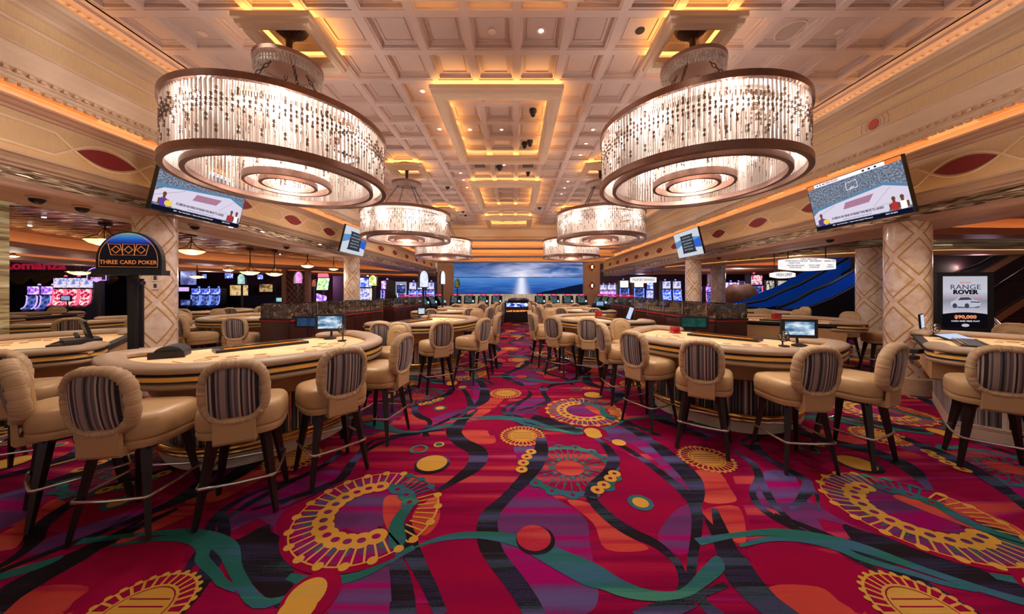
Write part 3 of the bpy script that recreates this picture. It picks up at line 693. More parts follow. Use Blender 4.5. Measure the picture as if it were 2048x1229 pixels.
def make_chandelier(name, label, loc):
    t = thing(name, label, 'chandelier', loc, 0, 'crystal drum chandeliers of the hall')
    Z0 = 2.82; Z1 = 3.44
    mb = MB(); band(mb, RC, Z1, Z1 + .065, .045); mb.build('top_hoop', M_bronze, t, smooth=True, angle=30)
    mb = MB(); band(mb, RC, Z0, Z0 + .07, .05); mb.build('bottom_hoop', M_bronze, t, smooth=True, angle=30)
    mb = MB(); band(mb, RC * .855, Z0 + .0, Z0 + .06, .045); mb.build('inner_hoop', M_bronze, t, smooth=True, angle=30)
    mb = MB(); band(mb, RC * .41, Z0 - .0, Z0 + .075, .03); mb.build('inner_hoop', M_bronze, t, smooth=True, angle=30)
    mb = MB(); band(mb, RC * .27, Z0 - .0, Z0 + .055, .035); mb.build('inner_hoop', M_bronze, t, smooth=True, angle=30)
    o = curtain(RC - .03, Z0 + .065, Z1 + .01, 456, 1).build('crystal_curtain', [M_cry, M_bead], t); o['kind'] = 'stuff'; o['label'] = 'clear crystal rods strung with smoked beads'
    o = curtain(RC * .82, Z0 + .055, Z1 - .05, 312, 2).build('inner_curtain', [M_cry, M_bead], t); o['kind'] = 'stuff'; o['label'] = 'second ring of crystal rods and beads'
    o = curtain(RC * .385, Z0 + .07, Z1 - .12, 132, 3).build('inner_curtain', [M_cry, M_bead], t); o['kind'] = 'stuff'; o['label'] = 'small central ring of crystal rods'
    # spider frame carrying the curtains
    mb = MB()
    for k in range(6):
        a = k * PI / 3; mb.bar((0, 0, Z1 + .03), (RC * .97 * cos(a), RC * .97 * sin(a), Z1 + .03), .025, .025)
    band(mb, RC * .84, Z1 - .05, Z1 - .01, .03, 48); band(mb, RC * .41, Z1 - .13, Z1 - .10, .03, 32)
    mb.lathe([(.10, Z1 + .05), (.10, Z1), (.05, Z1 - .04), (.001, Z1 - .05)], 20)
    mb.build('spider_frame', M_bronzed, t)
    mb = MB(); n = 60
    mb.loft([[(rr * cos(2 * PI * k / n), rr * sin(2 * PI * k / n), z) for k in range(n)] for rr, z in ((RC * .97, Z1 + .05), (RC * .50, Z1 + .05), (RC * .50, Z1 + .044), (RC * .97, Z1 + .044))], True, loop=True)
    mb.build('top_baffle', mat('baffle_white', rgb(214, 200, 190), .5), t)  # unseen ring added to keep bulb light off the ceiling and bounce it down
    # candle bulbs
    for k in range(12):
        a = 2 * PI * (k + .5) / 12; mb = MB()
        mb.sphere((RC * .9 * cos(a), RC * .9 * sin(a), Z1 - .17), .018, 8, sc=(1, 1, 2.2))
        mb.build('bulb', M_bulb, t, smooth=True)
    # crown disc, its bead fringe, chains, stem, rosette
    zc = 4.235
    M_crown = mat('crown_bronze', rgb(150, 118, 104), .5, .35)
    mb = MB(); band(mb, .36, zc, zc + .045, .05, 48); mb.lathe([(.001, zc + .010), (.32, zc + .010), (.32, zc + .03)], 40); mb.build('crown_hoop', M_crown, t, smooth=True, angle=30)
    mb = MB()
    for j in range(3):
        n = 60; r_ = .345 - .03 * j
        for k in range(n):
            a = 2 * PI * k / n; sag = .02 + .09 * (1 - j * .1)
            for q in range(3): mb.box(r_ * cos(a) - .005, r_ * cos(a) + .005, r_ * sin(a) - .005, r_ * sin(a) + .005, zc - sag * (q + 1) / 3, zc - sag * (q + 1) / 3 + .02)
    o = mb.build('bead_fringe', M_cry, t); o['kind'] = 'stuff'
    for k in range(4):
        a = PI / 4 + k * PI / 2; mb = MB()
        p = Vector((.17 * cos(a), .17 * sin(a), zc + .02)); q = Vector((RC * .62 * cos(a), RC * .62 * sin(a), Z1 + .05)); n = 14
        for i in range(n):
            c = p.lerp(q, (i + .5) / n); d = (q - p).normalized(); s_ = d.cross(Vector((-sin(a), cos(a), 0))) if i % 2 else Vector((-sin(a), cos(a), 0))
            hl = (q - p).length / n * .62
            mb.tube([c + d * hl * cos(w_) + s_ * .016 * sin(w_) for w_ in [2 * PI * j / 8 for j in range(8)]], .0045, 5, closed=True)
        mb.build('chain', M_bronzed, t, smooth=True)
    mb = MB()
    mb.lathe([(.012, zc + .03), (.03, zc + .06), (.016, zc + .09), (.016, zc + .16), (.034, zc + .18), (.036, zc + .32), (.045, zc + .36), (.05, zc + .40)], 16)
    mb.build('stem', M_bronzed, t, smooth=True)
    n = 48; rings = []
    for r_, z in ((.05, zc + .36), (.10, zc + .42), (.17, zc + .47), (.20, zc + .53), (.17, zc + .56), (.03, zc + .70)):
        rings.append([((r_ + .010 * (k % 2) * (r_ > .06)) * cos(2 * PI * k / n), (r_ + .010 * (k % 2) * (r_ > .06)) * sin(2 * PI * k / n), z) for k in range(n)])
    mb = MB(); mb.loft(rings, True); mb.build('rosette', M_bronzed, t)
    return t
CH = []
spots = [(-2.73, 3.93, 'big crystal drum chandelier hanging over the three card poker table side'),
         (2.15, 3.93, 'big crystal drum chandelier in front of the large television on the right'),
         (-2.73, 8.20, 'crystal drum chandelier hanging beyond the nearest left one, before the small left television'),
         (2.15, 8.20, 'crystal drum chandelier hanging beyond the nearest right one'),
         (-2.73, 12.49, 'farthest crystal drum chandelier left of the sea screen'),
         (2.15, 12.49, 'farthest crystal drum chandelier over the right end of the sea screen')]
proto = None
for k, (x, y, lb) in enumerate(spots):
    if proto is None: proto = make_chandelier('crystal_chandelier', lb, (x, y, 0)); o = proto
    else: o = dup(proto, (x, y, 0), 0.0, lb)
    CH.append(o)
for (x, y, lb) in spots:
    n = 9
    for j in range(n):
        a = 2 * PI * (j + .5) / n
        point('candle_lamp', (x + RC * .89 * cos(a), y + RC * .89 * sin(a), 3.27), 37, (1, .88, .80), .03)
    point('centre_lamp', (x, y, 3.05), 70, (1, .88, .80), .10)
# ================================================================== stools
M_lea = mat('tan_leather', rgb(194, 160, 114), .34, noise=.05, nscale=9, bump=.10, bscale=40)
def pleat_mat():
    m, N, L, B = newmat('pleated_leather'); at_ = N.new('ShaderNodeAttribute'); at_.attribute_name = 'pleat'
    t = N.new('ShaderNodeTexNoise'); t.noise_dimensions = '1D'; t.inputs['Scale'].default_value = 1.0; t.inputs['Detail'].default_value = 2
    L.new(at_.outputs['Fac'], t.inputs['W'])
    r = N.new('ShaderNodeValToRGB'); r.color_ramp.elements[0].position = .34; r.color_ramp.elements[1].position = .5
    r.color_ramp.elements[0].color = rgb(184, 152, 114); r.color_ramp.elements[1].color = rgb(206, 176, 136)
    L.new(t.outputs['Fac'], r.inputs[0]); L.new(r.outputs[0], B.inputs['Base Color']); B.inputs['Roughness'].default_value = .32
    b = N.new('ShaderNodeBump'); b.inputs['Strength'].default_value = .6; b.inputs['Distance'].default_value = .008; L.new(t.outputs['Fac'], b.inputs['Height']); L.new(b.outputs[0], B.inputs['Normal'])
    return m
M_leap = pleat_mat()
M_leg = mat('espresso_wood', rgb(34, 22, 20), .35)
M_chr = mat('chrome', rgb(236, 222, 210), .22, .9)
M_brass = mat('brass', rgb(232, 182, 100), .22, .95)
M_blk = mat('black_plastic', rgb(20, 19, 22), .35)
M_blkm = mat('black_matte', rgb(30, 28, 32), .6)
def stripe_mat(name, freq=1.0, polar=False):
    m, N, L, B = newmat(name); tc = N.new('ShaderNodeTexCoord'); sp = N.new('ShaderNodeSeparateXYZ'); L.new(tc.outputs['Object'], sp.inputs[0])
    src = sp.outputs[0]
    if polar:
        uv = N.new('ShaderNodeAttribute'); uv.attribute_name = 'arc'; src = uv.outputs['Fac']
    def wn(k, off):
        mu_ = N.new('ShaderNodeMath'); mu_.operation = 'MULTIPLY_ADD'; L.new(src, mu_.inputs[0]); mu_.inputs[1].default_value = k * freq; mu_.inputs[2].default_value = off
        fl = N.new('ShaderNodeMath'); fl.operation = 'FLOOR'; L.new(mu_.outputs[0], fl.inputs[0])
        w_ = N.new('ShaderNodeTexWhiteNoise'); w_.noise_dimensions = '1D'; L.new(fl.outputs[0], w_.inputs['W']); return w_.outputs['Value']
    a = wn(95, .3); b = wn(38, 7.7)
    mx = N.new('ShaderNodeMath'); mx.operation = 'MULTIPLY_ADD'; L.new(a, mx.inputs[0]); mx.inputs[1].default_value = .6; 
    m2 = N.new('ShaderNodeMath'); m2.operation = 'MULTIPLY'; L.new(b, m2.inputs[0]); m2.inputs[1].default_value = .4; L.new(m2.outputs[0], mx.inputs[2])
    r = N.new('ShaderNodeValToRGB'); cr = r.color_ramp; cr.interpolation = 'CONSTANT'
    cols = [(0, rgb(24, 23, 28)), (.30, rgb(96, 92, 96)), (.40, rgb(36, 33, 40)), (.48, rgb(160, 142, 134)), (.58, rgb(76, 64, 72)), (.66, rgb(196, 178, 160)), (.76, rgb(116, 104, 104)), (.86, rgb(216, 198, 178))]
    while len(cr.elements) < len(cols): cr.elements.new(.5)
    for el, (p, c) in zip(cr.elements, cols): el.position = p; el.color = c
    L.new(mx.outputs[0], r.inputs[0]); L.new(r.outputs[0], B.inputs['Base Color']); B.inputs['Roughness'].default_value = .7
    B.inputs['Sheen Weight'].default_value = .2
    return m
M_str = stripe_mat('striped_upholstery')
M_strb = stripe_mat('striped_base_fabric', .75, polar=True)
def se(a, b, n, k, N_):
    th = 2 * PI * k / N_; c, s_ = cos(th), sin(th)
    return (a * math.copysign(abs(c) ** (2 / n), c), b * math.copysign(abs(s_) ** (2 / n), s_))
def pad_pt(u, v, d):   # pad-local u across, v up, d towards the sitter -> stool-local
    tilt = math.radians(7)
    y = -.265 + d * cos(tilt) + .55 * u * u - v * sin(tilt); z = .885 + v * cos(tilt) + d * sin(tilt)
    return (u, y, z)
def make_stool(label, loc, rz, group):
    t = thing('casino_stool', label, 'stool', loc, rz, group)
    mb = MB(); N_ = 40; rings = []
    for z, s_ in ((.565, .90), (.57, .955), (.60, .995), (.618, .985), (.622, .955), (.626, .985), (.64, 1.0), (.70, 1.0), (.742, .975), (.764, .91), (.776, .74), (.780, .4), (.781, .05)):
        rings.append([(x * s_, y * s_, z) for x, y in (se(.248, .235, 3.6, k, N_) for k in range(N_))])
    mb.loft(rings, True, True, True); mb.build('seat', M_lea, t, smooth=True, angle=50)
    # pleated rim: fat ring
    mb = MB(); NR, NT = 96, 12; rings = []
    for k in range(NR):
        u0, v0 = se(.162, .192, 2.9, k, NR); ln = math.hypot(u0, v0); nx, nz = u0 / ln, v0 / ln
        pw = .030 + .0018 * sin(k * 2 * PI * 24 / NR + 1.3 * sin(k * .7)) + .0012 * sin(k * 2.3)
        ring = []
        for j in range(NT):
            a = 2 * PI * j / NT
            ring.append(pad_pt(u0 + nx * pw * cos(a), v0 + nz * pw * cos(a), pw * 1.5 * sin(a)))
        rings.append(ring)
    rings.append([(p[0], p[1], p[2]) for p in rings[0]]); mb.loft(rings, True); rim = mb.build('backrest_rim', M_leap, t, smooth=True, angle=80)
    at = rim.data.attributes.new('pleat', 'FLOAT', 'POINT'); at.data.foreach_set('value', [200.0 * k / NR for k in range(NR + 1) for j in range(NT)])
    # striped back panel
    mb = MB(); rings = []
    for s_, d in ((1.0, -.022), (.94, -.032), (.7, -.042), (.4, -.048), (.05, -.05)):
        rings.append([pad_pt(x * s_, y * s_, d) for x, y in (se(.150, .179, 2.9, k, 40) for k in range(40))])
    mb.loft(rings, True, False, True); mb.build('back_panel', M_str, t, smooth=True, angle=80)
    # leather front cushion with an oval pull
    mb = MB(); rings = []
    for s_, d in ((1.0, .01), (.97, .04), (.85, .06), (.6, .072), (.3, .077), (.04, .078)):
        rings.append([pad_pt(x * s_, y * s_, d) for x, y in (se(.164, .194, 2.8, k, 40) for k in range(40))])
    mb.loft(rings, True, False, True)
    mb.tube([pad_pt(.055 * cos(a), .06 + .03 * sin(a), .076) for a in [PI * j / 8 for j in range(9)]], .006, 6)
    mb.build('backrest_cushion', M_lea, t, smooth=True, angle=60)
    # leather covered bracket
    mb = MB(); mb.prism([(-.17, .540), (-.262, .542), (-.275, .56), (-.278, .72), (-.255, .72), (-.245, .60), (-.17, .584)], 'x', -.11, .11)
    mb.build('back_bracket', M_lea, t)
    mb = MB(); mb.box(-.17, .17, -.16, .16, .54, .57); mb.lathe([(.12, .53), (.12, .56)], 20); mb.build('swivel_plate', M_leg, t)
    for a, b in ((1, 1), (1, -1), (-1, 1), (-1, -1)):
        mb = MB(); mb.bar((a * .140, b * .140, .555), (a * .215, b * .215, 0), .052, .024, rot=0); mb.build('leg', M_leg, t)
    mb = MB(); pts = []
    for (px, py) in ((.19, -.205), (.205, -.19), (.215, 0), (.205, .19), (.19, .205), (0, .215), (-.19, .205), (-.205, .19), (-.215, 0), (-.205, -.19), (-.19, -.205), (0, -.215)):
        pts.append((px * 1.02, py * 1.02, .262))
    mb.tube(pts, .010, 8, closed=True); mb.build('footrest', M_chr, t, smooth=True)
    return t
ST0 = None
def stool(x, y, deg, label, group):
    """deg: heading of the sitter, 0 = +Y, positive = towards -X"""
    global ST0
    if ST0 is None: ST0 = make_stool(label, (x, y, 0), math.radians(deg), group); return ST0
    return dup(ST0, (x, y, 0), math.radians(deg), label, group)

# ================================================================== card tables
M_felt = mat('apricot_layout_cloth', rgb(246, 202, 150), .75, noise=.03, nscale=20, bump=.04, bscale=300)
M_rail = mat('padded_rail_leather', rgb(172, 146, 120), .42, noise=.04, nscale=6, bump=.06, bscale=60)
M_apron = mat('apron_leather', rgb(196, 158, 108), .45, noise=.05, nscale=3)
M_yel = mat('amber_rail_band', rgb(250, 196, 96), .35)
M_print = mat('layout_print', rgb(150, 92, 60), .7)
M_printw = mat('layout_print_pale', rgb(250, 224, 190), .7)
M_plinth = mat('table_plinth', rgb(206, 184, 160), .35, noise=.08, nscale=5)
TA, TD = 1.20, 1.68
def table_outline(a=TA, d=TD, hook=.20):
    r = .26; pts = [(-(a - hook - r), 0.0), (-(a - r) + .08, 0.0)]
    for k in range(0, 9):
        an = -PI / 2 - k * PI / 16; pts.append((-(a - r) + r * cos(an), r + r * sin(an)))
    n = 40; D = d - r
    for k in range(1, n):
        th = PI * k / n
        pts.append((-a * math.copysign(abs(cos(th)) ** (2 / 2.45), cos(th)), r + D * sin(th) ** (2 / 2.45)))
    pts += [(-x, y) for x, y in pts[:11][::-1]]
    return pts
OUT = table_outline()
def offs(pts, o):
    res = []
    for i, p in enumerate(pts):
        a = Vector(pts[max(i - 1, 0)]); b = Vector(pts[min(i + 1, len(pts) - 1)]); d = (b - a).normalized()
        res.append((p[0] - d.y * o, p[1] + d.x * o))
    return res
def rail_loft(mb, prof, pts=OUT, mi=0, caps=True):
    rings = [[] for _ in pts]
    for (o, z) in prof:
        for i, q in enumerate(offs(pts, o)): rings[i].append((q[0], q[1], z))
    if caps:
        for end in (0, -1):
            c = Vector(rings[end][0]) * 0
            for p in rings[end]: c += Vector(p)
            c /= len(rings[end]); nb = rings[1] if end == 0 else rings[-2]
            cn = Vector((0, 0, 0))
            for p in nb: cn += Vector(p)
            cn /= len(nb); dr = (c - cn).normalized()
            ex = []
            for s_, f_ in ((.93, .035), (.75, .065), (.45, .085), (.1, .093)):
                ex.append([tuple(c + (Vector(p) - c) * s_ + dr * f_) for p in rings[end]])
            if end == 0: rings = ex[::-1] + rings
            else: rings = rings + ex
    mb.loft(rings, True, True, True, mi)
def ring_closed(off, z, y0=.06):
    """closed D-shaped ring with a straight dealer side"""
    q = offs(OUT[11:-11], off)
    q = [(x, y) for x, y in q if y > y0 + .01]
    return [(q[0][0], y0, z)] + [(x, y, z) for x, y in q] + [(q[-1][0], y0, z)]
def make_table(label, loc, rz, group, name='card_table'):
    t = thing(name, label, 'table', loc, rz, group)
    mb = MB(); c_o, c_z = .105, .945
    rail_loft(mb, [(-c_o + .10 * cos(2 * PI * k / 14) , c_z + (.046 if sin(2 * PI * k / 14) > 0 else .04) * sin(2 * PI * k / 14)) for k in range(14)])
    mb.build('padded_rail', M_rail, t, smooth=True, angle=60)
    mb = MB(); rail_loft(mb, [(-.02, .905), (-.02, .862), (-.12, .862), (-.12, .905)], caps=False); mb.build('amber_band', M_yel, t)
    mb = MB(); rail_loft(mb, [(-.012, .912), (-.012, .902), (-.12, .902), (-.12, .912)], caps=False)
    rail_loft(mb, [(-.012, .866), (-.012, .856), (-.12, .856), (-.12, .866)], caps=False); mb.build('band_trim', M_blkm, t)
    mb = MB(); rail_loft(mb, [(-.07 + .055 * cos(2 * PI * k / 10), .825 + .035 * sin(2 * PI * k / 10)) for k in range(10)]); mb.build('lower_roll', M_rail, t, smooth=True, angle=60)
    mb = MB(); mb.loft([ring_closed(-.08, .90), ring_closed(-.08, .918)], True, True, True); mb.build('playing_surface', M_felt, t)
    mb = MB()
    mb.loft([ring_closed(-.14, .84), ring_closed(-.30, .80), ring_closed(-.33, .60), ring_closed(-.38, .58)], True, True, True); mb.build('apron', M_apron, t)
    rg = [ring_closed(-.44, .60, .2), ring_closed(-.44, .15, .2)]
    mb = MB(); mb.nofix = True; mb.loft(rg, True)
    b = mb.build('base_cladding', M_strb, t)
    at = b.data.attributes.new('arc', 'FLOAT', 'POINT'); L_ = 0; vals = []
    for r_ in rg:
        L_ = 0
        for k, p in enumerate(r_):
            if k: L_ += (Vector(p) - Vector(r_[k - 1])).length
            vals.append(L_)
    at.data.foreach_set('value', vals)
    mb = MB(); mb.loft([ring_closed(-.40, 0, .2), ring_closed(-.40, .15, .2)], True, True, True); mb.build('plinth', M_plinth, t)
    mb = MB()
    q = offs(OUT[11:-11], -.33)
    mb.tube([(x, y, .20) for x, y in q[2:-2]], .027, 10); mb.tube([(x * .97, y * .97, .145) for x, y in q[2:-2]], .018, 8)
    for k in range(5, len(q) - 4, 6): mb.tube([(q[k][0], q[k][1], .2), (q[k][0] * .93, q[k][1] * .93, .17)], .01, 6)
    mb.build('foot_rail', M_brass, t, smooth=True)
    for k in (9, 20, 30):
        mb = MB()
        x, y = offs(OUT[11:-11], -.415)[k - 1]; mb.tube([(x, y, .15), (x, y, .60)], .008, 6)
        mb.build('brass_bead', M_brass, t)
    # printed layout: arc of betting spots and a title
    mb = MB(); q = offs(OUT[11:-11], -.42)
    mb.tube([(x, y, .919) for x, y in q[3:-3]], .004, 4)
    for k in range(6, len(q) - 5, 5):
        x, y = q[k][0] * .87, q[k][1] * .87
        mb.tube([(x + .06 * cos(a), y + .045 * sin(a), .919) for a in [2 * PI * j / 14 for j in range(14)]], .003, 4, closed=True)
        mb.tube([(x * .86 + .05 * cos(a), y * .86 + .035 * sin(a), .919) for a in [2 * PI * j / 4 for j in range(4)]], .003, 4, closed=True)
    mb.build('layout_print', M_print, t)
    # dealer chip tray
    mb = MB(); mb.box(-.42, .42, .30, .52, .915, .945); mb.build('chip_tray', M_blk, t)
    tr = t.children[-1]
    mb = MB(); mb.box(-.36, .36, .315, .33, .945, .957); mb.box(-.36, .36, .49, .505, .945, .957); mb.box(-.36, .36, .35, .36, .945, .955); mb.build('tray_edge', M_brass, tr)
    mb = MB(); mb.box(-.75, .75, .02, .10, .88, .925); mb.build('dealer_edge', M_blkm, t)
    return t
TB0 = None
def table(cx, cy, nx, ny, label, group='half moon card tables'):
    """flat side centre and unit normal towards the players; local +Y = players"""
    global TB0
    rz = math.atan2(-nx, ny)
    if TB0 is None: TB0 = make_table(label, (cx, cy, 0), rz, group); o = TB0
    else: o = dup(TB0, (cx, cy, 0), rz, label, group)
    return o
def tl(cx, cy, nx, ny, u, v):
    """table-local (u along, v towards players) to world; u grows towards local +X"""
    l = math.hypot(nx, ny); nx /= l; ny /= l; ax, ay = ny, -nx
    return cx + ax * u + nx * v, cy + ay * u + ny * v

G_ST = 'tan leather casino stools'
# --- near left table and its stools
TL1 = (-3.17, 3.94, .78, -.62)
table(*TL1, 'half moon card table nearest on the left of the aisle, beside the poker sign')
stool(-3.17, 2.37, -33, 'leather stool seen from its side at the left end of the three card poker table', G_ST)
stool(-2.53, 2.21, 8, 'nearest stool of all on the left, striped back turned to the camera', G_ST)
stool(-1.97, 2.38, 27, 'stool with striped back between the nearest stool and the aisle ones', G_ST)
stool(-1.59, 2.82, 48, 'striped stool at the aisle side of the near left table, before the edge-on one', G_ST)
stool(-1.45, 3.5, 80, 'stool seen edge-on at the aisle end of the near left table', G_ST)
stool(-1.72, 4.42, 165, 'stool with leather front facing the camera between the first two left tables', G_ST)
# --- second left table
TL2 = (-2.45, 6.95, .95, -.32)
table(*TL2, 'second card table on the left of the aisle, beyond the poker table')
stool(-1.98, 5.15, -5, 'stool partly hidden behind the leather-front stool, near end of second left table', G_ST)
stool(-1.25, 5.15, 33, 'stool with striped back full to the camera at the second left table', G_ST)
stool(-.75, 5.62, 58, 'stool turned away beside the aisle at the second left table', G_ST)
stool(-.60, 6.32, 82, 'stool edge-on at the middle of the second left table', G_ST)
stool(-.62, 7.0, 98, 'stool after the edge-on one along the second left table', G_ST)
stool(-1.05, 8.15, 165, 'stool facing the camera at the far end of the second left table', G_ST)
# --- near right table
TR1 = (3.13, 4.66, -.77, -.64)
table(*TR1, 'half moon card table with chip tray and monitor, nearest on the right of the aisle')
stool(1.50, 4.62, -85, 'stool seen edge-on at the far end of the near right table', G_ST)
stool(1.58, 3.83, -62, 'stool with narrow striped back, leftmost in front of the near right table', G_ST)
stool(1.90, 3.27, -35, 'stool with striped back turned squarely to the camera at the near right table', G_ST)
stool(2.52, 2.96, -2, 'stool with striped back right of centre, front of the near right table', G_ST)
stool(3.20, 3.08, 24, 'stool at the right end of the near right table, before the large column', G_ST)
stool(1.80, 5.10, -165, 'stool with leather front facing the camera between the first two right tables', G_ST)
# --- second right table
TR2 = (2.50, 7.42, -.96, -.28)
table(*TR2, 'second card table on the right of the aisle, with a red discard box')
stool(1.34, 5.80, -20, 'stool with wide striped back at the near end of second right table', G_ST)
stool(.86, 6.02, -45, 'stool with striped back and seat facing the second right table', G_ST)
stool(.62, 6.85, -72, 'stool near the middle of the second right table on the aisle side', G_ST)
stool(.62, 7.6, -95, 'stool edge-on behind the middle one at the second right table', G_ST)
stool(1.0, 8.6, -165, 'stool facing the camera at the far end of the second right table', G_ST)
def ringstools(T, spec, txt):
    cx, cy, nx, ny = T
    words_ = ['first', 'second', 'third', 'fourth', 'fifth', 'sixth', 'seventh']
    for k, (u, v) in enumerate(spec):
        x, y = tl(cx, cy, nx, ny, u, v)
        tx, ty = tl(cx, cy, nx, ny, u * .1, .55)
        deg = math.degrees(math.atan2(-(tx - x), ty - y)) + random.uniform(-12, 12)
        stool(x, y, deg, '%s stool counted clockwise round the %s' % (words_[k], txt), G_ST)
R6 = [(-1.38, .9), (-1.0, 1.6), (-.38, 1.95), (.3, 1.95), (.95, 1.6), (1.38, .9)]
# --- third and fourth tables along the aisle
ORD = {0: 'third', 1: 'fourth', 2: 'fifth'}
for k, yy in enumerate((10.3, 13.5)):
    T_ = (-2.8, yy, .97, -.2); table(*T_, '%s card table on the left of the aisle' % ORD[k]); ringstools(T_, R6, '%s left aisle table' % ORD[k])
    T_ = (2.85, yy + .4, -.97, -.2); table(*T_, '%s card table on the right of the aisle' % ORD[k]); ringstools(T_, R6, '%s right aisle table' % ORD[k])
# --- outer tables back to back with the aisle ones
T_ = (-5.12, 4.28, -.75, -.66); table(*T_, 'card table cut off by the left picture edge, beyond the cut stool')
x, y = tl(*T_, 1.5, .5)
stool(-4.15, 2.75, 25, 'leather stool far left at the table cut by the picture edge', G_ST)
ringstools(T_, [(-1.35, .7), (-.9, 1.6)], 'table cut off at the left edge')
T_ = (-5.45, 7.9, -.93, -.36); table(*T_, 'card table behind the near left pit stand with papers on its rail')
stool(-5.05, 6.0, 20, 'stool with grey striped back behind the poker table, before the marble pit stand', G_ST)
stool(-5.95, 6.15, -28, 'stool turned three quarters beside the near left column', G_ST)
stool(-7.0, 6.95, -110, 'stool seen from the front beyond the near left column', G_ST)
ringstools(T_, [(.3, 2.0), (1.05, 1.65)], 'table behind the left pit stand')
T_ = (-5.6, 11.8, -.95, -.2); table(*T_, 'card table in the second row beyond the left pit'); ringstools(T_, R6, 'table of the second row in the left pit')
for k, (tx_, ty_, nx_, ny_, nm) in enumerate(((-9.6, 6.6, .9, -.3, 'far left table before the red slot machines'), (-9.9, 10.0, .9, -.3, 'left rear table under the hanging bowl lamps'), (-11.9, 8.4, -.9, -.4, 'outermost left table near the blue screens'))):
    table(tx_, ty_, nx_, ny_, 'card table, the ' + nm); ringstools((tx_, ty_, nx_, ny_), R6, nm)
T_ = (5.16, 4.19, .675, -.735); table(*T_, 'card table cut off by the right picture edge, with tilted tablet')
stool(4.22, 2.88, -42, 'stool cut by the right picture edge with striped back', G_ST)
ringstools(T_, [(-1.38, .9), (-.95, 1.6)], 'table cut off at the right edge')
T_ = (5.4, 6.5, .62, .78); table(*T_, 'card table behind the near right pit with a red discard box')
ringstools(T_, [(-1.38, .9), (-1.0, 1.6), (-.38, 1.95), (.3, 1.95), (1.0, 1.6), (1.42, .8)], 'table behind the near right pit')
T_ = (6.5, 9.0, .3, .95); table(*T_, 'card table in front of the brown boulder'); ringstools(T_, [(-.38, 1.98), (.3, 1.98), (1.42, .85)], 'table in front of the boulder')
# ================================================================== patterned carpet
def stria(name, stops, ys=3.0, xs=.22, fine=.10, constant=False):
    """woven colour that runs in bands across the width of the hall"""
    m, N, L, B = newmat(name); tc = N.new('ShaderNodeTexCoord')
    mp = N.new('ShaderNodeMapping'); mp.inputs['Scale'].default_value = (xs, ys, 1); mp.inputs['Location'].default_value = (0, ys * .7, 0); L.new(tc.outputs['Object'], mp.inputs[0])
    t = N.new('ShaderNodeTexNoise'); t.inputs['Scale'].default_value = 1; t.inputs['Detail'].default_value = 1; L.new(mp.outputs[0], t.inputs['Vector'])
    m2 = N.new('ShaderNodeMapping'); m2.inputs['Scale'].default_value = (2.0, 90, 1); L.new(tc.outputs['Object'], m2.inputs[0])
    t2 = N.new('ShaderNodeTexNoise'); t2.inputs['Scale'].default_value = 1; t2.inputs['Detail'].default_value = 2; L.new(m2.outputs[0], t2.inputs['Vector'])
    m3 = N.new('ShaderNodeMapping'); m3.inputs['Scale'].default_value = (240, 240, 1); L.new(tc.outputs['Object'], m3.inputs[0])
    t3 = N.new('ShaderNodeTexNoise'); t3.inputs['Scale'].default_value = 1; L.new(m3.outputs[0], t3.inputs['Vector'])
    ad = N.new('ShaderNodeMath'); ad.operation = 'MULTIPLY_ADD'; L.new(t2.outputs['Fac'], ad.inputs[0]); ad.inputs[1].default_value = fine; L.new(t.outputs['Fac'], ad.inputs[2])
    a2 = N.new('ShaderNodeMath'); a2.operation = 'MULTIPLY_ADD'; L.new(t3.outputs['Fac'], a2.inputs[0]); a2.inputs[1].default_value = fine * 1.3; L.new(ad.outputs[0], a2.inputs[2])
    a3 = N.new('ShaderNodeMath'); a3.operation = 'SUBTRACT'; L.new(a2.outputs[0], a3.inputs[0]); a3.inputs[1].default_value = fine * 1.15
    r = N.new('ShaderNodeValToRGB'); cr = r.color_ramp
    while len(cr.elements) < len(stops): cr.elements.new(.5)
    for el, (p, c) in zip(cr.elements, stops): el.position = p; el.color = c
    L.new(a3.outputs[0], r.inputs[0]); L.new(r.outputs[0], B.inputs['Base Color'])
    B.inputs['Roughness'].default_value = .95; B.inputs['Specular IOR Level'].default_value = .1
    b = N.new('ShaderNodeBump'); b.inputs['Strength'].default_value = .35; b.inputs['Distance'].default_value = .004; L.new(t3.outputs['Fac'], b.inputs['Height']); L.new(b.outputs[0], B.inputs['Normal'])
    return m
K_cr = rgb(138, 0, 60); K_dk = rgb(108, 0, 46); K_or = rgb(180, 66, 60); K_rd = rgb(156, 16, 56); K_mg = rgb(144, 0, 92); K_pu = rgb(100, 50, 104)
K_bk = rgb(30, 22, 28); K_nv = rgb(52, 50, 84); K_te = rgb(34, 94, 92); K_tb = rgb(60, 96, 130); K_go = rgb(200, 152, 60)
C_base = stria('carpet_crimson', [(.0, K_or), (.31, K_or), (.36, K_rd), (.41, K_cr), (.47, K_dk), (.49, K_cr), (.545, K_cr), (.555, K_rd), (.58, K_dk), (.60, K_mg), (.66, K_or)], 4.6)
C_pur = stria('carpet_purple', [(.0, K_pu), (.38, rgb(88, 44, 92)), (.44, K_pu), (.49, K_mg), (.54, K_mg), (.58, K_pu), (.7, rgb(90, 80, 130))], 4.0)
C_cri = stria('carpet_deep_crimson', [(.3, rgb(132, 0, 58)), (.5, rgb(142, 2, 52)), (.7, rgb(120, 0, 60))], 2.0)
C_ora = stria('carpet_orange', [(.3, K_or), (.46, rgb(186, 64, 54)), (.50, K_rd), (.53, K_or), (.7, rgb(196, 84, 66))], 5.0)
C_blk = stria('carpet_black', [(.3, K_bk), (.46, K_bk), (.49, K_nv), (.515, K_bk), (.56, K_bk), (.58, rgb(56, 84, 88)), (.60, K_nv), (.66, rgb(84, 74, 120))], 4.2, fine=.16)
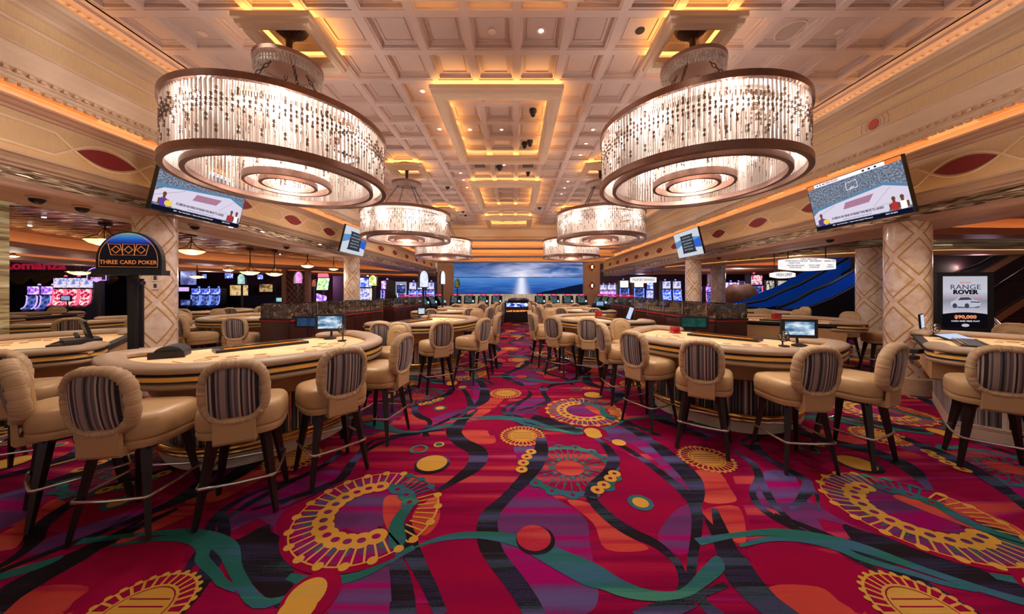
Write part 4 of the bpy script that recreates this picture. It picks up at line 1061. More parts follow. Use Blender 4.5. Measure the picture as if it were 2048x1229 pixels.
C_tea = stria('carpet_teal', [(.3, K_te), (.48, rgb(38, 100, 90)), (.52, K_tb), (.58, K_te), (.66, rgb(66, 130, 112))], 4.0, fine=.16)
C_gol = stria('carpet_gold', [(.3, K_go), (.5, rgb(206, 154, 70)), (.52, rgb(180, 150, 70)), (.54, K_go)], 3.0)
CM = [C_base, C_pur, C_cri, C_ora, C_blk, C_tea, C_gol]
BA, PU, CR, OR, BK, TE, GO = range(7)
def G(px, py):
    z = F * CAMZ / (py - VY); return ((px - VX) * z / F, z)
def c1(u, v): return G(0 + u / 2.926, 830 + v / 2.926)
def c2(u, v): return G(500 + u / 2.926, 830 + v / 2.926)
def c3(u, v): return G(900 + u / 3.072, 700 + v / 3.072)
def c5(u, v): return G(1200 + u / 1.651, 800 + v / 1.651)
def c4(u, v): return G(1348 + u / 2.926, 830 + v / 2.926)
cell = []    # (layer + small step, material, points)
ITEM = [0]
def nx(layer): ITEM[0] += 1; return layer + .028 * (ITEM[0] % 30)
def smooth_closed(p, n=4):
    out = []; N_ = len(p)
    for i in range(N_):
        p0, p1, p2, p3 = (Vector(p[(i + k - 1) % N_]) for k in range(4))
        for j in range(n):
            t = j / n; out.append(tuple(.5 * ((2 * p1) + (-p0 + p2) * t + (2 * p0 - 5 * p1 + 4 * p2 - p3) * t * t + (-p0 + 3 * p1 - 3 * p2 + p3) * t ** 3)))
    return out
def smooth_open(p, n=4):
    out = []
    for i in range(len(p) - 1):
        p0 = Vector(p[max(i - 1, 0)]); p1 = Vector(p[i]); p2 = Vector(p[i + 1]); p3 = Vector(p[min(i + 2, len(p) - 1)])
        for j in range(n):
            t = j / n; out.append(tuple(.5 * ((2 * p1) + (-p0 + p2) * t + (2 * p0 - 5 * p1 + 4 * p2 - p3) * t * t + (-p0 + 3 * p1 - 3 * p2 + p3) * t ** 3)))
    out.append(tuple(p[-1])); return out
def blob(layer, m, pts): layer = nx(layer); cell.append((layer, m, smooth_closed(pts)))
def ribbon(layer, m, pts, ws):
    layer = nx(layer)
    q = smooth_open([(p[0], p[1], w_) for p, w_ in zip(pts, ws)])
    L_, R_ = [], []
    for i in range(len(q)):
        a = Vector(q[max(i - 1, 0)][:2]); b = Vector(q[min(i + 1, len(q) - 1)][:2]); d = (b - a).normalized(); w_ = q[i][2]
        L_.append((q[i][0] - d.y * w_, q[i][1] + d.x * w_)); R_.append((q[i][0] + d.y * w_, q[i][1] - d.x * w_))
    for i in range(len(q) - 1): cell.append((layer, m, [L_[i], R_[i], R_[i + 1], L_[i + 1]]))
def disc(layer, m, c, r, n=20, rx=1.0): layer = nx(layer); cell.append((layer, m, [(c[0] + r * rx * cos(2 * PI * k / n), c[1] + r * sin(2 * PI * k / n)) for k in range(n)]))
def annulus(layer, m, c, r0, r1, a0=0, a1=360, n=24):
    layer = nx(layer)
    for k in range(n):
        a = math.radians(a0 + (a1 - a0) * k / n); b = math.radians(a0 + (a1 - a0) * (k + 1) / n)
        cell.append((layer, m, [(c[0] + r0 * cos(a), c[1] + r0 * sin(a)), (c[0] + r1 * cos(a), c[1] + r1 * sin(a)), (c[0] + r1 * cos(b), c[1] + r1 * sin(b)), (c[0] + r0 * cos(b), c[1] + r0 * sin(b))]))
def spoke(layer, m, c, r0, r1, deg, w_):
    layer = nx(layer)
    a = math.radians(deg); d = (cos(a), sin(a)); n = (-d[1] * w_, d[0] * w_)
    cell.append((layer, m, [(c[0] + d[0] * r0 + n[0], c[1] + d[1] * r0 + n[1]), (c[0] + d[0] * r0 - n[0], c[1] + d[1] * r0 - n[1]), (c[0] + d[0] * r1 - n[0], c[1] + d[1] * r1 - n[1]), (c[0] + d[0] * r1 + n[0], c[1] + d[1] * r1 + n[1])]))
# -- large fields
blob(0, PU, [c2(1590, 370), c2(1460, 520), c2(1450, 690), c2(1500, 820), c2(1640, 1000), c2(1720, 1160), c2(1960, 1160), c2(2040, 1040), c2(1990, 760), c2(1960, 600), c2(1800, 490)])
blob(0, CR, [c2(975, 790), c2(1150, 730), c2(1330, 722), c2(1400, 850), c2(1540, 1020), c2(1640, 1160), c2(1130, 1160), c2(1090, 1020), c2(1000, 900)])
blob(0, PU, [c2(440, 990), c2(620, 950), c2(830, 870), c2(870, 960), c2(860, 1160), c2(470, 1160)])
blob(0, PU, [c3(560, 400), c3(330, 360), c3(420, 320), c3(540, 290), c3(760, 330), c3(800, 400), c3(640, 450)])
blob(0, PU, [c3(1080, 560), c3(930, 535), c3(1120, 520), c3(1260, 600), c3(1400, 740), c3(1490, 860), c3(1400, 820), c3(1240, 660)])
blob(0, CR, [c3(1000, 600), c3(1200, 690), c3(1400, 830), c3(1400, 980), c3(1280, 1120), c3(1080, 1060), c3(930, 960), c3(880, 880), c3(990, 760), c3(1020, 680)])
blob(0, OR, [c3(720, 920), c3(860, 940), c3(960, 1040), c3(1100, 1140), c3(1220, 1220), c3(960, 1220), c3(880, 1060)])
blob(0, PU, [c3(1280, 1120), c3(1400, 970), c3(1500, 960), c3(1490, 1220), c3(1330, 1229)])
blob(0, PU, [c3(400, 580), c3(530, 560), c3(520, 620), c3(440, 700), c3(410, 660)])
blob(0, CR, [c3(300, 440), c3(520, 500), c3(530, 560), c3(400, 590), c3(260, 560), c3(240, 480)])
blob(0, OR, [c3(80, 500), c3(240, 480), c3(275, 530), c3(270, 570), c3(150, 570)])
blob(0, CR, [c3(1540, 560), c3(1700, 700), c3(1780, 900), c3(1840, 1060), c3(1780, 1080), c3(1560, 980), c3(1500, 820), c3(1430, 690)])
blob(1, OR, [c3(1560, 980), c3(1770, 960), c3(1820, 1150), c3(1760, 1180), c3(1600, 1060)])
blob(1, OR, [c3(1490, 750), c3(1640, 740), c3(1730, 860), c3(1750, 930), c3(1540, 920)])
blob(0, PU, [c4(540, 380), c4(640, 390), c4(800, 470), c4(840, 600), c4(880, 700), c4(760, 690), c4(620, 560), c4(560, 470)])
blob(0, CR, [c4(440, 780), c4(640, 745), c4(900, 800), c4(1040, 860), c4(1130, 950), c4(1100, 1160), c4(760, 1000), c4(520, 980), c4(470, 880)])
blob(0, OR, [c4(560, 1000), c4(840, 1000), c4(960, 1080), c4(1040, 1160), c4(600, 1160)])
blob(0, PU, [c4(1700, 980), c4(2040, 1000), c4(2048, 1060), c4(1800, 1040)])
blob(0, CR, [c2(150, 660), c2(200, 560), c2(320, 460), c2(600, 330), c2(860, 330), c2(780, 360), c2(480, 420), c2(280, 560), c2(190, 700), c2(220, 860)])
# interior of the big rosette
blob(1, PU, [c2(560, 520), c2(720, 440), c2(860, 420), c2(800, 520), c2(780, 640), c2(640, 690), c2(520, 620)])
blob(1, OR, [c2(790, 480), c2(880, 470), c2(900, 560), c2(830, 680), c2(780, 600)])
blob(1, OR, [c2(960, 560), c2(1010, 520), c2(1090, 480), c2(1110, 600), c2(1030, 700), c2(950, 660)])
# -- black ribbons
ribbon(2, BK, [c2(1500, -20), c2(1600, 25), c2(1690, 100), c2(1700, 200), c2(1640, 330), c2(1500, 480), c2(1400, 590), c2(1395, 720), c2(1440, 830), c2(1570, 1000), c2(1670, 1167), c2(1700, 1260)], [.02, .04, .05, .06, .055, .045, .065, .07, .06, .055, .05, .02])
ribbon(2, BK, [c2(1330, -30), c2(1260, 20), c2(1190, 80), c2(1230, 150), c2(1330, 210), c2(1320, 290), c2(1200, 380), c2(1100, 440)], [.02, .05, .08, .08, .09, .08, .04, .02])
ribbon(2, BK, [c2(1000, 110), c2(850, 130), c2(720, 150), c2(640, 230), c2(590, 300), c2(540, 370), c2(300, 460), c2(180, 520)], [.01, .02, .02, .03, .03, .02, .02, .01])
ribbon(2, BK, [c2(755, 650), c2(830, 800), c2(880, 950), c2(905, 1167), c2(905, 1260)], [.01, .03, .05, .055, .04])
ribbon(2, BK, [c2(900, 640), c2(930, 760), c2(1000, 900), c2(1060, 1020), c2(1120, 1167)], [.05, .055, .04, .035, .03])
ribbon(2, BK, [c1(1560, 640), c1(1520, 760), c1(1530, 880), c1(1600, 1000), c1(1650, 1110)], [.02, .06, .07, .05, .02])
ribbon(2, BK, [c3(880, 530), c3(960, 590), c3(1005, 680), c3(960, 760), c3(875, 830), c3(865, 900), c3(960, 1010), c3(1100, 1110), c5(180, 470), c5(250, 530), c5(274, 590), c5(262, 640), c5(200, 682), c5(120, 715)], [.02, .04, .045, .04, .035, .04, .045, .045, .035, .025, .022, .022, .03, .03])
ribbon(2, BK, [c3(920, 525), c3(1060, 590), c3(1200, 680), c3(1330, 780), c3(1440, 870), c3(1510, 970), c5(319, 430), c5(306, 520), c5(302, 600), c5(335, 660), c5(395, 715)], [.01, .03, .035, .04, .045, .04, .03, .026, .024, .03, .04])
ribbon(2, BK, [c3(1130, 510), c3(1250, 570), c3(1380, 680), c3(1480, 780), c3(1520, 880), c3(1525, 980)], [.01, .06, .08, .08, .05, .01])

ribbon(2, BK, [c5(333, 368), c5(380, 435), c5(435, 515), c5(490, 590), c5(550, 650), c5(620, 725)], [.003, .03, .075, .07, .055, .05])

ribbon(2, BK, [c5(440, 165), c5(500, 205), c5(526, 255), c5(503, 300), c5(530, 352), c5(610, 405), c5(720, 455), c5(830, 515), c5(940, 575)], [.02, .03, .032, .022, .03, .03, .025, .025, .015])
ribbon(2, BK, [c5(530, 262), c5(562, 325), c5(605, 375), c5(655, 418)], [.03, .03, .024, .008])
ribbon(2, BK, [c4(380, 160), c4(560, 260), c4(760, 370), c4(830, 450), c4(850, 560)], [.01, .014, .014, .014, .006])
ribbon(2, BK, [c4(1020, 730), c4(1200, 800), c4(1400, 870), c4(1640, 930)], [.02, .05, .05, .03])
ribbon(2, BK, [c3(800, 195), c3(640, 215), c3(575, 260), c3(605, 315), c3(520, 345), c3(420, 370)], [.015, .025, .035, .04, .03, .015])
ribbon(2, BK, [c3(500, 415), c3(620, 440), c3(760, 480), c3(820, 500)], [.09, .10, .05, .01])
# -- teal ribbons
blob(3, TE, [c2(945, 780), c2(1080, 718), c2(1230, 685), c2(1400, 680), c2(1550, 695), c2(1750, 755), c2(1900, 815), c5(0, 545), c5(70, 590), c5(150, 622), c5(240, 630), c5(290, 605), c5(330, 560), c5(385, 512), c5(412, 558), c5(340, 620), c5(280, 650), c5(180, 662), c5(80, 650), c5(0, 622), c2(1940, 985), c2(1700, 850), c2(1560, 768), c2(1330, 720), c2(1100, 740)])
ribbon(3, TE, [c2(225, 940), c2(380, 975), c2(560, 955), c2(700, 910), c2(860, 820), c2(960, 770)], [.02, .035, .03, .025, .025, .02])
ribbon(3, TE, [c4(385, 765), c4(560, 722), c4(760, 725), c4(960, 775), c4(1110, 840), c4(1400, 925), c4(1560, 975), c4(1760, 1020)], [.01, .022, .032, .036, .03, .024, .022, .015])

ribbon(3, TE, [c3(0, 425), c3(160, 413), c3(320, 410), c3(480, 432), c3(600, 470), c3(760, 512), c3(840, 500)], [.03, .02, .035, .05, .03, .03, .01])
# -- big rosette (gold crescent chain, spokes, nodes; teal quarter)
cc = (-1.03, 2.30)
annulus(4, CR, cc, .30, .52, 70, 310, 40); annulus(4, PU, cc, .30, .452, 78, 312, 40)
for k in range(30):
    if k % 2 == 0: annulus(4, TE, cc, .335, .40, 95 + k * 7.4 + 1, 95 + k * 7.4 + 4, 2)
for k in range(29): spoke(5, GO, cc, .30, .468, 78 + 8.5 * k, .0065)
annulus(5, GO, cc, .468, .478, 76, 316, 48)
for d in range(80, 320, 18): disc(6, GO, (cc[0] + .474 * cos(math.radians(d)), cc[1] + .474 * sin(math.radians(d))), .030, 14)
for d in range(98, 318, 17):
    p = (cc[0] + .285 * cos(math.radians(d)), cc[1] + .285 * sin(math.radians(d))); disc(6, GO, p, .068, 18); disc(7, PU, p, .023, 12, 1.2)
for d in range(34, 78, 7): spoke(5, TE, cc, .30, .45, d, .007)
annulus(5, TE, cc, .455, .468, 30, 76, 10); annulus(5, TE, cc, .25, .32, 20, 85, 12)
for d in (38, 56, 72): disc(6, TE, (cc[0] + .462 * cos(math.radians(d)), cc[1] + .462 * sin(math.radians(d))), .03, 12)
for d in (66, 42, 20): p = (cc[0] + .27 * cos(math.radians(d)), cc[1] + .27 * sin(math.radians(d))); disc(6, TE, p, .062, 14); disc(7, CR, p, .02, 10)
ribbon(5, TE, [(cc[0] + .26, cc[1] + .05), (cc[0] + .24, cc[1] - .12), (cc[0] + .30, cc[1] - .28), (cc[0] + .33, cc[1] - .36)], [.04, .045, .05, .01])
annulus(5, GO, cc, .468, .482, -38, 24, 14)
for d in range(-38, 26, 7): spoke(5, GO, cc, .33, .47, d, .006)
for d in (-34, -14, 6, 22): disc(6, GO, (cc[0] + .476 * cos(math.radians(d)), cc[1] + .476 * sin(math.radians(d))), .030, 14)
# -- teal lace medallion
tc_ = (.48, 2.86)
disc(4, BA, tc_, .40, 36)
annulus(4, TE, tc_, .34, .405, 0, 360, 36)
for k in range(15):
    a = 2 * PI * k / 15; p = (tc_[0] + .385 * cos(a), tc_[1] + .385 * sin(a)); disc(5, TE, p, .055, 12); disc(6, CR, p, .018, 8)
for k in range(30): spoke(5, TE, tc_, .17, .35, k * 12, .0045)
for k in range(15):
    a = 2 * PI * (k + .5) / 15; p = (tc_[0] + .25 * cos(a), tc_[1] + .25 * sin(a)); disc(5, TE, p, .018, 8)
for k in range(12):
    a = 2 * PI * k / 12; p = (tc_[0] + .155 * cos(a), tc_[1] + .155 * sin(a)); disc(5, TE, p, .032, 10); disc(6, OR, p, .011, 6)
disc(5, OR, tc_, .125, 24)
# ribbons that pass over the medallion edges
ribbon(7, BK, [c3(560, 540), c3(560, 620), c3(530, 700), c3(470, 780), c3(400, 850)], [.05, .07, .07, .06, .05])
ribbon(7, BK, [c3(1000, 640), c3(1005, 690), c3(960, 760), c3(875, 830), c3(865, 900)], [.045, .055, .04, .035, .05])
# -- sunflower discs
for c_ in (G(1044.8, 871), G(1412.7, 916.5)):
    disc(4, CR, c_, .225, 30)
    for k in range(28): spoke(5, GO, c_, .15, .222, k * 360 / 28, .006)
    annulus(5, GO, c_, .215, .226, 0, 360, 28)
    for k in range(28): a = 2 * PI * (k + .5) / 28; disc(5, GO, (c_[0] + .228 * cos(a), c_[1] + .228 * sin(a)), .016, 8)
    disc(6, GO, c_, .155, 26); annulus(7, CR, c_, .136, .142, 0, 360, 26)
    for k, dy in enumerate((-.08, -.045, -.01, .03, .07)):
        hw_ = math.sqrt(.125 ** 2 - dy ** 2) * (.9 if k % 2 else 1); cell.append((7, CR, [(c_[0] - hw_, c_[1] + dy - .004), (c_[0] + hw_, c_[1] + dy - .004), (c_[0] + hw_, c_[1] + dy + .004), (c_[0] - hw_, c_[1] + dy + .004)]))
# -- plain discs
disc(4, BK, (-.745, 2.925), .158, 26); disc(5, GO, (-.75, 2.94), .135, 26)
disc(4, CR, (-1.04, 1.66), .15, 26, .9); disc(5, GO, (-1.066, 1.66), .105, 24, .85)
disc(5, GO, (.856, 3.52), .085, 22); disc(5, GO, (1.067, 3.34), .07, 20)
disc(5, TE, (.923, 2.39), .09, 22); disc(6, GO, (.923, 2.39), .058, 20)
disc(4, BK, (.128, 2.035), .122, 24); disc(5, OR, (.118, 2.05), .108, 24)
annulus(5, TE, (-.946, 3.2), .062, .088, 0, 360, 22); disc(5, GO, (-.77, 3.294), .055, 18); disc(6, TE, (-.77, 3.294), .034, 14)
for p in ((.155, 3.143), (.11, 3.047), (.076, 2.94), (.058, 2.83), (.846, 2.765), (.79, 2.694), (.711, 2.603), (.643, 2.538)):
    disc(8, GO, p, .052, 16); disc(9, CR, p, .018, 10)
# -- lay the repeat
mb = MB(); mb.nofix = True
LZ = .0007; TOPZ = -.0002 - 10 * LZ
X0, X1, Y0_, Y1_ = -15.0, 15.0, -2.0, 21.95
mb.quad((X0, Y0_, TOPZ - LZ), (X1, Y0_, TOPZ - LZ), (X1, Y1_, TOPZ - LZ), (X0, Y1_, TOPZ - LZ), BA)
from mathutils.geometry import tessellate_polygon
tess = []
for (ly, m_, pts) in cell:
    if len(pts) <= 4: tess.append((ly, m_, pts, [tuple(range(len(pts)))]))
    else: tess.append((ly, m_, pts, [tuple(t_) for t_ in tessellate_polygon([[Vector((p[0], p[1], 0)) for p in pts]])]))
for j in range(-2, 11):
    for i in range(-5, 5):
        ox = 3.84 * i + (1.92 * (j % 2)); oy = 1.93 * j
        if ox < -10.5 or ox > 10.5: continue
        if abs(ox) - 2.2 > (oy + 3.6) * 1.75: continue
        for (ly, m_, pts, fs) in tess:
            if oy > 10 and ly >= 7: continue
            z = TOPZ + ly * LZ + 6e-6 * ((i + 2 * j) % 3)
            mb.add([(p[0] + ox, min(p[1] + oy, 21.9), z) for p in pts], fs, m_)
# faces must look up
V = mb.v; nf = []
for f in mb.f:
    a, b, c = (V[k] for k in f[:3])
    nz = (b[0] - a[0]) * (c[1] - a[1]) - (b[1] - a[1]) * (c[0] - a[0]); nf.append(f if nz > 0 else f[::-1])
mb.f = nf
cp = mb.build('floor_carpet', CM, kind='structure')
# ================================================================== signs, screens, pits, slot machines
def at(px, py, Y): return ((px - VX) * Y / F, Y, CAMZ + (VY - py) * Y / F)
def X_(px, Y): return (px - VX) * Y / F
def Z_(py, Y): return CAMZ + (VY - py) * Y / F
E_white = emis('lit_white', (1, .96, .95, 1), 1.0)
E_red = emis('lit_red', (1, .08, .14, 1), 2.2)
E_pink = emis('lit_pink', (1, .22, .42, 1), 1.5)
E_blue = emis('lit_blue', (.12, .22, 1, 1), 2.2)
E_vio = emis('lit_violet', (.42, .28, 1, 1), 1.8)
E_orange = emis('neon_orange', rgb(236, 130, 64), .8)
E_green = emis('lit_green', (.4, .9, .6, 1), 1.0)
E_yel = emis('lit_yellow', (1, .85, .3, 1), 1.6)
M_darkm = mat('gunmetal', rgb(44, 42, 48), .4, .5)
M_mahog = mat('dark_mahogany', rgb(58, 24, 22), .3, noise=.2, nscale=5, coat=.4)
M_silv = mat('silver', rgb(170, 170, 180), .3, .9)

# ---- televisions (tilted down towards the floor), basketball broadcast
TVW, TVH = 1.40, .79
def fig(mb, x, z, s, jersey, skin, hair):
    mb.box(x - .035 * s, x + .035 * s, -.004, -.003, z, z + .10 * s, jersey); mb.box(x - .015 * s, x + .015 * s, -.004, -.003, z + .10 * s, z + .13 * s, skin)
    mb.prism([(x + .022 * s * cos(a), z + .15 * s + .028 * s * sin(a)) for a in [2 * PI * k / 10 for k in range(10)]], 'y', -.0045, -.003, skin)
    mb.box(x - .06 * s, x - .035 * s, -.004, -.003, z + .02 * s, z + .09 * s, skin); mb.box(x + .035 * s, x + .06 * s, -.004, -.003, z + .02 * s, z + .09 * s, skin)
def tv(label, px_bl, Yc, right, basket):
    """hangs over the frieze, screen faces the hall and down"""
    xb = 5.3 if right else -4.90
    t = thing('wall_television', label, 'television', (xb, Yc, 1.55 + (1.05 if right else 1.11)), 0)
    tilt = math.radians(14)
    # local: X along screen width, Y depth (screen at -Y), Z up
    t.rotation_euler = (tilt, 0, PI / 2 if not right else -PI / 2)
    mb = MB(); mb.box(-TVW / 2, TVW / 2, .0, .05, 0, TVH); mb.build('housing', M_blk, t)
    w_, h0, h1 = TVW / 2 - .012, .012, TVH - .012
    if basket:
        ms = [emis('tv_crowd', (.14, .17, .24, 1), 1.1), emis('tv_court', (.72, .66, .80, 1), 1.0), emis('tv_key', (.42, .20, .30, 1), 1.0), emis('tv_white', (.92, .92, 1, 1), 1.1),
              emis('tv_black', (.006, .006, .02, 1), 1), emis('tv_orange', (.9, .22, .04, 1), 1.0), emis('tv_blueb', (.10, .24, .40, 1), 1.0), emis('tv_purple', (.12, .05, .38, 1), 1), emis('tv_skin', (.16, .06, .03, 1), 1), emis('tv_gold', (.9, .62, .08, 1), 1), emis('tv_redj', (.5, .03, .04, 1), 1)]
        crowd = emis_ramp('tv_crowd_speckle', [(.3, (.05, .06, .09, 1)), (.5, (.15, .19, .27, 1)), (.62, (.36, .36, .42, 1)), (.75, (.12, .2, .3, 1))], 1.0, (1, 1, 1), 'noise', 42, coord='Object')
        ms[0] = crowd
        mb = MB()
        mb.box(-w_, w_, -.001, 0, h0, h1, 0)
        y1, y2 = -.002, -.001
        mb.prism([(-w_, .37), (-.2, .42), (.45, .50), (w_, .40), (w_, .34), (.4, .44), (-.2, .37), (-w_, .32)], 'y', -.0016, y2, 6)
        mb.prism([(-w_, .11), (w_, .11), (w_, .36), (.42, .46), (-.25, .385), (-w_ + .1, .33), (-w_, .26)], 'y', y1, y2, 1)
        mb.prism([(-.18, .26), (.20, .28), (.28, .385), (-.13, .36)], 'y', -.0026, -.002, 2)
        for a, b in (((-w_, .2), (-.3, .36)), ((.25, .2), (.5, .42)), ((-.4, .14), (.5, .20))):
            mb.tube([(a[0], -.0024, a[1]), (b[0], -.0024, b[1])], .0022, 4, 2)
        mb.tube([(-.06, -.003, .54), (.10, -.003, .55), (.10, -.003, .66), (-.06, -.003, .65), (-.06, -.003, .54)], .004, 4, 3); mb.tube([(-.01, -.003, .56), (.05, -.003, .565)], .005, 4, 3)
        mb.box(-w_, w_, -.003, y2, h0, .075, 4); mb.box(-.44, .42, -.003, -.002, .085, .19, 1)
        mb.box(-w_, w_, -.003, y2, h1 - .055, h1, 3); mb.box(-w_, -w_ + .13, -.0035, -.003, h1 - .055, h1, 5); mb.box(w_ - .19, w_, -.0035, -.003, h1 - .055, h1, 5)
        for k in range(3): mb.sphere((-w_ + .19 + .05 * k, -.004, h1 - .028), .013, 6, 4, (1, .1, 1)); mb.sphere((.22 + .08 * k, -.004, h1 - .03), .018, 6, 4, (1, .1, 1))
        fig(mb, -.56, .075, 1.15, 7, 8, 4); mb.sphere((-.49, -.004, .13), .055, 12, 9, (1, .05, .8))
        fig(mb, .50, .08, 1.1, 10, 8, 4); fig(mb, .60, .08, 1.1, 3, 8, 4)
        mb.build('screen', ms, t)
        text('headline', 'IS LEBRON ON VERGE OF REGRETTING MOVE TO LAKERS?', .048, ms[4], t, (-.01, -.004, .155), (PI / 2, 0, 0), .0003, .60, bold=.0014)
        text('subtitle', "Playoffs: team 3-6 over last 9 games; 10 games under .500", .022, ms[4], t, (-.01, -.004, .108), (PI / 2, 0, 0), .0003, .8)
        text('ticker', 'ESPN     Now: Trade Deadline   |   Reports: Lakers trading for Pelicans guard', .026, ms[3], t, (-.10, -.004, .048), (PI / 2, 0, 0), .0003, .74)
        text('channel', 'NEXT ON ESPN', .026, ms[3], t, (.44, -.004, .048), (PI / 2, 0, 0), .0003, .8)
        text('title', 'CHRIS BOSH', .052, emis('tv_redtext', (.6, .05, .03, 1), 1), t, (-.27, -.004, h1 - .027), (PI / 2, 0, 0), .0003, .8, bold=.001)
    else:
        ms = [emis('tv2_bg', (.62, .66, .72, 1), 1.0), emis('tv2_blue', (.03, .10, .5, 1), 1.2), emis('tv2_dark', (.03, .035, .05, 1), 1), emis('tv2_text', (.5, .55, .62, 1), 1.0), emis('tv2_lite', (.12, .28, .55, 1), 1)]
        mb = MB(); mb.box(-w_, w_, -.001, 0, h0, h1, 0); mb.prism([(-w_, .30), (-.1, .45), (w_, .33), (w_, .52), (0, .60), (-w_, .52)], 'y', -.002, -.001, 4)
        mb.prism([(.3, .25), (w_, .22), (w_, .5), (.3, .45)], 'y', -.0025, -.001, 1); mb.prism([(-.38, .12), (.40, .12), (.36, .17), (.33, .62), (.38, .66), (-.36, .66), (-.32, .62), (-.34, .17)], 'y', -.003, -.001, 2)
        mb.build('screen', ms, t)
        for k in range(5): text('caption', ('NOTICE TO GUESTS', 'PLAYERS CARD REQUIRED', 'TABLE GAMES EVENT', 'TONIGHT 7PM TO 11PM', 'SEE PIT FOR DETAILS')[k], .055, ms[3], t, (0, -.005, .58 - .09 * k), (PI / 2, 0, 0), .0003, .9)
    mb = MB(); mb.box(-.06, .06, .05, .40, TVH * .45, TVH * .55); mb.build('bracket', M_blkm, t)
    return t
tv('large television showing a basketball broadcast on the left beam above the near column', 0, 5.05, False, True)
tv('large television showing a basketball broadcast on the right beam above the near column', 0, 5.0, True, True)
tv('small tilted television with a grey notice, on the left beam over the second column', 0, 9.77, False, False)
tv('small tilted television with a grey notice, on the right beam over the second column', 0, 9.8, True, False)

# ---- three card poker sign on its post
Y = 3.6; t = thing('table_sign', 'arched black THREE CARD POKER sign on a tall post', 'sign', (X_(262, Y), Y, 0), .16)
sw = 112 * Y / F / 2; z0, z1 = Z_(541, Y), Z_(464, Y)
def arch(w2, zb, zt, n=16, sq_=.48):
    h = (zt - zb) * sq_
    return [(-w2, zb), (w2, zb)] + [(w2 * cos(PI * k / n), zt - h + h * sin(PI * k / n)) for k in range(n + 1)]
mb = MB(); mb.prism(arch(sw, z0, z1, sq_=.75), 'y', -.02, .03); mb.build('board', M_blk, t)
m_face = emis_ramp('sign_face_reflection', [(.0, (.008, .006, .006, 1)), (.66, (.01, .008, .012, 1)), (.80, (.02, .07, .45, 1)), (.92, (.05, .25, .5, 1)), (1, (.1, .5, .3, 1))], 1.0, (1, 1, 1), 'axis', axis=2)  # blue-green top is a screen reflection put into the emission colours
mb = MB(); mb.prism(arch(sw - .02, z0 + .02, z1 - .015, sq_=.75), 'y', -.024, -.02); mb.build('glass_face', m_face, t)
mb = MB(); pr = arch(sw - .035, z0 + .035, z1 - .03, sq_=.75); mb.tube([(u, -.026, v) for u, v in pr], .0035, 5, closed=True); mb.build('neon_border', mat('copper_line', rgb(190, 120, 70), .4, .2, emit=rgb(190, 110, 60), estr=.4), t)
zc_ = z0 + .225
for k in (-1, 0, 1):
    mb = MB(); cx = k * .118; s_ = k * .012
    mb.tube([(cx - .056 + s_ * 1.4, -.027, zc_ + .06), (cx + .056 + s_ * 1.4, -.027, zc_ + .06 - abs(k) * .004), (cx + .056 - s_, -.027, zc_ - .06), (cx - .056 - s_, -.027, zc_ - .06)], .0035, 5, closed=True)
    mb.tube([(cx - .04, -.027, zc_), (cx, -.027, zc_ + .04), (cx + .04, -.027, zc_), (cx, -.027, zc_ - .04)], .0045, 5, closed=True)
    mb.build('card_outline', E_orange, t)
text('lettering', 'THREE CARD POKER', .062, E_orange, t, (0, -.027, z0 + .085), (PI / 2, 0, 0), .001, .93, bold=.0004)
mb = MB(); mb.box(-sw - .015, sw + .02, -.05, .06, z0 - .055, z0); mb.build('base_rail', M_blk, t)
mb = MB(); mb.box(-.035, .035, 0, .05, 0, z0 - .05); mb.build('post', M_blkm, t)
mb = MB(); mb.box(.05, .085, .03, .05, .92, z0 - .09); mb.box(.03, .09, .0, .06, z0 - .16, z0 - .12); mb.build('cable_channel', M_darkm, t)
mb = MB(); mb.box(-.16, .16, -.16, .16, 0, .02); mb.build('foot_plate', M_blkm, t)

# ---- smaller arched signs on posts
def arch_sign(px, py, Y, wpx, hpx, mface, label, rz=0.0, ybase=None):
    t = thing('table_sign', label, 'sign', (X_(px, Y), Y, 0), rz, 'arched signs on posts')
    w2 = wpx * Y / F / 2 / max(.25, abs(cos(rz)) if abs(rz) < 1.2 else .25); w2 = min(w2, .24); zc = Z_(py, Y); h2 = hpx * Y / F / 2
    mb = MB(); mb.prism(arch(w2 + .02, zc - h2, zc + h2 + .02), 'y', 0, .06); mb.build('board', M_blk, t)
    mb = MB(); mb.prism(arch(w2, zc - h2 + .02, zc + h2), 'y', -.006, 0); mb.build('lit_face', mface, t)
    mb = MB(); mb.box(-.025, .025, .01, .05, 0.02, zc - h2); mb.build('post', M_blkm, t)
    mb = MB(); mb.box(-.14, .14, -.12, .16, 0, .02); mb.build('foot_plate', M_blkm, t)
    return t
def face(name, a, b, c, s=1.2, sc=7): return emis_ramp(name, [(.35, a), (.5, b), (.65, c)], s, (1, 1, 1), 'noise', sc, coord='Object')
arch_sign(745.5, 562, 9.6, 15, 22, face('sunny_face', (.9, .95, .85, 1), (.75, .72, .15, 1), (.15, .35, .12, 1), 1.3), 'arched white sign with yellow and green picture by the second left column')
arch_sign(848, 559, 8.35, 12, 34, face('lilac_face', (.5, .55, .95, 1), (.72, .74, 1, 1), (.6, .6, .95, 1), 1.3), 'tall lilac arched sign turned sideways over the second left table', .9)
arch_sign(886, 556, 11.9, 6, 27, face('lilac_face_b', (.7, .75, 1, 1), (.85, .88, 1, 1), (.6, .62, .95, 1), 1.4), 'narrow lilac sign seen edge-on near the left end of the sea screen', 1.0)
arch_sign(914.5, 567, 15.0, 8, 17, face('dark_face', (.02, .02, .02, 1), (.25, .22, .04, 1), (.03, .12, .03, 1), .8), 'dark arched sign with green picture before the sea screen')
arch_sign(482.5, 559, 11.6, 14, 21, face('mint_face', (.3, .45, .75, 1), (.45, .8, .5, 1), (.75, .8, .95, 1), 1.0), 'arched sign with mint green picture beneath the bowl lamps')
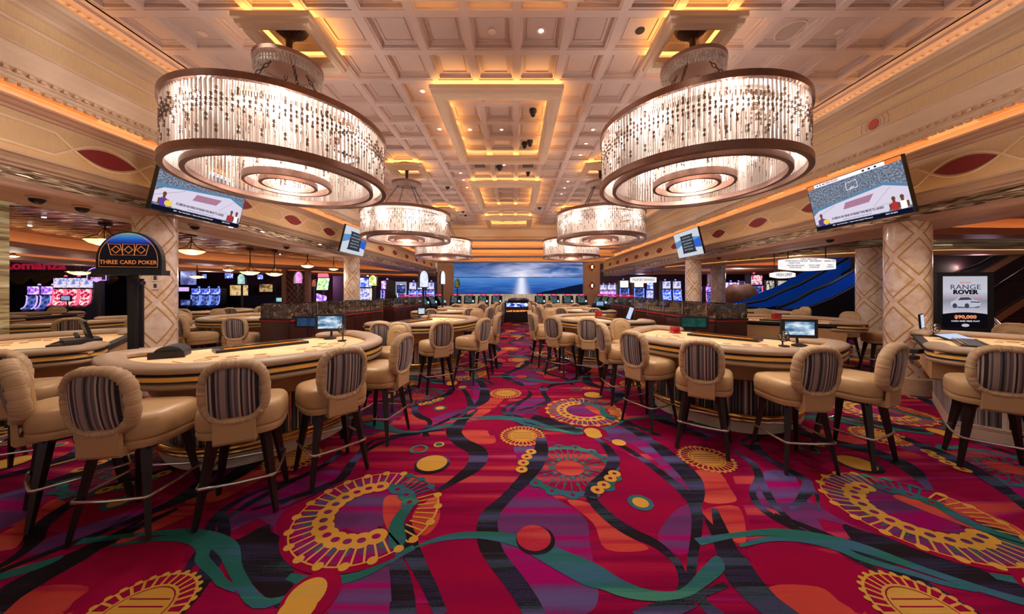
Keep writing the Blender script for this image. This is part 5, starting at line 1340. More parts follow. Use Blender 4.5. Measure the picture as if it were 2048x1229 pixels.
arch_sign(597, 556, 10.0, 8, 24, face('pink_face', (.9, .15, .6, 1), (.8, .3, .75, 1), (1, .5, .8, 1), 1.2), 'narrow pink sign before the lattice panels', .8)
arch_sign(628, 567, 12.5, 7, 14, face('red_face', (.7, .06, .03, 1), (.4, .1, .04, 1), (.6, .2, .05, 1), .9), 'small red arched sign left of the tilted colour screen')

# ---- hanging bowl lamps
M_bowl = mat('alabaster_bowl', rgb(250, 226, 180), .4, emit=rgb(255, 214, 150), estr=1.6)
def bowl(px, py, Y, wpx, hgt, label):
    t = thing('bowl_pendant', label, 'lamp', (X_(px, Y), Y, Z_(py, Y)), 0, 'alabaster bowl pendants')
    r = wpx * Y / F / 2; top = CAMZ + 1.45 - Z_(py, Y) if Y < 12 else CAMZ + 1.5 - Z_(py, Y)
    mb = MB(); mb.lathe([(.02 * r, -.28 * r), (.35 * r, -.25 * r), (.7 * r, -.12 * r), (.97 * r, .10 * r), (r, .12 * r), (.93 * r, .12 * r), (.5 * r, -.1 * r), (.02 * r, -.2 * r)], 28); mb.build('bowl', M_bowl, t, smooth=True)
    mb = MB(); mb.lathe([(1.0 * r, .08 * r), (1.04 * r, .10 * r), (1.04 * r, .14 * r), (1.0 * r, .15 * r)], 28); mb.build('rim', M_brass, t, smooth=True)
    for k in range(3):
        a = 2 * PI * k / 3 + .4; mb = MB(); mb.tube([(r * cos(a), r * sin(a), .13 * r), (.35 * r * cos(a), .35 * r * sin(a), .45 * r), (.06 * r * cos(a), .06 * r * sin(a), min(.95 * r, top - .05))], .012, 6); mb.build('arm', M_brass, t)
    mb = MB(); mb.tube([(0, 0, min(.8 * r, top - .06)), (0, 0, top)], .015, 6); mb.lathe([(.10, top - .03), (.10, top)], 16); mb.build('stem', M_bronzed, t)
    point('pendant_glow', (X_(px, Y), Y, Z_(py, Y) - .25), 9, WARM, .12)
bowl(210, 484, 7.0, 58, .3, 'alabaster bowl pendant half hidden behind the three card poker sign')
bowl(383, 504, 8.4, 44, .3, 'largest whole bowl pendant, right of the near left column')
bowl(159, 546, 11.7, 34, .5, 'bowl pendant in front of the red slot machines')
bowl(394, 554, 13.2, 25, .4, 'small bowl pendant hanging low by the bright left screen')
bowl(457, 541, 13.6, 19, .3, 'smallest bowl pendant between the two left screens')
bowl(500, 546, 11.2, 34, .5, 'bowl pendant with tall arms above the mint green sign')
bowl(549, 549, 11.6, 29, .5, 'bowl pendant with tall arms right of the mint green sign')
bowl(615, 533, 9.8, 24, .3, 'flat bowl pendant above the narrow pink sign')
bowl(667, 539, 10.8, 18, .3, 'flat bowl pendant beside the second left column')
bowl(27, 513, 9.0, 16, .3, 'bowl pendant beside the onyx pier')

# ---- slot machines
def slot_screen(name, cols, s=1.6, sc=5): return emis_ramp(name, [(.30, cols[0]), (.45, cols[1]), (.56, cols[2]), (.68, cols[3])], s, (1, 1, 1), 'noise', sc, coord='Object')
S_red = slot_screen('slot_red_reels', [(.25, .0, .04, 1), (.6, .02, .1, 1), (.9, .55, .5, 1), (.95, .85, .9, 1)], 1.3, 9)
S_blu = slot_screen('slot_blue_reels', [(.02, .02, .2, 1), (.06, .10, .75, 1), (.3, .4, 1, 1), (.9, .9, 1, 1)], 1.5, 8)
S_vio = slot_screen('slot_violet_reels', [(.10, .03, .3, 1), (.35, .12, .8, 1), (.7, .45, 1, 1), (1, .8, 1, 1)], 1.5, 8)
S_whi = slot_screen('slot_pale_reels', [(.12, .16, .5, 1), (.35, .38, .8, 1), (.9, .88, .95, 1), (.8, .3, .25, 1)], 1.1, 9)
S_grn = slot_screen('slot_green_reels', [(.05, .25, .5, 1), (.2, .65, .25, 1), (.9, .8, .3, 1), (.9, .95, 1, 1)], 1.4, 9)
S_dim = slot_screen('slot_dim', [(.01, .01, .05, 1), (.03, .05, .2, 1), (.1, .14, .5, 1), (.3, .35, .8, 1)], 1.0, 8)
def make_slot(label, loc, rz, w_, h_, scr, edge, top, group, curved=True):
    t = thing('slot_machine', label, 'slot machine', loc, rz, group)
    W = w_ / 2
    mb = MB(); mb.prism([(.0, 0), (.62, 0), (.62, h_ * .98), (.30, h_), (.26, h_ * .62), (.20, h_ * .5), (.0, h_ * .42)], 'x', -W, W); mb.build('cabinet', M_blk, t)
    mb = MB(); pts = [(.06, h_ * .46), (.14, h_ * .49), (.19, h_ * .54), (.22, h_ * .62), (.23, h_ * .74), (.20, h_ * .76)] if curved else [(.08, h_ * .46), (.2, h_ * .5), (.24, h_ * .74), (.21, h_ * .75)]
    mb.loft([[(-W * .82, y - .03, z) for y, z in pts], [(W * .82, y - .03, z) for y, z in pts]], False); mb.build('reel_screen', scr, t)
    for s_ in (-1, 1):
        mb = MB(); mb.tube([(s_ * W * .92, y - .035, z) for y, z in pts], .022, 6); mb.build('edge_light', edge, t)
    mb = MB(); mb.box(-W * .86, W * .86, .19, .26, h_ * .79, h_ * .97); mb.build('upper_screen', top, t)
    mb = MB(); mb.prism([(-.08, h_ * .38), (.02, h_ * .43), (.02, h_ * .36)], 'x', -W * .95, W * .95); mb.build('button_deck', M_darkm, t)
    mb = MB(); mb.lathe([(.04, 0), (.05, .03), (.03, .08), (.001, .09)], 12); mb.xf(Matrix.Translation((0, .4, h_ * .99))); mb.build('beacon', edge, t, smooth=True)
    return t
def slots(spec, group, scr, edge, top, txt, w_=.62, h_=1.9, rz=0.0):
    ordw = ['first', 'second', 'third', 'fourth', 'fifth', 'sixth', 'seventh', 'eighth']
    for k, (px, Y) in enumerate(spec):
        make_slot(('%s of the %s' % (ordw[k], txt)) if len(spec) > 1 else txt.replace(', the', ''), (X_(px, Y), Y, 0), rz, w_, h_, scr, edge, top, group)
slots([(104, 13.0), (131, 13.0), (158, 13.0)], 'red slot machines', S_red, E_red, S_whi, 'three red lit slot machines', .50, 2.15)
slots([(50, 13.2), (78, 13.2)], 'dim blue slots at far left', S_dim, E_vio, S_vio, 'dim violet topped slot machines beside the onyx pier', .45, 1.8)
slots([(384, 17.6), (404, 17.6), (424, 17.6)], 'blue row of slots', S_dim, E_blue, S_blu, 'low blue lit slot machines right of the near left column', .50, 1.75)
slots([(727, 14.0)], 'pale slot', S_whi, emis('slot_gold_edge', (1, .7, .4, 1), 1.6), S_blu, 'bright slot machine just right of the second left column, the', .55, 2.2)
slots([(757, 15.2), (765, 17.6)], 'curved violet slots', S_dim, E_vio, S_vio, 'curved edge slot machines with violet rims', .5, 2.1, -.9)
slots([(772, 18.2), (803, 18.2)], 'dark curved slots', S_dim, E_white, S_dim, 'pair of dark curved slot machines below the grey board', .45, 1.9, .4)
slots([(823, 18), (840, 18), (859, 18)], 'blue and white slots', S_blu, E_blue, S_whi, 'blue and white slot machines left of the sea screen', .43, 2.1)
slots([(1200, 24.2), (1210, 24.2), (1222, 24.2), (1233, 24.2)], 'far violet slots', S_vio, E_vio, S_whi, 'far violet slot machines right of the diamond sconces', .42, 2.1)
slots([(1243, 22.5)], 'far red slot', S_red, E_red, S_red, 'far red slot machine beneath the rewards sign, the', .4, 2.1)
slots([(1251, 19.2), (1281, 17.5)], 'black slots with white toppers', S_dim, E_blue, E_white, 'black slot machines with glowing white toppers', .55, 2.25)
slots([(1297, 19)], 'slim slot', S_whi, E_blue, S_blu, 'slim slot machine right of the white topped pair, the', .4, 2.1, -.8)
slots([(1337, 17.5), (1358, 17.5)], 'twin blue slots', S_blu, E_blue, S_whi, 'twin blue slot machines left of the second right column', .46, 2.15)
slots([(1455, 18), (1471, 18), (1487, 18), (1503, 16.5)], 'mixed slots behind the boulder', S_whi, E_blue, S_vio, 'colourful slot machines behind the boulder', .42, 2.1)
slots([(1521, 14.5)], 'red slot by the vase', S_dim, E_red, slot_screen('mo_top', [(.05, 0, .02, 1), (.5, .05, .1, 1), (.9, .8, .85, 1), (.3, 0, .05, 1)], 1.4, 12), 'red framed slot machine by the plant vase, the', .52, 2.35)
slots([(1388, 21), (1405, 21), (1424, 19.5)], 'slots between columns', S_dim, E_pink, S_vio, 'distant slot machines between the two rear right columns', .5, 1.9)
# tilted colour screen on post with red topper
Y = 13.6; t = thing('game_display', 'tilted colourful game display with a red glowing topper by the second left column', 'display', (X_(645, Y), Y, 0), -.12)
mb = MB(); z0, z1 = Z_(580, Y), Z_(557, Y); mb.prism([(-.25, z0), (.2, z0), (.28, z1), (-.17, z1)], 'y', 0, .06); mb.build('screen', S_grn, t)
mb = MB(); mb.tube([(-.25, -.01, z0), (.2, -.01, z0), (.28, -.01, z1), (-.17, -.01, z1)], .02, 5, closed=True); mb.build('light_frame', E_white, t)
mb = MB(); mb.prism([(-.22, z1 + .05), (.22, z1 + .05), (.18, z1 + .2), (-.2, z1 + .2)], 'y', 0, .1); mb.build('topper', emis('topper_red', (1, .12, .2, 1), 1.8), t)
mb = MB(); mb.box(-.05, .05, .06, .14, 0.02, z1); mb.box(-.25, .25, -.2, .3, 0, .02); mb.build('stand', M_blkm, t)
mb = MB(); mb.prism([(-.2, .95), (.2, .95), (.2, 1.35), (-.2, 1.45)], 'y', -.1, -.02); mb.build('lower_screen', S_vio, t)
# pink and violet arched neon at far left
Y = 12.4; t = thing('neon_sign', 'arched violet and pink neon sign left of the poker sign post', 'sign', (X_(194, Y), Y, 0))
mb = MB(); mb.prism(arch(.38, Z_(562, Y), Z_(535, Y) , sq_=.5), 'y', 0, .08); mb.build('board', M_blk, t)
mb = MB(); mb.tube([(u * .95, -.015, v) for u, v in arch(.38, Z_(561, Y), Z_(536, Y), sq_=.5)], .014, 5, closed=True); mb.build('neon_tube', E_vio, t)
text('lettering', 'MEGA', .16, E_pink, t, (0, -.02, Z_(543.5, Y)), (PI / 2, 0, 0), .004); text('lettering', 'POKER', .14, E_pink, t, (0, -.02, Z_(557.5, Y)), (PI / 2, 0, 0), .004)
mb = MB(); mb.prism([(-.2, 1.98), (0, 2.08), (.2, 1.98), (0, 1.90)], 'y', -.03, -.01); mb.build('emblem', E_vio, t)
mb = MB(); mb.box(-.05, .05, 0, .08, 0, Z_(562, Y)); mb.build('post', M_blkm, t)

# ---- far left: restaurant fascia with lettering and swags, bar shelves, sports screens
Y = 14.6
t = thing('restaurant_fascia', 'dark fascia with red restaurant lettering over swagged curtains at far left', 'sign', (X_(95, Y), Y, 0))
mb = MB(); mb.box(-4.5, 3.2, 0, .1, Z_(546, Y), Z_(524, Y)); mb.build('board', mat('fascia_plum', rgb(120, 88, 100), .6), t)
text('lettering', 'Romanza', .52, mat('fascia_red', rgb(150, 24, 44), .5, emit=rgb(190, 30, 60), estr=.6), t, (-.6, -.02, Z_(532, Y)), (PI / 2, 0, 0), .01, 1.5, bold=.012)  # red letters get a self-glow, as little light reaches the fascia
text('lettering', 'RISTORANTE ITALIANO', .18, mat('fascia_grey', rgb(60, 50, 66), .5), t, (-.3, -.02, Z_(543, Y)), (PI / 2, 0, 0), .004, 1.4)
for k in range(7):
    mb = MB(); x0 = -3.9 + k * 1.0
    rows = []
    for j in range(9):
        u = j / 8; rows.append([(x0 + u * 1.0, .05 + .05 * sin(i * 1.7), Z_(546, Y) - .05 * i - (.28 * i / 5) * (1 - (2 * u - 1) ** 2)) for i in range(6)])
    mb.loft(rows, False); mb.build('curtain_swag', mat('swag_gold', rgb(122, 92, 60), .7), t, smooth=True)
mb = MB(); mb.box(-4.6, 3.2, .3, .4, 0, Z_(546, Y)); mb.build('backing_wall', mat('bar_dark', rgb(30, 20, 26), .6), t)
def panel(name, label, cat, px0, px1, py0, py1, Y, m, frame=True, depth=.06, group=None, post=None):
    x0, x1 = X_(px0, Y), X_(px1, Y); t = thing(name, label, cat, ((x0 + x1) / 2, Y, Z_((py0 + py1) / 2, Y)), 0, group)
    w_, h_ = (x1 - x0) / 2, (Z_(py0, Y) - Z_(py1, Y)) / 2
    if frame: mb = MB(); mb.box(-w_ - .03, w_ + .03, 0, depth, -h_ - .03, h_ + .03); mb.build('frame', M_blk, t)
    mb = MB(); mb.box(-w_, w_, -.006, 0 if frame else depth, -h_, h_); mb.build('screen', m, t)
    zc = Z_((py0 + py1) / 2, Y)
    if post == 'up': mb = MB(); mb.tube([(0, depth / 2, h_), (0, depth / 2, CAMZ + 1.5 - zc)], .03, 6); mb.build('ceiling_rod', M_blkm, t)
    else: mb = MB(); mb.box(-w_ * .9, w_ * .9, depth, depth + .1, -zc, -h_); mb.build('support', M_blkm, t)
    return t
E_slate = emis('slate_board_light', (.34, .38, .50, 1), .9)
panel('sports_screen', 'big bright sports screen beside the near left column', 'screen', 361, 393, 541, 570, 20.5, slot_screen('sports_mix', [(.8, .85, 1, 1), (.25, .28, .6, 1), (.1, .1, .3, 1), (.05, .05, .15, 1)], 1.2, 1.6), post='up')
panel('sports_screen', 'small blue sports screen right of the big bright one', 'screen', 405, 413, 549, 557, 20.5, S_blu, post='up')
panel('sports_screen', 'small blue sports screen left of the mint green sign', 'screen', 450, 466, 547, 557, 20.5, S_blu, post='up')
panel('sports_screen', 'small blue sports screen right of the bowl pendants', 'screen', 515, 526, 550, 559, 20.5, S_blu, post='up')
panel('backlit_bottles', 'amber lit back bar shelf behind the mint green sign', 'shelf', 460, 496, 571, 592, 19.5, slot_screen('amber_bar', [(.15, .08, .02, 1), (.7, .42, .14, 1), (1, .7, .35, 1), (.4, .2, .06, 1)], .9, 3), depth=.3)
panel('backlit_bottles', 'amber lit back bar shelf left of the lattice panels', 'shelf', 519, 545, 569, 584, 19.5, slot_screen('amber_bar_b', [(.03, .02, .01, 1), (.2, .12, .05, 1), (.8, .5, .2, 1), (.1, .1, .06, 1)], .8, 3), depth=.3)
panel('blue_bar_front', 'long violet blue glowing bar front beside the near left column', 'bar', 357, 378, 575, 583, 18.8, E_vio)
mb = MB(); mb.box(X_(357, 19.0), X_(570, 19.0), 19.0, 19.35, 0, 1.3)
tag(mb.build('bar_counter', mat('bar_blue', rgb(26, 20, 44), .5)), 'long dark bar counter running below the sports screens', 'bar')
panel('video_board', 'large grey video board left of the blue and white slot machines', 'screen', 768, 813, 564, 591, 20.5, E_slate)
# lattice pier
Y = 14.2; t = thing('lattice_panel', 'burgundy panel with diamond lattice between timber posts', 'panel', (X_(592, Y), Y, 0))
mb = MB(); mb.box(-.42, .42, .02, .06, 0, 2.45); mb.build('backing', mat('burgundy_panel', rgb(82, 34, 44), .6), t)
mb = MB()
for k in range(-6, 16):
    for s_ in (1, -1):
        a = Vector((-.42, 0, k * .26)); b = Vector((.42, 0, k * .26 + s_ * .95))
        if min(a.z, b.z) < 0 or max(a.z, b.z) > 2.5: continue
        mb.bar(a, b, .02, .02)
mb.build('lattice', mat('lattice_tan', rgb(150, 112, 92), .5), t)
for s_ in (-1, 1): mb = MB(); mb.box(s_ * .5 - .09, s_ * .5 + .09, -.05, .12, 0, 2.5); mb.build('post', mat('lattice_post', rgb(140, 96, 74), .5), t)

# ---- pit stands with smoked glass upstand
def glass_band():
    m, N, L, B = newmat('smoked_marble_glass'); tc = N.new('ShaderNodeTexCoord'); mp = N.new('ShaderNodeMapping'); mp.inputs['Scale'].default_value = (4, 4, 4); L.new(tc.outputs['Object'], mp.inputs[0])
    t_ = N.new('ShaderNodeTexNoise'); t_.inputs['Scale'].default_value = 2.5; t_.inputs['Detail'].default_value = 5; t_.inputs['Distortion'].default_value = 1.5; L.new(mp.outputs[0], t_.inputs['Vector'])
    r = N.new('ShaderNodeValToRGB'); cr = r.color_ramp; cr.elements.new(.6)
    for el, (p, c) in zip(cr.elements, ((.48, rgb(40, 32, 32)), (.60, rgb(92, 76, 68)), (.72, rgb(176, 156, 138)))): el.position = p; el.color = c
    L.new(t_.outputs['Fac'], r.inputs[0]); L.new(r.outputs[0], B.inputs['Base Color']); B.inputs['Roughness'].default_value = .08; B.inputs['Coat Weight'].default_value = .6
    return m
M_gb = glass_band()
M_redt = mat('red_counter_trim', rgb(150, 22, 30), .4)
def pit_stand(label, p0, p1, side, terms):
    """long counter from p0 to p1 (x,y); side = +1 aisle is +X"""
    d = Vector((p1[0] - p0[0], p1[1] - p0[1])); L_ = d.length; rz = math.atan2(d.y, d.x)
    t = thing('pit_stand', label, 'counter', (p0[0], p0[1], 0), rz)
    # local: X along, +Y left of direction
    s_ = -side
    def bx(name, x0, x1, y0, y1, z0, z1, m):
        mb = MB(); mb.box(x0, x1, min(y0 * s_, y1 * s_), max(y0 * s_, y1 * s_), z0, z1); return mb.build(name, m, t)
    bx('cabinet_body', 0, L_, -.03, -.60, .06, 1.0, M_mahog)
    n = int(L_ / .55)
    for k in range(n):
        o = bx('door', k * L_ / n + .012, (k + 1) * L_ / n - .012, .0, -.03, .10, .94, M_mahog)
        mb = MB(); xk = k * L_ / n + .08; mb.box(xk, xk + .02, min(.0, .02 * s_), max(.0, .02 * s_), .55, .70); mb.build('handle', M_brass, o)
    bx('toe_kick', .03, L_ - .03, -.06, -.58, 0, .06, M_blkm)
    bx('red_trim', 0, L_, .012, -.62, 1.0, 1.03, M_redt)
    bx('worktop', -.01, L_ + .01, .0, -.62, 1.03, 1.06, M_blk)
    bx('glass_upstand', 0, L_, -.02, -.06, 1.06, 1.32, M_gb); bx('glass_upstand', 0, .03, -.06, -.60, 1.06, 1.32, M_gb); bx('glass_upstand', L_ - .03, L_, -.06, -.60, 1.06, 1.32, M_gb)
    bx('glass_upstand', .0, L_, -.56, -.60, 1.06, 1.32, M_gb)
    for k in range(int(L_ / .8) + 1):
        mb = MB(); mb.tube([(min(L_, k * .8), -.01 * s_, .06), (min(L_, k * .8), -.01 * s_, 1.33)], .008, 6); mb.build('chrome_mullion', M_chr, t)
    return t
pit_stand('long pit counter with smoked glass upstand behind the near left table', (-3.62, 8.9), (-4.05, 5.85), -1, 2)
pit_stand('pit counter with smoked glass upstand behind the near right table', (3.42, 9.3), (3.60, 5.85), 1, 2)
pit_stand('pit counter farther along the left aisle', (-3.75, 13.2), (-3.75, 10.1), -1, 2)
pit_stand('pit counter farther along the right aisle', (3.95, 13.4), (3.95, 10.3), 1, 2)

# ---- dealer monitors, card shufflers, small table gear
S_mtn = None
def mountain_screen(name):
    return emis_ramp(name, [(.30, (.02, .05, .12, 1)), (.44, (.10, .20, .34, 1)), (.52, (.35, .5, .66, 1)), (.62, (.8, .88, .95, 1))], 1.0, (1, 1, 3), 'noise', 5, coord='Object')
S_mtn = mountain_screen('mountain_screen')
def monitor(label, px, py, Y, w_, h_, rz, m, zbase=.9225, back=False):
    x, y, z = at(px, py, Y)
    t = thing('dealer_monitor', label, 'monitor', (x, y, zbase), rz)
    zz = z - zbase
    mb = MB(); mb.box(-w_ / 2, w_ / 2, 0, .03, zz - h_ / 2, zz + h_ / 2); mb.build('housing', M_blk, t)
    mb = MB(); mb.box(-w_ / 2 + w_ * .1, w_ / 2 - w_ * .1, -.003, 0, zz - h_ / 2 + h_ * .17, zz + h_ / 2 - h_ * .13); mb.build('screen', m, t)
    mb = MB(); mb.tube([(0, .03, zz), (0, .05, zz * .5), (0, .04, .02)], .014, 8); mb.lathe([(.075, 0), (.075, .015), (.03, .03)], 20); mb.build('stand', M_darkm, t)
    return t
monitor('dealer monitor with a snowy mountain picture on the near left table', 660, 646, 4.3, .37, .23, .15, S_mtn)
monitor('dealer monitor with a lake and mountain picture on the near right table', 1599, 658, 3.72, .36, .215, -.22, S_mtn)
monitor('small dealer monitor at the near end of the second left table', 843, 623, 7.9, .18, .19, .3, face('grey_screen', (.5, .6, .7, 1), (.7, .78, .85, 1), (.35, .45, .6, 1), .9))
monitor('tilted tablet at the far end of the second right table', 1200, 608, 9.5, .24, .16, -.2, face('blue_screen', (.2, .3, .6, 1), (.3, .42, .75, 1), (.4, .5, .8, 1), .9))
monitor('small blue monitor on the table behind the bar of the left pit', 558, 600, 8.3, .17, .13, 0, face('teal_screen', (.3, .6, .75, 1), (.4, .75, .8, 1), (.3, .6, .7, 1), .9))
monitor('dealer monitor showing white text beside the near left column', 371, 606, 9.3, .33, .20, 0, S_dim)
monitor('small bluish monitor below the red slot machines', 131, 597, 9.0, .30, .17, 0, face('dusk_screen', (.2, .24, .5, 1), (.4, .45, .75, 1), (.25, .3, .6, 1), .8))
monitor('wide dark pit terminal behind the near left table', 612, 645, 5.7, .42, .2, -.1, face('dark_blue_screen', (.02, .04, .10, 1), (.03, .07, .16, 1), (.02, .05, .1, 1), .8), 0.0)
monitor('dark green pit terminal behind the near right table', 1388, 646, 5.25, .46, .2, -.1, face('dark_green_screen', (.01, .05, .04, 1), (.02, .08, .06, 1), (.01, .05, .04, 1), .8), 0.0)
def slab(label, name, cat, loc, rot, w_, h_, m, th=.02):
    t = thing(name, label, cat, loc); t.rotation_euler = rot
    mb = MB(); mb.box(-w_ / 2, w_ / 2, 0, th, -h_ / 2, h_ / 2); mb.build('housing', M_blk, t)
    mb = MB(); mb.box(-w_ / 2 + .008, w_ / 2 - .008, -.002, 0, -h_ / 2 + .01, h_ / 2 - .01); mb.build('screen', m, t)
    return t
E_pale = emis('pale_display', (.55, .62, .85, 1), 1.1)
t = slab('slim bright odds display leaning on the right pit counter', 'odds_display', 'display', at(1260, 627, 6.6), (0, .35, 0), .10, .26, E_pale)
t = slab('slim bright display standing on the table at the foot of the large right column', 'odds_display', 'display', at(1845, 643, 4.45), (0, -.15, .3), .085, .20, E_pale)
t = slab('tilted tablet lying on the table cut off by the right picture edge', 'table_tablet', 'tablet', at(1915, 676, 4.2), (-1.25, 0, .2), .40, .24, E_pale)
# back of the monitor on the far left table
x, y, z = at(185, 665, 4.0)
t = thing('dealer_monitor', 'dealer monitor seen from behind, tilted, beside the three card poker post', 'monitor', (x, y, .96), 2.6)
mb = MB(); mb.box(-.15, .15, 0, .03, .02, .24); mb.xf(Matrix.Rotation(-.25, 4, 'X')); mb.build('housing', M_blk, t)
mb = MB(); mb.box(-.22, .22, -.05, .22, -.01, .025); mb.build('base', M_blkm, t)
mb = MB(); mb.tube([(.05, .1, .02), (.25, .1, .06), (.5, .05, -.02)], .02, 8); mb.build('arm', M_blkm, t)
# shuffler with rounded lid on near left table
x, y, z = at(345, 694, 3.15)
t = thing('card_shuffler', 'black card shuffler with a rounded lid on the near left table', 'card shuffler', (x, y, .919), .5)
mb = MB(); mb.prism([(-.10, 0), (.10, 0)] + [(.10 * cos(PI * k / 12), .05 + .06 * sin(PI * k / 12)) for k in range(13)], 'y', -.09, .12); mb.build('lid', mat('lid_grey', rgb(40, 42, 48), .45), t, smooth=True)
mb = MB(); mb.box(-.13, .12, -.12, -.09, 0, .06); mb.build('card_slot', M_darkm, t)
# round fans beside the monitors
def fan(label, px, py, Y, r):
    x, y, z = at(px, py, Y); t = thing('desk_fan', label, 'fan', (x, y, .9225), 0)
    zz = z - .92
    mb = MB()
    for q in range(3): mb.tube([(r * (1 - .3 * q) * cos(a), -.02 * q, zz + r * (1 - .3 * q) * sin(a)) for a in [2 * PI * k / 18 for k in range(18)]], .0035, 4, closed=True)
    for k in range(8): a = 2 * PI * k / 8; mb.tube([(0, -.04, zz), (r * cos(a), 0, zz + r * sin(a))], .0025, 4)
    mb.build('guard', M_darkm, t)
    mb = MB()
    for k in range(4):
        a = PI / 2 * k; mb.prism([(0, 0), (r * .8 * cos(a - .4), r * .8 * sin(a - .4)), (r * .85 * cos(a), r * .85 * sin(a)), (r * .5 * cos(a + .5), r * .5 * sin(a + .5))], 'y', .0, .006)
    mb.xf(Matrix.Translation((0, 0, zz))); mb.build('blades', M_chr, t)
    mb = MB(); mb.tube([(0, .02, zz), (0, .02, .01)], .008, 6); mb.lathe([(.05, 0), (.05, .012)], 16); mb.build('stand', M_blkm, t)
    return t
fan('small round fan beside the mountain monitor on the near left table', 684, 660, 4.1, .055)
fan('small round fan left of the lake monitor on the near right table', 1568, 673, 3.7, .065)
fan('round black fan on the table beside the large right column', 1871, 657, 4.5, .07)
fan('small round fan on the second left table', 857, 628, 7.6, .07)
# red discard boxes
def redbox(label, px, py, Y, s_):
    x, y, z = at(px, py, Y); mb = MB(); mb.box(-s_ * .5, s_ * .5, -.05, .05, 0, s_ * .9); mb.box(-s_ * .62, s_ * .62, -.07, .07, -.004, .006)
    o = mb.build('discard_box', mat('red_acrylic', rgb(170, 14, 44), .15, coat=.6)); o.location = (x, y, .925); tag(o, label, 'card box', 'red card boxes')
redbox('small red card box on the near right table', 1350, 664, 4.9, .10); redbox('red card box on the second right table', 1197, 634, 8.05, .15); redbox('tall red card box on the table behind the right pit', 1553, 634, 7.2, .15)
# papers on the table behind the left pit
for k, (px, py) in enumerate(((503, 632), (515, 634), (530, 636))):
    x, y, z = at(px, py, 7.6); mb = MB(); mb.box(-.13, .13, -.09, .09, 0, .008); o = mb.build('score_sheet', mat('paper', rgb(230, 215, 210), .6)); o.location = (x, y - .22 * k, .930); o.rotation_euler = (0, 0, .08 * k)
    tag(o, 'white paper sheet lying on the table behind the left pit, ' + ('leftmost', 'middle', 'rightmost')[k], 'paper')
# card reader gadget hanging at the right table
x, y, z = at(1832, 703, 3.9); t = thing('card_reader', 'black card readers with cables clipped to the right edge table', 'card reader', (x, y, 0), .3)
mb = MB(); mb.box(-.08, .08, -.05, .05, z - .02, z + .03); mb.box(-.12, -.02, -.04, .03, z - .09, z - .05); mb.build('body', M_blkm, t)
mb = MB(); mb.tube([(-.05, 0, z), (-.06, .02, z - .12), (.05, .05, z - .17), (.2, .1, z - .12), (.25, .12, z + .02)], .005, 6); mb.build('cable', M_blk, t)

# ---- electronic terminals before the end wall, centre machine
def terminal(label, x, y, rz, s_=1.0, scr=None):
    t = thing('betting_terminal', label, 'gaming terminal', (x, y, 0), rz, 'red topped betting terminals')
    mb = MB(); mb.prism([(0, 0), (.5, 0), (.5, 1.12), (.34, 1.30), (.28, 1.30), (.05, .92), (0, .8)], 'x', -.30, .30); mb.build('body', M_blk, t)
    mb = MB(); mb.prism([(.025, .935), (.23, 1.262), (.22, 1.268), (.015, .94)], 'x', -.22, .14); mb.build('screen', scr or face('term_screen', (.05, .08, .09, 1), (.10, .16, .16, 1), (.2, .3, .3, 1), .6), t)
    mb = MB(); mb.box(-.17, .17, .26, .40, 1.31, 1.40); mb.box(-.13, .13, .25, .26, 1.33, 1.385); mb.build('top_sign', emis('terminal_red', (.7, .02, .06, 1), .8), t)
    mb = MB(); mb.box(-.11, .11, .242, .25, 1.345, 1.37); mb.build('sign_text', E_pink, t)
    mb = MB(); mb.box(.17, .25, .05, .10, .96, 1.06); mb.build('bill_slot', face('bill', (.3, .5, 1, 1), (.6, .8, .9, 1), (.7, .9, .4, 1), 1.3), t)
    return t
ordw = ['first', 'second', 'third', 'fourth', 'fifth', 'sixth', 'seventh', 'eighth', 'ninth']
for k, px in enumerate((910, 938, 966, 993)): terminal('%s red topped terminal from the left, in the row left of the centre machine' % ordw[k], X_(px, 17.8), 17.8, 0)
for k, px in enumerate((1081, 1109, 1137, 1165)): terminal('%s red topped terminal from the left, in the row right of the centre machine' % ordw[k], X_(px, 17.8), 17.8, 0)
for k, px in enumerate((1190, 1204, 1217, 1232, 1247)): terminal('%s red topped terminal of the angled row at the right' % ordw[k], X_(px, 16.6 - .72 * k), 16.6 - .72 * k, -1.25)
for k, px in enumerate((822, 838, 854, 870, 888)): terminal('%s red topped terminal of the angled row at the left' % ordw[k], X_(px, 14.0 + .72 * k), 14.0 + .72 * k, 1.25)
Y = 16.3; t = thing('roulette_machine', 'wide electronic roulette machine with blue and orange lights at the aisle end', 'gaming machine', (X_(1037, Y), Y, 0))
mb = MB(); mb.prism([(0, 0), (1.0, 0), (1.0, 1.05), (.2, .98), (0, .75)], 'x', -.72, .72); mb.build('cabinet', M_blk, t)
mb = MB(); mb.box(-.62, .62, -.012, .0, .52, .60); mb.build('orange_lights', emis_ramp('orange_glyphs', [(.4, (.05, .01, 0, 1)), (.5, (.9, .2, .04, 1)), (.6, (1, .35, .1, 1))], 1.3, (1, 1, 1), 'noise', 9, coord='Object'), t)
mb = MB(); mb.prism([(.0, .77), (.17, .95), (.165, .955), (-.005, .775)], 'x', -.62, .62); mb.build('blue_displays', emis_ramp('blue_displays', [(.4, (.02, .03, .2, 1)), (.5, (.2, .3, 1, 1)), (.6, (.8, .85, 1, 1))], 1.4, (1, 1, 1), 'noise', 6, coord='Object'), t)
mb = MB(); mb.lathe([(.55, 1.03), (.55, 1.10), (.50, 1.10), (.45, 1.06), (.001, 1.06)], 32, cy=.55); mb.build('wheel', M_darkm, t, smooth=True)
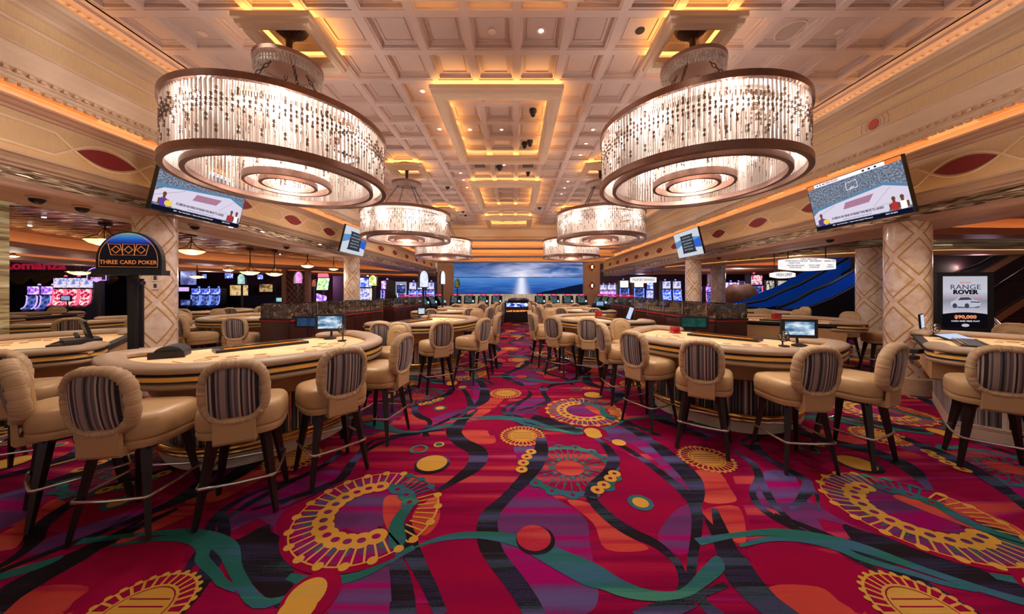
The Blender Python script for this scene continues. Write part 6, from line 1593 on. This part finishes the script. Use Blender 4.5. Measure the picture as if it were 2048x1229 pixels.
mb = MB(); mb.lathe([(.56, 1.10), (.5, 1.16), (.3, 1.22), (.001, 1.24)], 24, cy=.55); gl_, N, L, B = newmat('wheel_glass'); B.inputs['Transmission Weight'].default_value = .9; B.inputs['Roughness'].default_value = .05; mb.build('dome', gl_, t, smooth=True)
for s_ in (-1, 1): mb = MB(); mb.tube([(s_ * .76, -.05, .02), (s_ * .76, -.08, .75), (s_ * .76, .1, .98)], .03, 8); mb.build('side_rail', M_chr, t)

# ---- hanging lit signs at right
def hang(label, px0, px1, py0, py1, Y, bulge, lines, tmat, zt=CAMZ + 1.1):
    x0, x1 = X_(px0, Y), X_(px1, Y); w_ = (x1 - x0) / 2; z0, z1 = Z_(py1, Y), Z_(py0, Y); n = 12
    t = thing('hanging_sign', label, 'sign', ((x0 + x1) / 2, Y, 0))
    up = [(w_ * (1 - 2 * k / n), z1 - bulge * (1 - 2 * k / n) ** 2) for k in range(n + 1)]; dn = [(w_ * (-1 + 2 * k / n), z0 + bulge * (-1 + 2 * k / n) ** 2) for k in range(n + 1)]
    mb = MB(); mb.prism(up + dn, 'y', .0, .12); mb.build('lit_panel', E_white, t)
    for s_ in (-1, 1): mb = MB(); mb.tube([(s_ * w_ * .7, .06, z1 - .02), (s_ * w_ * .7, .06, zt)], .012, 6); mb.build('rod', M_bronzed, t)
    for (b, s2, u, v, f) in lines: text('lettering', b, s2, tmat, t, (u * w_, -.006, z0 + (z1 - z0) * v), (PI / 2, 0, 0), .002, f)
M_txt = mat('sign_text', rgb(70, 70, 74), .6)
hang('long white lit sign reading Passport Rewards', 1262, 1313, 554, 566.5, 14.5, .03, [('PASSPORT REWARDS', .17, 0, .5, .62)], M_txt)
hang('small white lit sign reading High Limit', 1545, 1591, 543.5, 557, 9.6, .05, [('HIGH LIMIT', .13, 0, .5, .72)], M_txt, CAMZ + 1.5)
hang('wide white lit directory sign with arrows before the escalators', 1563.5, 1672, 516, 542, 8.3, .05, [('GUEST DIRECTORY', .05, 0, .9, 1), ('WYNN TICKETS / CHECK IN     RESTAURANTS     PARKING EXIT', .05, .05, .75, .9), ('CASINO CAGE', .045, -.55, .6, 1), ('THEATRE AND SHOPS', .045, -.5, .40, 1), ('SPORTS BOOK', .045, -.5, .25, 1), ('HOTEL LOBBY', .045, .2, .42, 1), ('ELEVATORS', .045, .2, .27, 1), ('VALET', .045, .78, .45, 1), ('GARAGE', .045, .78, .3, 1)], M_txt, CAMZ + 1.15)

# ---- escalators, boulder, panels behind
M_eblue = mat('blue_escalator_panel', rgb(10, 60, 170), .12, .1, coat=.8, emit=(.004, .04, .26, 1), estr=.35)
M_eblk = mat('escalator_black', rgb(20, 18, 22), .35)
def escalator(label, pts, Y, hb, wd=1.0):
    """pts: lower panel edge (px,py) pixels traced at depth Y"""
    P0 = [at(px, py, Y) for px, py in pts]
    t = thing('escalator', label, 'escalator', (P0[0][0], Y, 0))
    ox = P0[0][0]; Q = [(p[0] - ox, p[2]) for p in P0]
    mb = MB(); mb.loft([[(u, 0, v) for u, v in Q], [(u, 0, v + hb * min(1, i / 2.0)) for i, (u, v) in enumerate(Q)]], False)
    mb.loft([[(u, .05, v) for u, v in Q], [(u, .05, v + hb * min(1, i / 2.0)) for i, (u, v) in enumerate(Q)]], False); mb.build('balustrade_panel', M_eblue, t, smooth=True)
    mb = MB(); mb.tube([(u, .02, v + hb * min(1, i / 2.0) + .03) for i, (u, v) in enumerate(Q)], .05, 8); mb.build('handrail', M_eblk, t, smooth=True)
    mb = MB(); mb.tube([(u, -.02, v - .02) for u, v in Q], .045, 8); mb.build('skirt_trim', M_darkm, t, smooth=True)
    mb = MB(); mb.loft([[(u, .02, v - .04) for u, v in Q], [(u, .02, max(0, v - .75)) for u, v in Q], [(u, wd, max(0, v - .75)) for u, v in Q], [(u, wd, v - .04) for u, v in Q]], False); mb.build('truss_side', M_eblk, t)
    mb = MB(); mb.loft([[(u, wd, v) for u, v in Q], [(u, wd, v + hb * min(1, i / 2.0)) for i, (u, v) in enumerate(Q)]], False); mb.build('far_panel', M_eblue, t, smooth=True)
    mb = MB()
    for k in range(int((Q[-1][0] - Q[2][0]) / .33)):
        u0 = Q[2][0] + k * .33; v0 = Q[2][1] + (k * .33) * (Q[-1][1] - Q[2][1]) / (Q[-1][0] - Q[2][0])
        mb.box(u0, u0 + .34, .08, wd - .05, v0 - .25, v0 - .05)
    mb.build('steps', M_darkm, t)
    mb = MB(); mb.box(Q[0][0] - .1, Q[3][0], 0, wd, 0, Q[0][1] - .02); mb.build('base_housing', M_eblk, t)
    return t
escalator('upper blue sided escalator rising to the right', [(1470, 614), (1530, 614), (1566, 608), (1600, 595), (1640, 573), (1680, 550), (1745, 512)], 11.7, .42)
escalator('lower blue sided escalator rising to the right, in front of the other', [(1552, 620), (1590, 618), (1625, 611), (1660, 597), (1700, 575), (1745, 551)], 10.3, .42)
rd = random.Random(5); mb = MB(); rings = []
for i in range(1, 9):
    th = PI * i / 9
    rings.append([((.62 + .07 * sin(3 * a + i)) * sin(th) ** .7 * cos(a) * 1.15, (.55 + .06 * cos(2 * a + i)) * sin(th) ** .7 * sin(a), -.55 * cos(th) + .05 * sin(4 * a)) for a in [2 * PI * k / 20 for k in range(20)]])
mb.loft(rings, True, True, True); bo = mb.build('boulder', mat('boulder_stone', rgb(150, 106, 70), .6, noise=.35, nscale=2.5, bump=.5, bscale=6), smooth=True); bo.location = (at(1482, 596, 14.2)[0], 14.2, 1.33)
tag(bo, 'large brown polished boulder before the slot machines', 'rock')
mb = MB(); mb.box(-.6, .6, -.5, .5, 0, .76); o = mb.build('boulder_plinth', M_darkm); o.location = (bo.location.x, 14.2, 0); tag(o, 'dark plinth beneath the brown boulder', 'plinth')
for k, (a, b) in enumerate(((1533, 1548), (1556, 1575))): panel('lit_onyx_panel', 'pale lit onyx wall panel, ' + ('the left one of the pair' if k == 0 else 'the right one nearer the escalator'), 'panel', a, b, 562, 604, 16.5, onyx('panel_onyx%d' % k, rgb(170, 170, 150), rgb(220, 220, 200), rgb(245, 245, 235), True, .7), depth=.1)
panel('wall_screen', 'small screen with a violet landscape beside the escalators', 'screen', 1581, 1604, 558, 572, 15.5, slot_screen('violet_land', [(.08, .08, .2, 1), (.25, .22, .6, 1), (.6, .55, .95, 1), (.1, .1, .25, 1)], 1.1, 3))
t = thing('planter', 'pale pedestal planter with dark leaves beside the red slot machine', 'plant', (X_(1541, 13.2), 13.2, 0))
mb = MB(); mb.box(-.3, .12, -.2, .2, 0, 1.3); mb.build('pedestal', mat('pedestal', rgb(190, 160, 130), .5), t)
mb = MB()
for k in range(26):
    a = rd.uniform(0, 2 * PI); r_ = rd.uniform(.05, .3); z = rd.uniform(1.35, 2.05); mb.prism([(0, 0), (.06, .03), (.14, 0), (.06, -.03)], 'z', 0, .004); mb.xf(Matrix.Translation((r_ * cos(a) - .05, r_ * sin(a), z)) @ Matrix.Rotation(a, 4, 'Z') @ Matrix.Rotation(rd.uniform(-.8, .8), 4, 'Y'), len(mb.v) - 8)
mb.build('foliage', mat('dark_leaf', rgb(36, 34, 26), .6), t); mb = MB(); mb.tube([(-.05, 0, 1.3), (0, 0, 1.6), (-.08, 0, 2.0)], .015, 6); mb.tube([(-.05, 0, 1.3), (.1, 0, 1.55), (.12, 0, 1.9)], .012, 6); mb.build('stem', mat('stem', rgb(60, 40, 26), .7), t)

# ---- right end: advert totem, staircase, rails
Y = 5.9
t = thing('advert_totem', 'black advert totem with a lit Range Rover giveaway poster', 'sign', (X_(1929.5, Y), Y, 0), -.12)
w_ = 82 * Y / F / 2; zt = Z_(545, Y)
mb = MB(); mb.box(-w_ - .06, w_ + .08, 0, .22, 0, zt); mb.build('housing', M_blk, t)
pz0, pz1, pw = Z_(656, Y), Z_(553, Y), 76 * Y / F / 2
E_post = emis_ramp('poster_grey', [(0, (.62, .60, .70, 1)), (.35, (.30, .29, .36, 1)), (.6, (.62, .60, .70, 1)), (1, (.55, .54, .62, 1))], .9, (1, 1, 1), 'axis', axis=2)
mb = MB(); mb.box(-pw, pw, -.006, 0, pz0 + .25, pz1); mb.build('poster', E_post, t)
E_pb = emis('poster_black', (.004, .003, .006, 1), 1); E_pr = emis('poster_red', (.7, .12, .06, 1), 1); E_ps = emis('poster_silver', (.55, .56, .66, 1), .9); E_pd = emis('poster_dark', (.04, .05, .09, 1), 1)
mb = MB(); n = 10; mb.prism([(-pw, pz0)] + [(pw, pz0)] + [(pw - 2 * pw * k / n, pz0 + .25 + .03 * (1 - (1 - 2 * k / n) ** 2)) for k in range(n + 1)], 'y', -.008, -.002); mb.build('poster_foot', E_pb, t)
cz = pz0 + .40
mb = MB(); mb.prism([(-.23, cz), (-.23, cz + .07), (-.16, cz + .10), (-.10, cz + .165), (.06, cz + .17), (.13, cz + .11), (.21, cz + .09), (.24, cz + .05), (.23, cz), (.12, cz - .02), (-.1, cz - .01)], 'y', -.011, -.008); mb.build('car_body', E_ps, t)
mb = MB(); mb.prism([(-.12, cz + .10), (-.08, cz + .15), (.05, cz + .155), (.11, cz + .11)], 'y', -.013, -.011); mb.prism([(-.22, cz), (-.1, cz - .02), (.12, cz - .03), (.23, cz - .005), (.2, cz - .035), (-.1, cz - .04)], 'y', -.013, -.011)
for u in (-.17, .02): mb.prism([(u + .035 * cos(a), cz + .0 + .045 * sin(a)) for a in [2 * PI * k / 12 for k in range(12)]], 'y', -.014, -.011)
mb.prism([(.08, cz + .06), (.22, cz + .055), (.22, cz + .075), (.08, cz + .08)], 'y', -.013, -.011); mb.build('car_shadow', E_pd, t)
text('lettering', 'RANGE', .125, E_pd, t, (0, -.01, pz1 - .20), (PI / 2, 0, 0), .001, 1.18); text('lettering', 'ROVER', .105, E_pb, t, (0, -.01, pz1 - .29), (PI / 2, 0, 0), .001, 1.18, bold=.005)
text('lettering', '$90,000', .04, E_pr, t, (0, -.01, pz1 - .115), (PI / 2, 0, 0), .001, 1.3); text('lettering', 'GIVEAWAY', .025, E_pr, t, (0, -.01, pz1 - .36), (PI / 2, 0, 0), .001, 1.6)
text('lettering', 'OCT 15 AND 16 DRAWINGS', .032, E_pr, t, (0, -.01, pz1 - .41), (PI / 2, 0, 0), .001, 1.25)
text('lettering', '$90,000', .085, emis('poster_gold', (.9, .3, .14, 1), 1), t, (0, -.01, pz0 + .195), (PI / 2, 0, 0), .001, 1.25, bold=.003); text('lettering', 'CASH AND FREE PLAY', .036, E_white, t, (0, -.01, pz0 + .12), (PI / 2, 0, 0), .001, 1.25)
mb = MB(); mb.prism([(.06 * cos(a), pz0 + .045 + .028 * sin(a)) for a in [2 * PI * k / 20 for k in range(20)]], 'y', -.012, -.008); mb.build('oval_badge', E_ps, t)
# staircase rising behind the totem
t = thing('staircase', 'wide dark red staircase with bronze treads behind the advert totem', 'staircase', (11.45, 8.3, 0))
M_stair = mat('stair_red', rgb(84, 22, 32), .8); M_nos = mat('stair_nosing', rgb(120, 90, 70), .4, .5)
for k in range(9):
    mb = MB(); mb.box(0, 6.5, k * .30, 9 * .30, k * .2, (k + 1) * .2 - .02); o = mb.build('step', M_stair, t)
    mb = MB(); mb.box(0, 6.5, k * .30 - .01, k * .30 + .04, (k + 1) * .2 - .02, (k + 1) * .2); mb.build('nosing', M_nos, o)
mb = MB(); mb.box(0, 6.5, 9 * .30, 9 * .30 + .1, 0, 4.2); mb.build('back_wall', mat('stair_wall', rgb(52, 26, 36), .7), t)
glassm, N, L, B = newmat('smoked_glass'); B.inputs['Base Color'].default_value = rgb(60, 66, 62); B.inputs['Roughness'].default_value = .06; B.inputs['Alpha'].default_value = .35
def rail_panel(label, pts, Y, hgt, name='glass_balustrade'):
    P0 = [at(px, py, Y) for px, py in pts]; t = thing(name, label, 'railing', (P0[0][0], Y, 0)); ox = P0[0][0]
    Q = [(p[0] - ox, p[2]) for p in P0]
    mb = MB(); mb.loft([[(u, 0, v) for u, v in Q], [(u, 0, max(0.02, v - hgt)) for u, v in Q], [(u, .02, max(0.02, v - hgt)) for u, v in Q], [(u, .02, v) for u, v in Q]], False); mb.build('glass', glassm, t)
    mb = MB(); mb.tube([(u, .01, v + .02) for u, v in Q], .035, 8); mb.build('handrail', M_eblk, t, smooth=True)
    mb = MB(); mb.loft([[(u, -.03, max(0.02, v - hgt)) for u, v in Q], [(u, -.03, max(0, v - hgt - .16)) for u, v in Q], [(u, .05, max(0, v - hgt - .16)) for u, v in Q], [(u, .05, max(0.02, v - hgt)) for u, v in Q]], False); mb.build('timber_stringer', mat('stringer', rgb(166, 118, 84), .4), t)
    return t
rail_panel('glass balustrade with timber stringer rising past the advert totem', [(1975, 591), (2010, 567), (2048, 543), (2120, 497), (2260, 410)], 6.6, .52)
rail_panel('dark handrail and glass rising at the upper right behind the totem', [(1868, 570), (1900, 552), (1960, 530), (2048, 480), (2120, 440)], 8.4, .2, 'stair_rail')
mb = MB(); mb.tube([at(1990, 640, 6.0), at(2000, 650, 5.9), at(2040, 672, 5.75)], .02, 8); mb.tube([at(1988, 636, 6.0), (at(1988, 636, 6.0)[0], 6.0, 0)], .02, 8)
tag(mb.build('chrome_handrail', M_chr, smooth=True), 'chrome handrail sloping down at the foot of the stairs', 'railing')
point('stair_fill', (11.5, 8.0, 2.4), 12, (.8, .6, .8), .2); point('escalator_fill', (11, 9.2, 2.6), 20, (.35, .5, 1), .2)  # unseen points added to brighten the stair and escalator area
# ================================================================== fittings on the hall ceiling
E_spot = emis('downlight_lens', (1, .95, .92, 1), 5)
M_trimw = mat('fitting_white', rgb(222, 196, 178), .4)
PZ = ZC + .076
def ceil_px(px, py, z=PZ):
    Y = F * (z - CAMZ) / (VY - py); return ((px - VX) * Y / F, Y)
zone = ['nearest', 'near', 'middle', 'far', 'farthest']
def downlight(px, py, label_):
    x, y = ceil_px(px, py)
    t = thing('downlight', label_, 'downlight', (x, y, PZ), 0, 'recessed ceiling downlights')
    mb = MB(); mb.lathe([(.062, .002), (.062, -.008), (.036, -.010), (.032, .0)], 24, caps=False); mb.build('trim_ring', M_trimw, t, smooth=True)
    mb = MB(); mb.lathe([(.031, -.004), (.001, -.004)], 20); mb.build('lens', E_spot, t)
for (px, py, lb) in ((1082, 61, 'nearest lit downlight, in front of the near tray'), (845, 182, 'lit downlight just left of the near tray corner'), (879, 258, 'lit downlight hugging the left side of the near tray'),
      (940, 259, 'left of two lit downlights inside the near tray'), (1003, 259, 'right of two lit downlights inside the near tray'), (1186, 259, 'nearest of the downlights lined up beside the right chandelier'), (1172, 287, 'second of the downlights lined up beside the right chandelier'),
      (1161, 310, 'third of the downlights lined up beside the right chandelier'), (921, 346, 'brightest downlight, left between the two trays'), (1008, 330, 'small downlight between the two air grilles'), (1136, 363, 'fourth downlight of the right line, beside the second tray'),
      (1129, 376, 'fifth downlight of the right line, beside the second tray'), (1123, 388, 'sixth downlight of the right line, beside the second tray'), (1114, 408, 'seventh downlight of the right line, at the end of the second tray'), (984, 415, 'downlight just beyond the second tray, left of centre'),
      (927, 360, 'faint downlight behind the brightest one'), (934, 375, 'faint downlight left of the second tray'), (1106, 424, 'farthest downlight on the right'), (956, 422, 'farthest downlight on the left')): downlight(px, py, lb)
def dome(label, px, py, big=1.0, drop=.0, white=False):
    big *= .72; x, y = ceil_px(px, py, ZC - .03); t = thing('camera_dome', label, 'camera', (x, y, PZ), 0, 'black camera domes under the ceiling')
    mb = MB(); mb.lathe([(.09 * big, 0), (.09 * big, -.05), (.07 * big, -.07)], 24, caps=False); mb.build('housing', M_trimw if white else M_blkm, t, smooth=True)
    mb = MB(); mb.lathe([(.068 * big, -.065), (.066 * big, -.09), (.05 * big, -.12), (.02 * big, -.135), (.001, -.137)], 20); mb.build('dome', M_blk, t, smooth=True)
for (lb, px, py, b) in (('camera dome in the near middle tray', 1066, 231, 1.0), ('left one of two camera domes at the end of the near middle tray', 1049, 295, 1), ('right one of two camera domes at the end of the near middle tray', 1060, 291, 1), ('camera dome between the two ceiling grilles', 999, 340, 1.2), ('camera dome before the second tray', 1056, 351, .9), ('camera dome on the left behind the grilles', 895, 377, 1.2),
      ('camera dome near the end of the ceiling left of the middle', 926, 425, 1.2), ('camera dome just below the left one', 931, 432, 1.2), ('camera dome at the end of the ceiling centre', 1015, 417, 1.4), ('camera dome at the end of the ceiling on the right', 1079, 418, 1.3)): dome(lb, px, py, b)
x, y = ceil_px(1280, 61); mb = MB(); mb.lathe([(.058, 0), (.055, -.010), (.001, -.010)], 24); o = mb.build('black_ceiling_port', M_blk); o.location = (x, y, PZ); tag(o, 'black round port in the ceiling beside the right chandelier', 'ceiling fitting')
def speaker(label, px, py, r=.13):
    x, y = ceil_px(px, py); t = thing('ceiling_speaker', label, 'speaker', (x, y, PZ), 0, 'round ceiling speakers')
    mb = MB(); mb.lathe([(r, 0), (r, -.012), (r - .015, -.016), (r - .02, -.006)], 32, caps=False); mb.build('rim', M_trimw, t, smooth=True)
    mb = MB(); mb.lathe([(r - .02, -.006), (.001, -.006)], 32); mb.build('grille', mat('grille_grey', rgb(186, 160, 146), .6, bump=.6, bscale=500), t)
speaker('large round ceiling speaker behind the right chandelier', 1581, 61, .17); speaker('round ceiling speaker beside the near tray on the left', 818, 256); speaker('round ceiling speaker inside the near tray', 996, 190, .16); speaker('round ceiling speaker at the right of the second tray', 1098, 347)
for k, (px, py) in enumerate(((405, 66), (984, 62), (1679, 63))):
    x, y = ceil_px(px, py); mb = MB(); mb.lathe([(.05, 0), (.05, -.012), (.03, -.018), (.001, -.018)], 20); o = mb.build('smoke_detector', M_trimw, smooth=True); o.location = (x, y, PZ)
    tag(o, ('small pale ceiling disc left of the left chandelier', 'small pale ceiling disc near the middle', 'small pale ceiling disc right of the right chandelier')[k], 'detector', 'small ceiling discs')
for k, (px, py) in enumerate(((960, 332), (1056, 332))):
    x, y = ceil_px(px, py); t = thing('air_grille', 'dark square air grille in the ceiling, ' + ('left one' if k == 0 else 'right one'), 'vent', (x, y, PZ), 0, 'ceiling air grilles')
    mb = MB(); mb.box(-.16, .16, -.16, .16, -.012, 0); mb.build('frame', M_trimw, t)
    mb = MB()
    for j in range(9): mb.box(-.145, .145, -.145 + j * .033, -.145 + j * .033 + .018, -.02, -.012)
    mb.build('slats', mat('slat_grey', rgb(110, 92, 84), .5), t)
# small lights and cameras below the side beams
for k, (px, py) in enumerate(((20, 377), (462, 457), (525, 466), (640, 491), (88, 437), (60, 454), (500, 485), (570, 497), (560, 510))):
    h = 1.112 if k < 4 else 1.43; Y = F * h / (VY - py); x = (px - VX) * Y / F
    mb = MB(); mb.lathe([(.03, 0), (.03, -.008), (.001, -.008)], 16); o = mb.build('soffit_light', E_spot); o.location = (x, Y, CAMZ + (1.121 if k < 4 and x > -6 and x < -5.7 else (1.135 if k < 4 else 1.45)) + .0)
    tag(o, ('tiny light under the left beam near the picture edge', 'tiny light under the left beam below the large television', 'tiny light under the left beam right of the large television', 'tiny light under the left beam before the small television', 'tiny light in the dark ceiling beside the onyx pier, upper of two', 'tiny light in the dark ceiling beside the onyx pier, lower of two', 'tiny light in the dark ceiling above the tall armed bowl pendants', 'tiny light in the dark ceiling above the pink sign', 'tiny light in the dark ceiling left of the flat bowl pendant')[k], 'downlight', 'tiny lights of the left side ceiling')
for k, (px, py) in enumerate(((75, 402), (165, 420), (390, 456), (573, 496), (1660, 482), (1438, 517))):
    h = 1.10 if px < 1000 else 1.03; Y = F * (h - .03) / (VY - py); x = (px - VX) * Y / F
    t = thing('camera_dome', ('camera dome under the left beam, nearest the picture edge', 'camera dome under the left beam before the near column', 'camera dome under the left beam beneath the large television', 'camera dome under the left beam halfway to the small television', 'camera dome under the right beam left of the large column', 'camera dome under the right beam before the second column')[k], 'camera', (x, Y, CAMZ + h + .03), 0, 'camera domes under the side beams')
    mb = MB(); mb.lathe([(.085, 0), (.085, -.03), (.07, -.04)], 20, caps=False); mb.build('housing', M_mauve, t, smooth=True); mb = MB(); mb.lathe([(.066, -.04), (.06, -.07), (.03, -.095), (.001, -.10)], 18); mb.build('dome', M_blk, t, smooth=True)
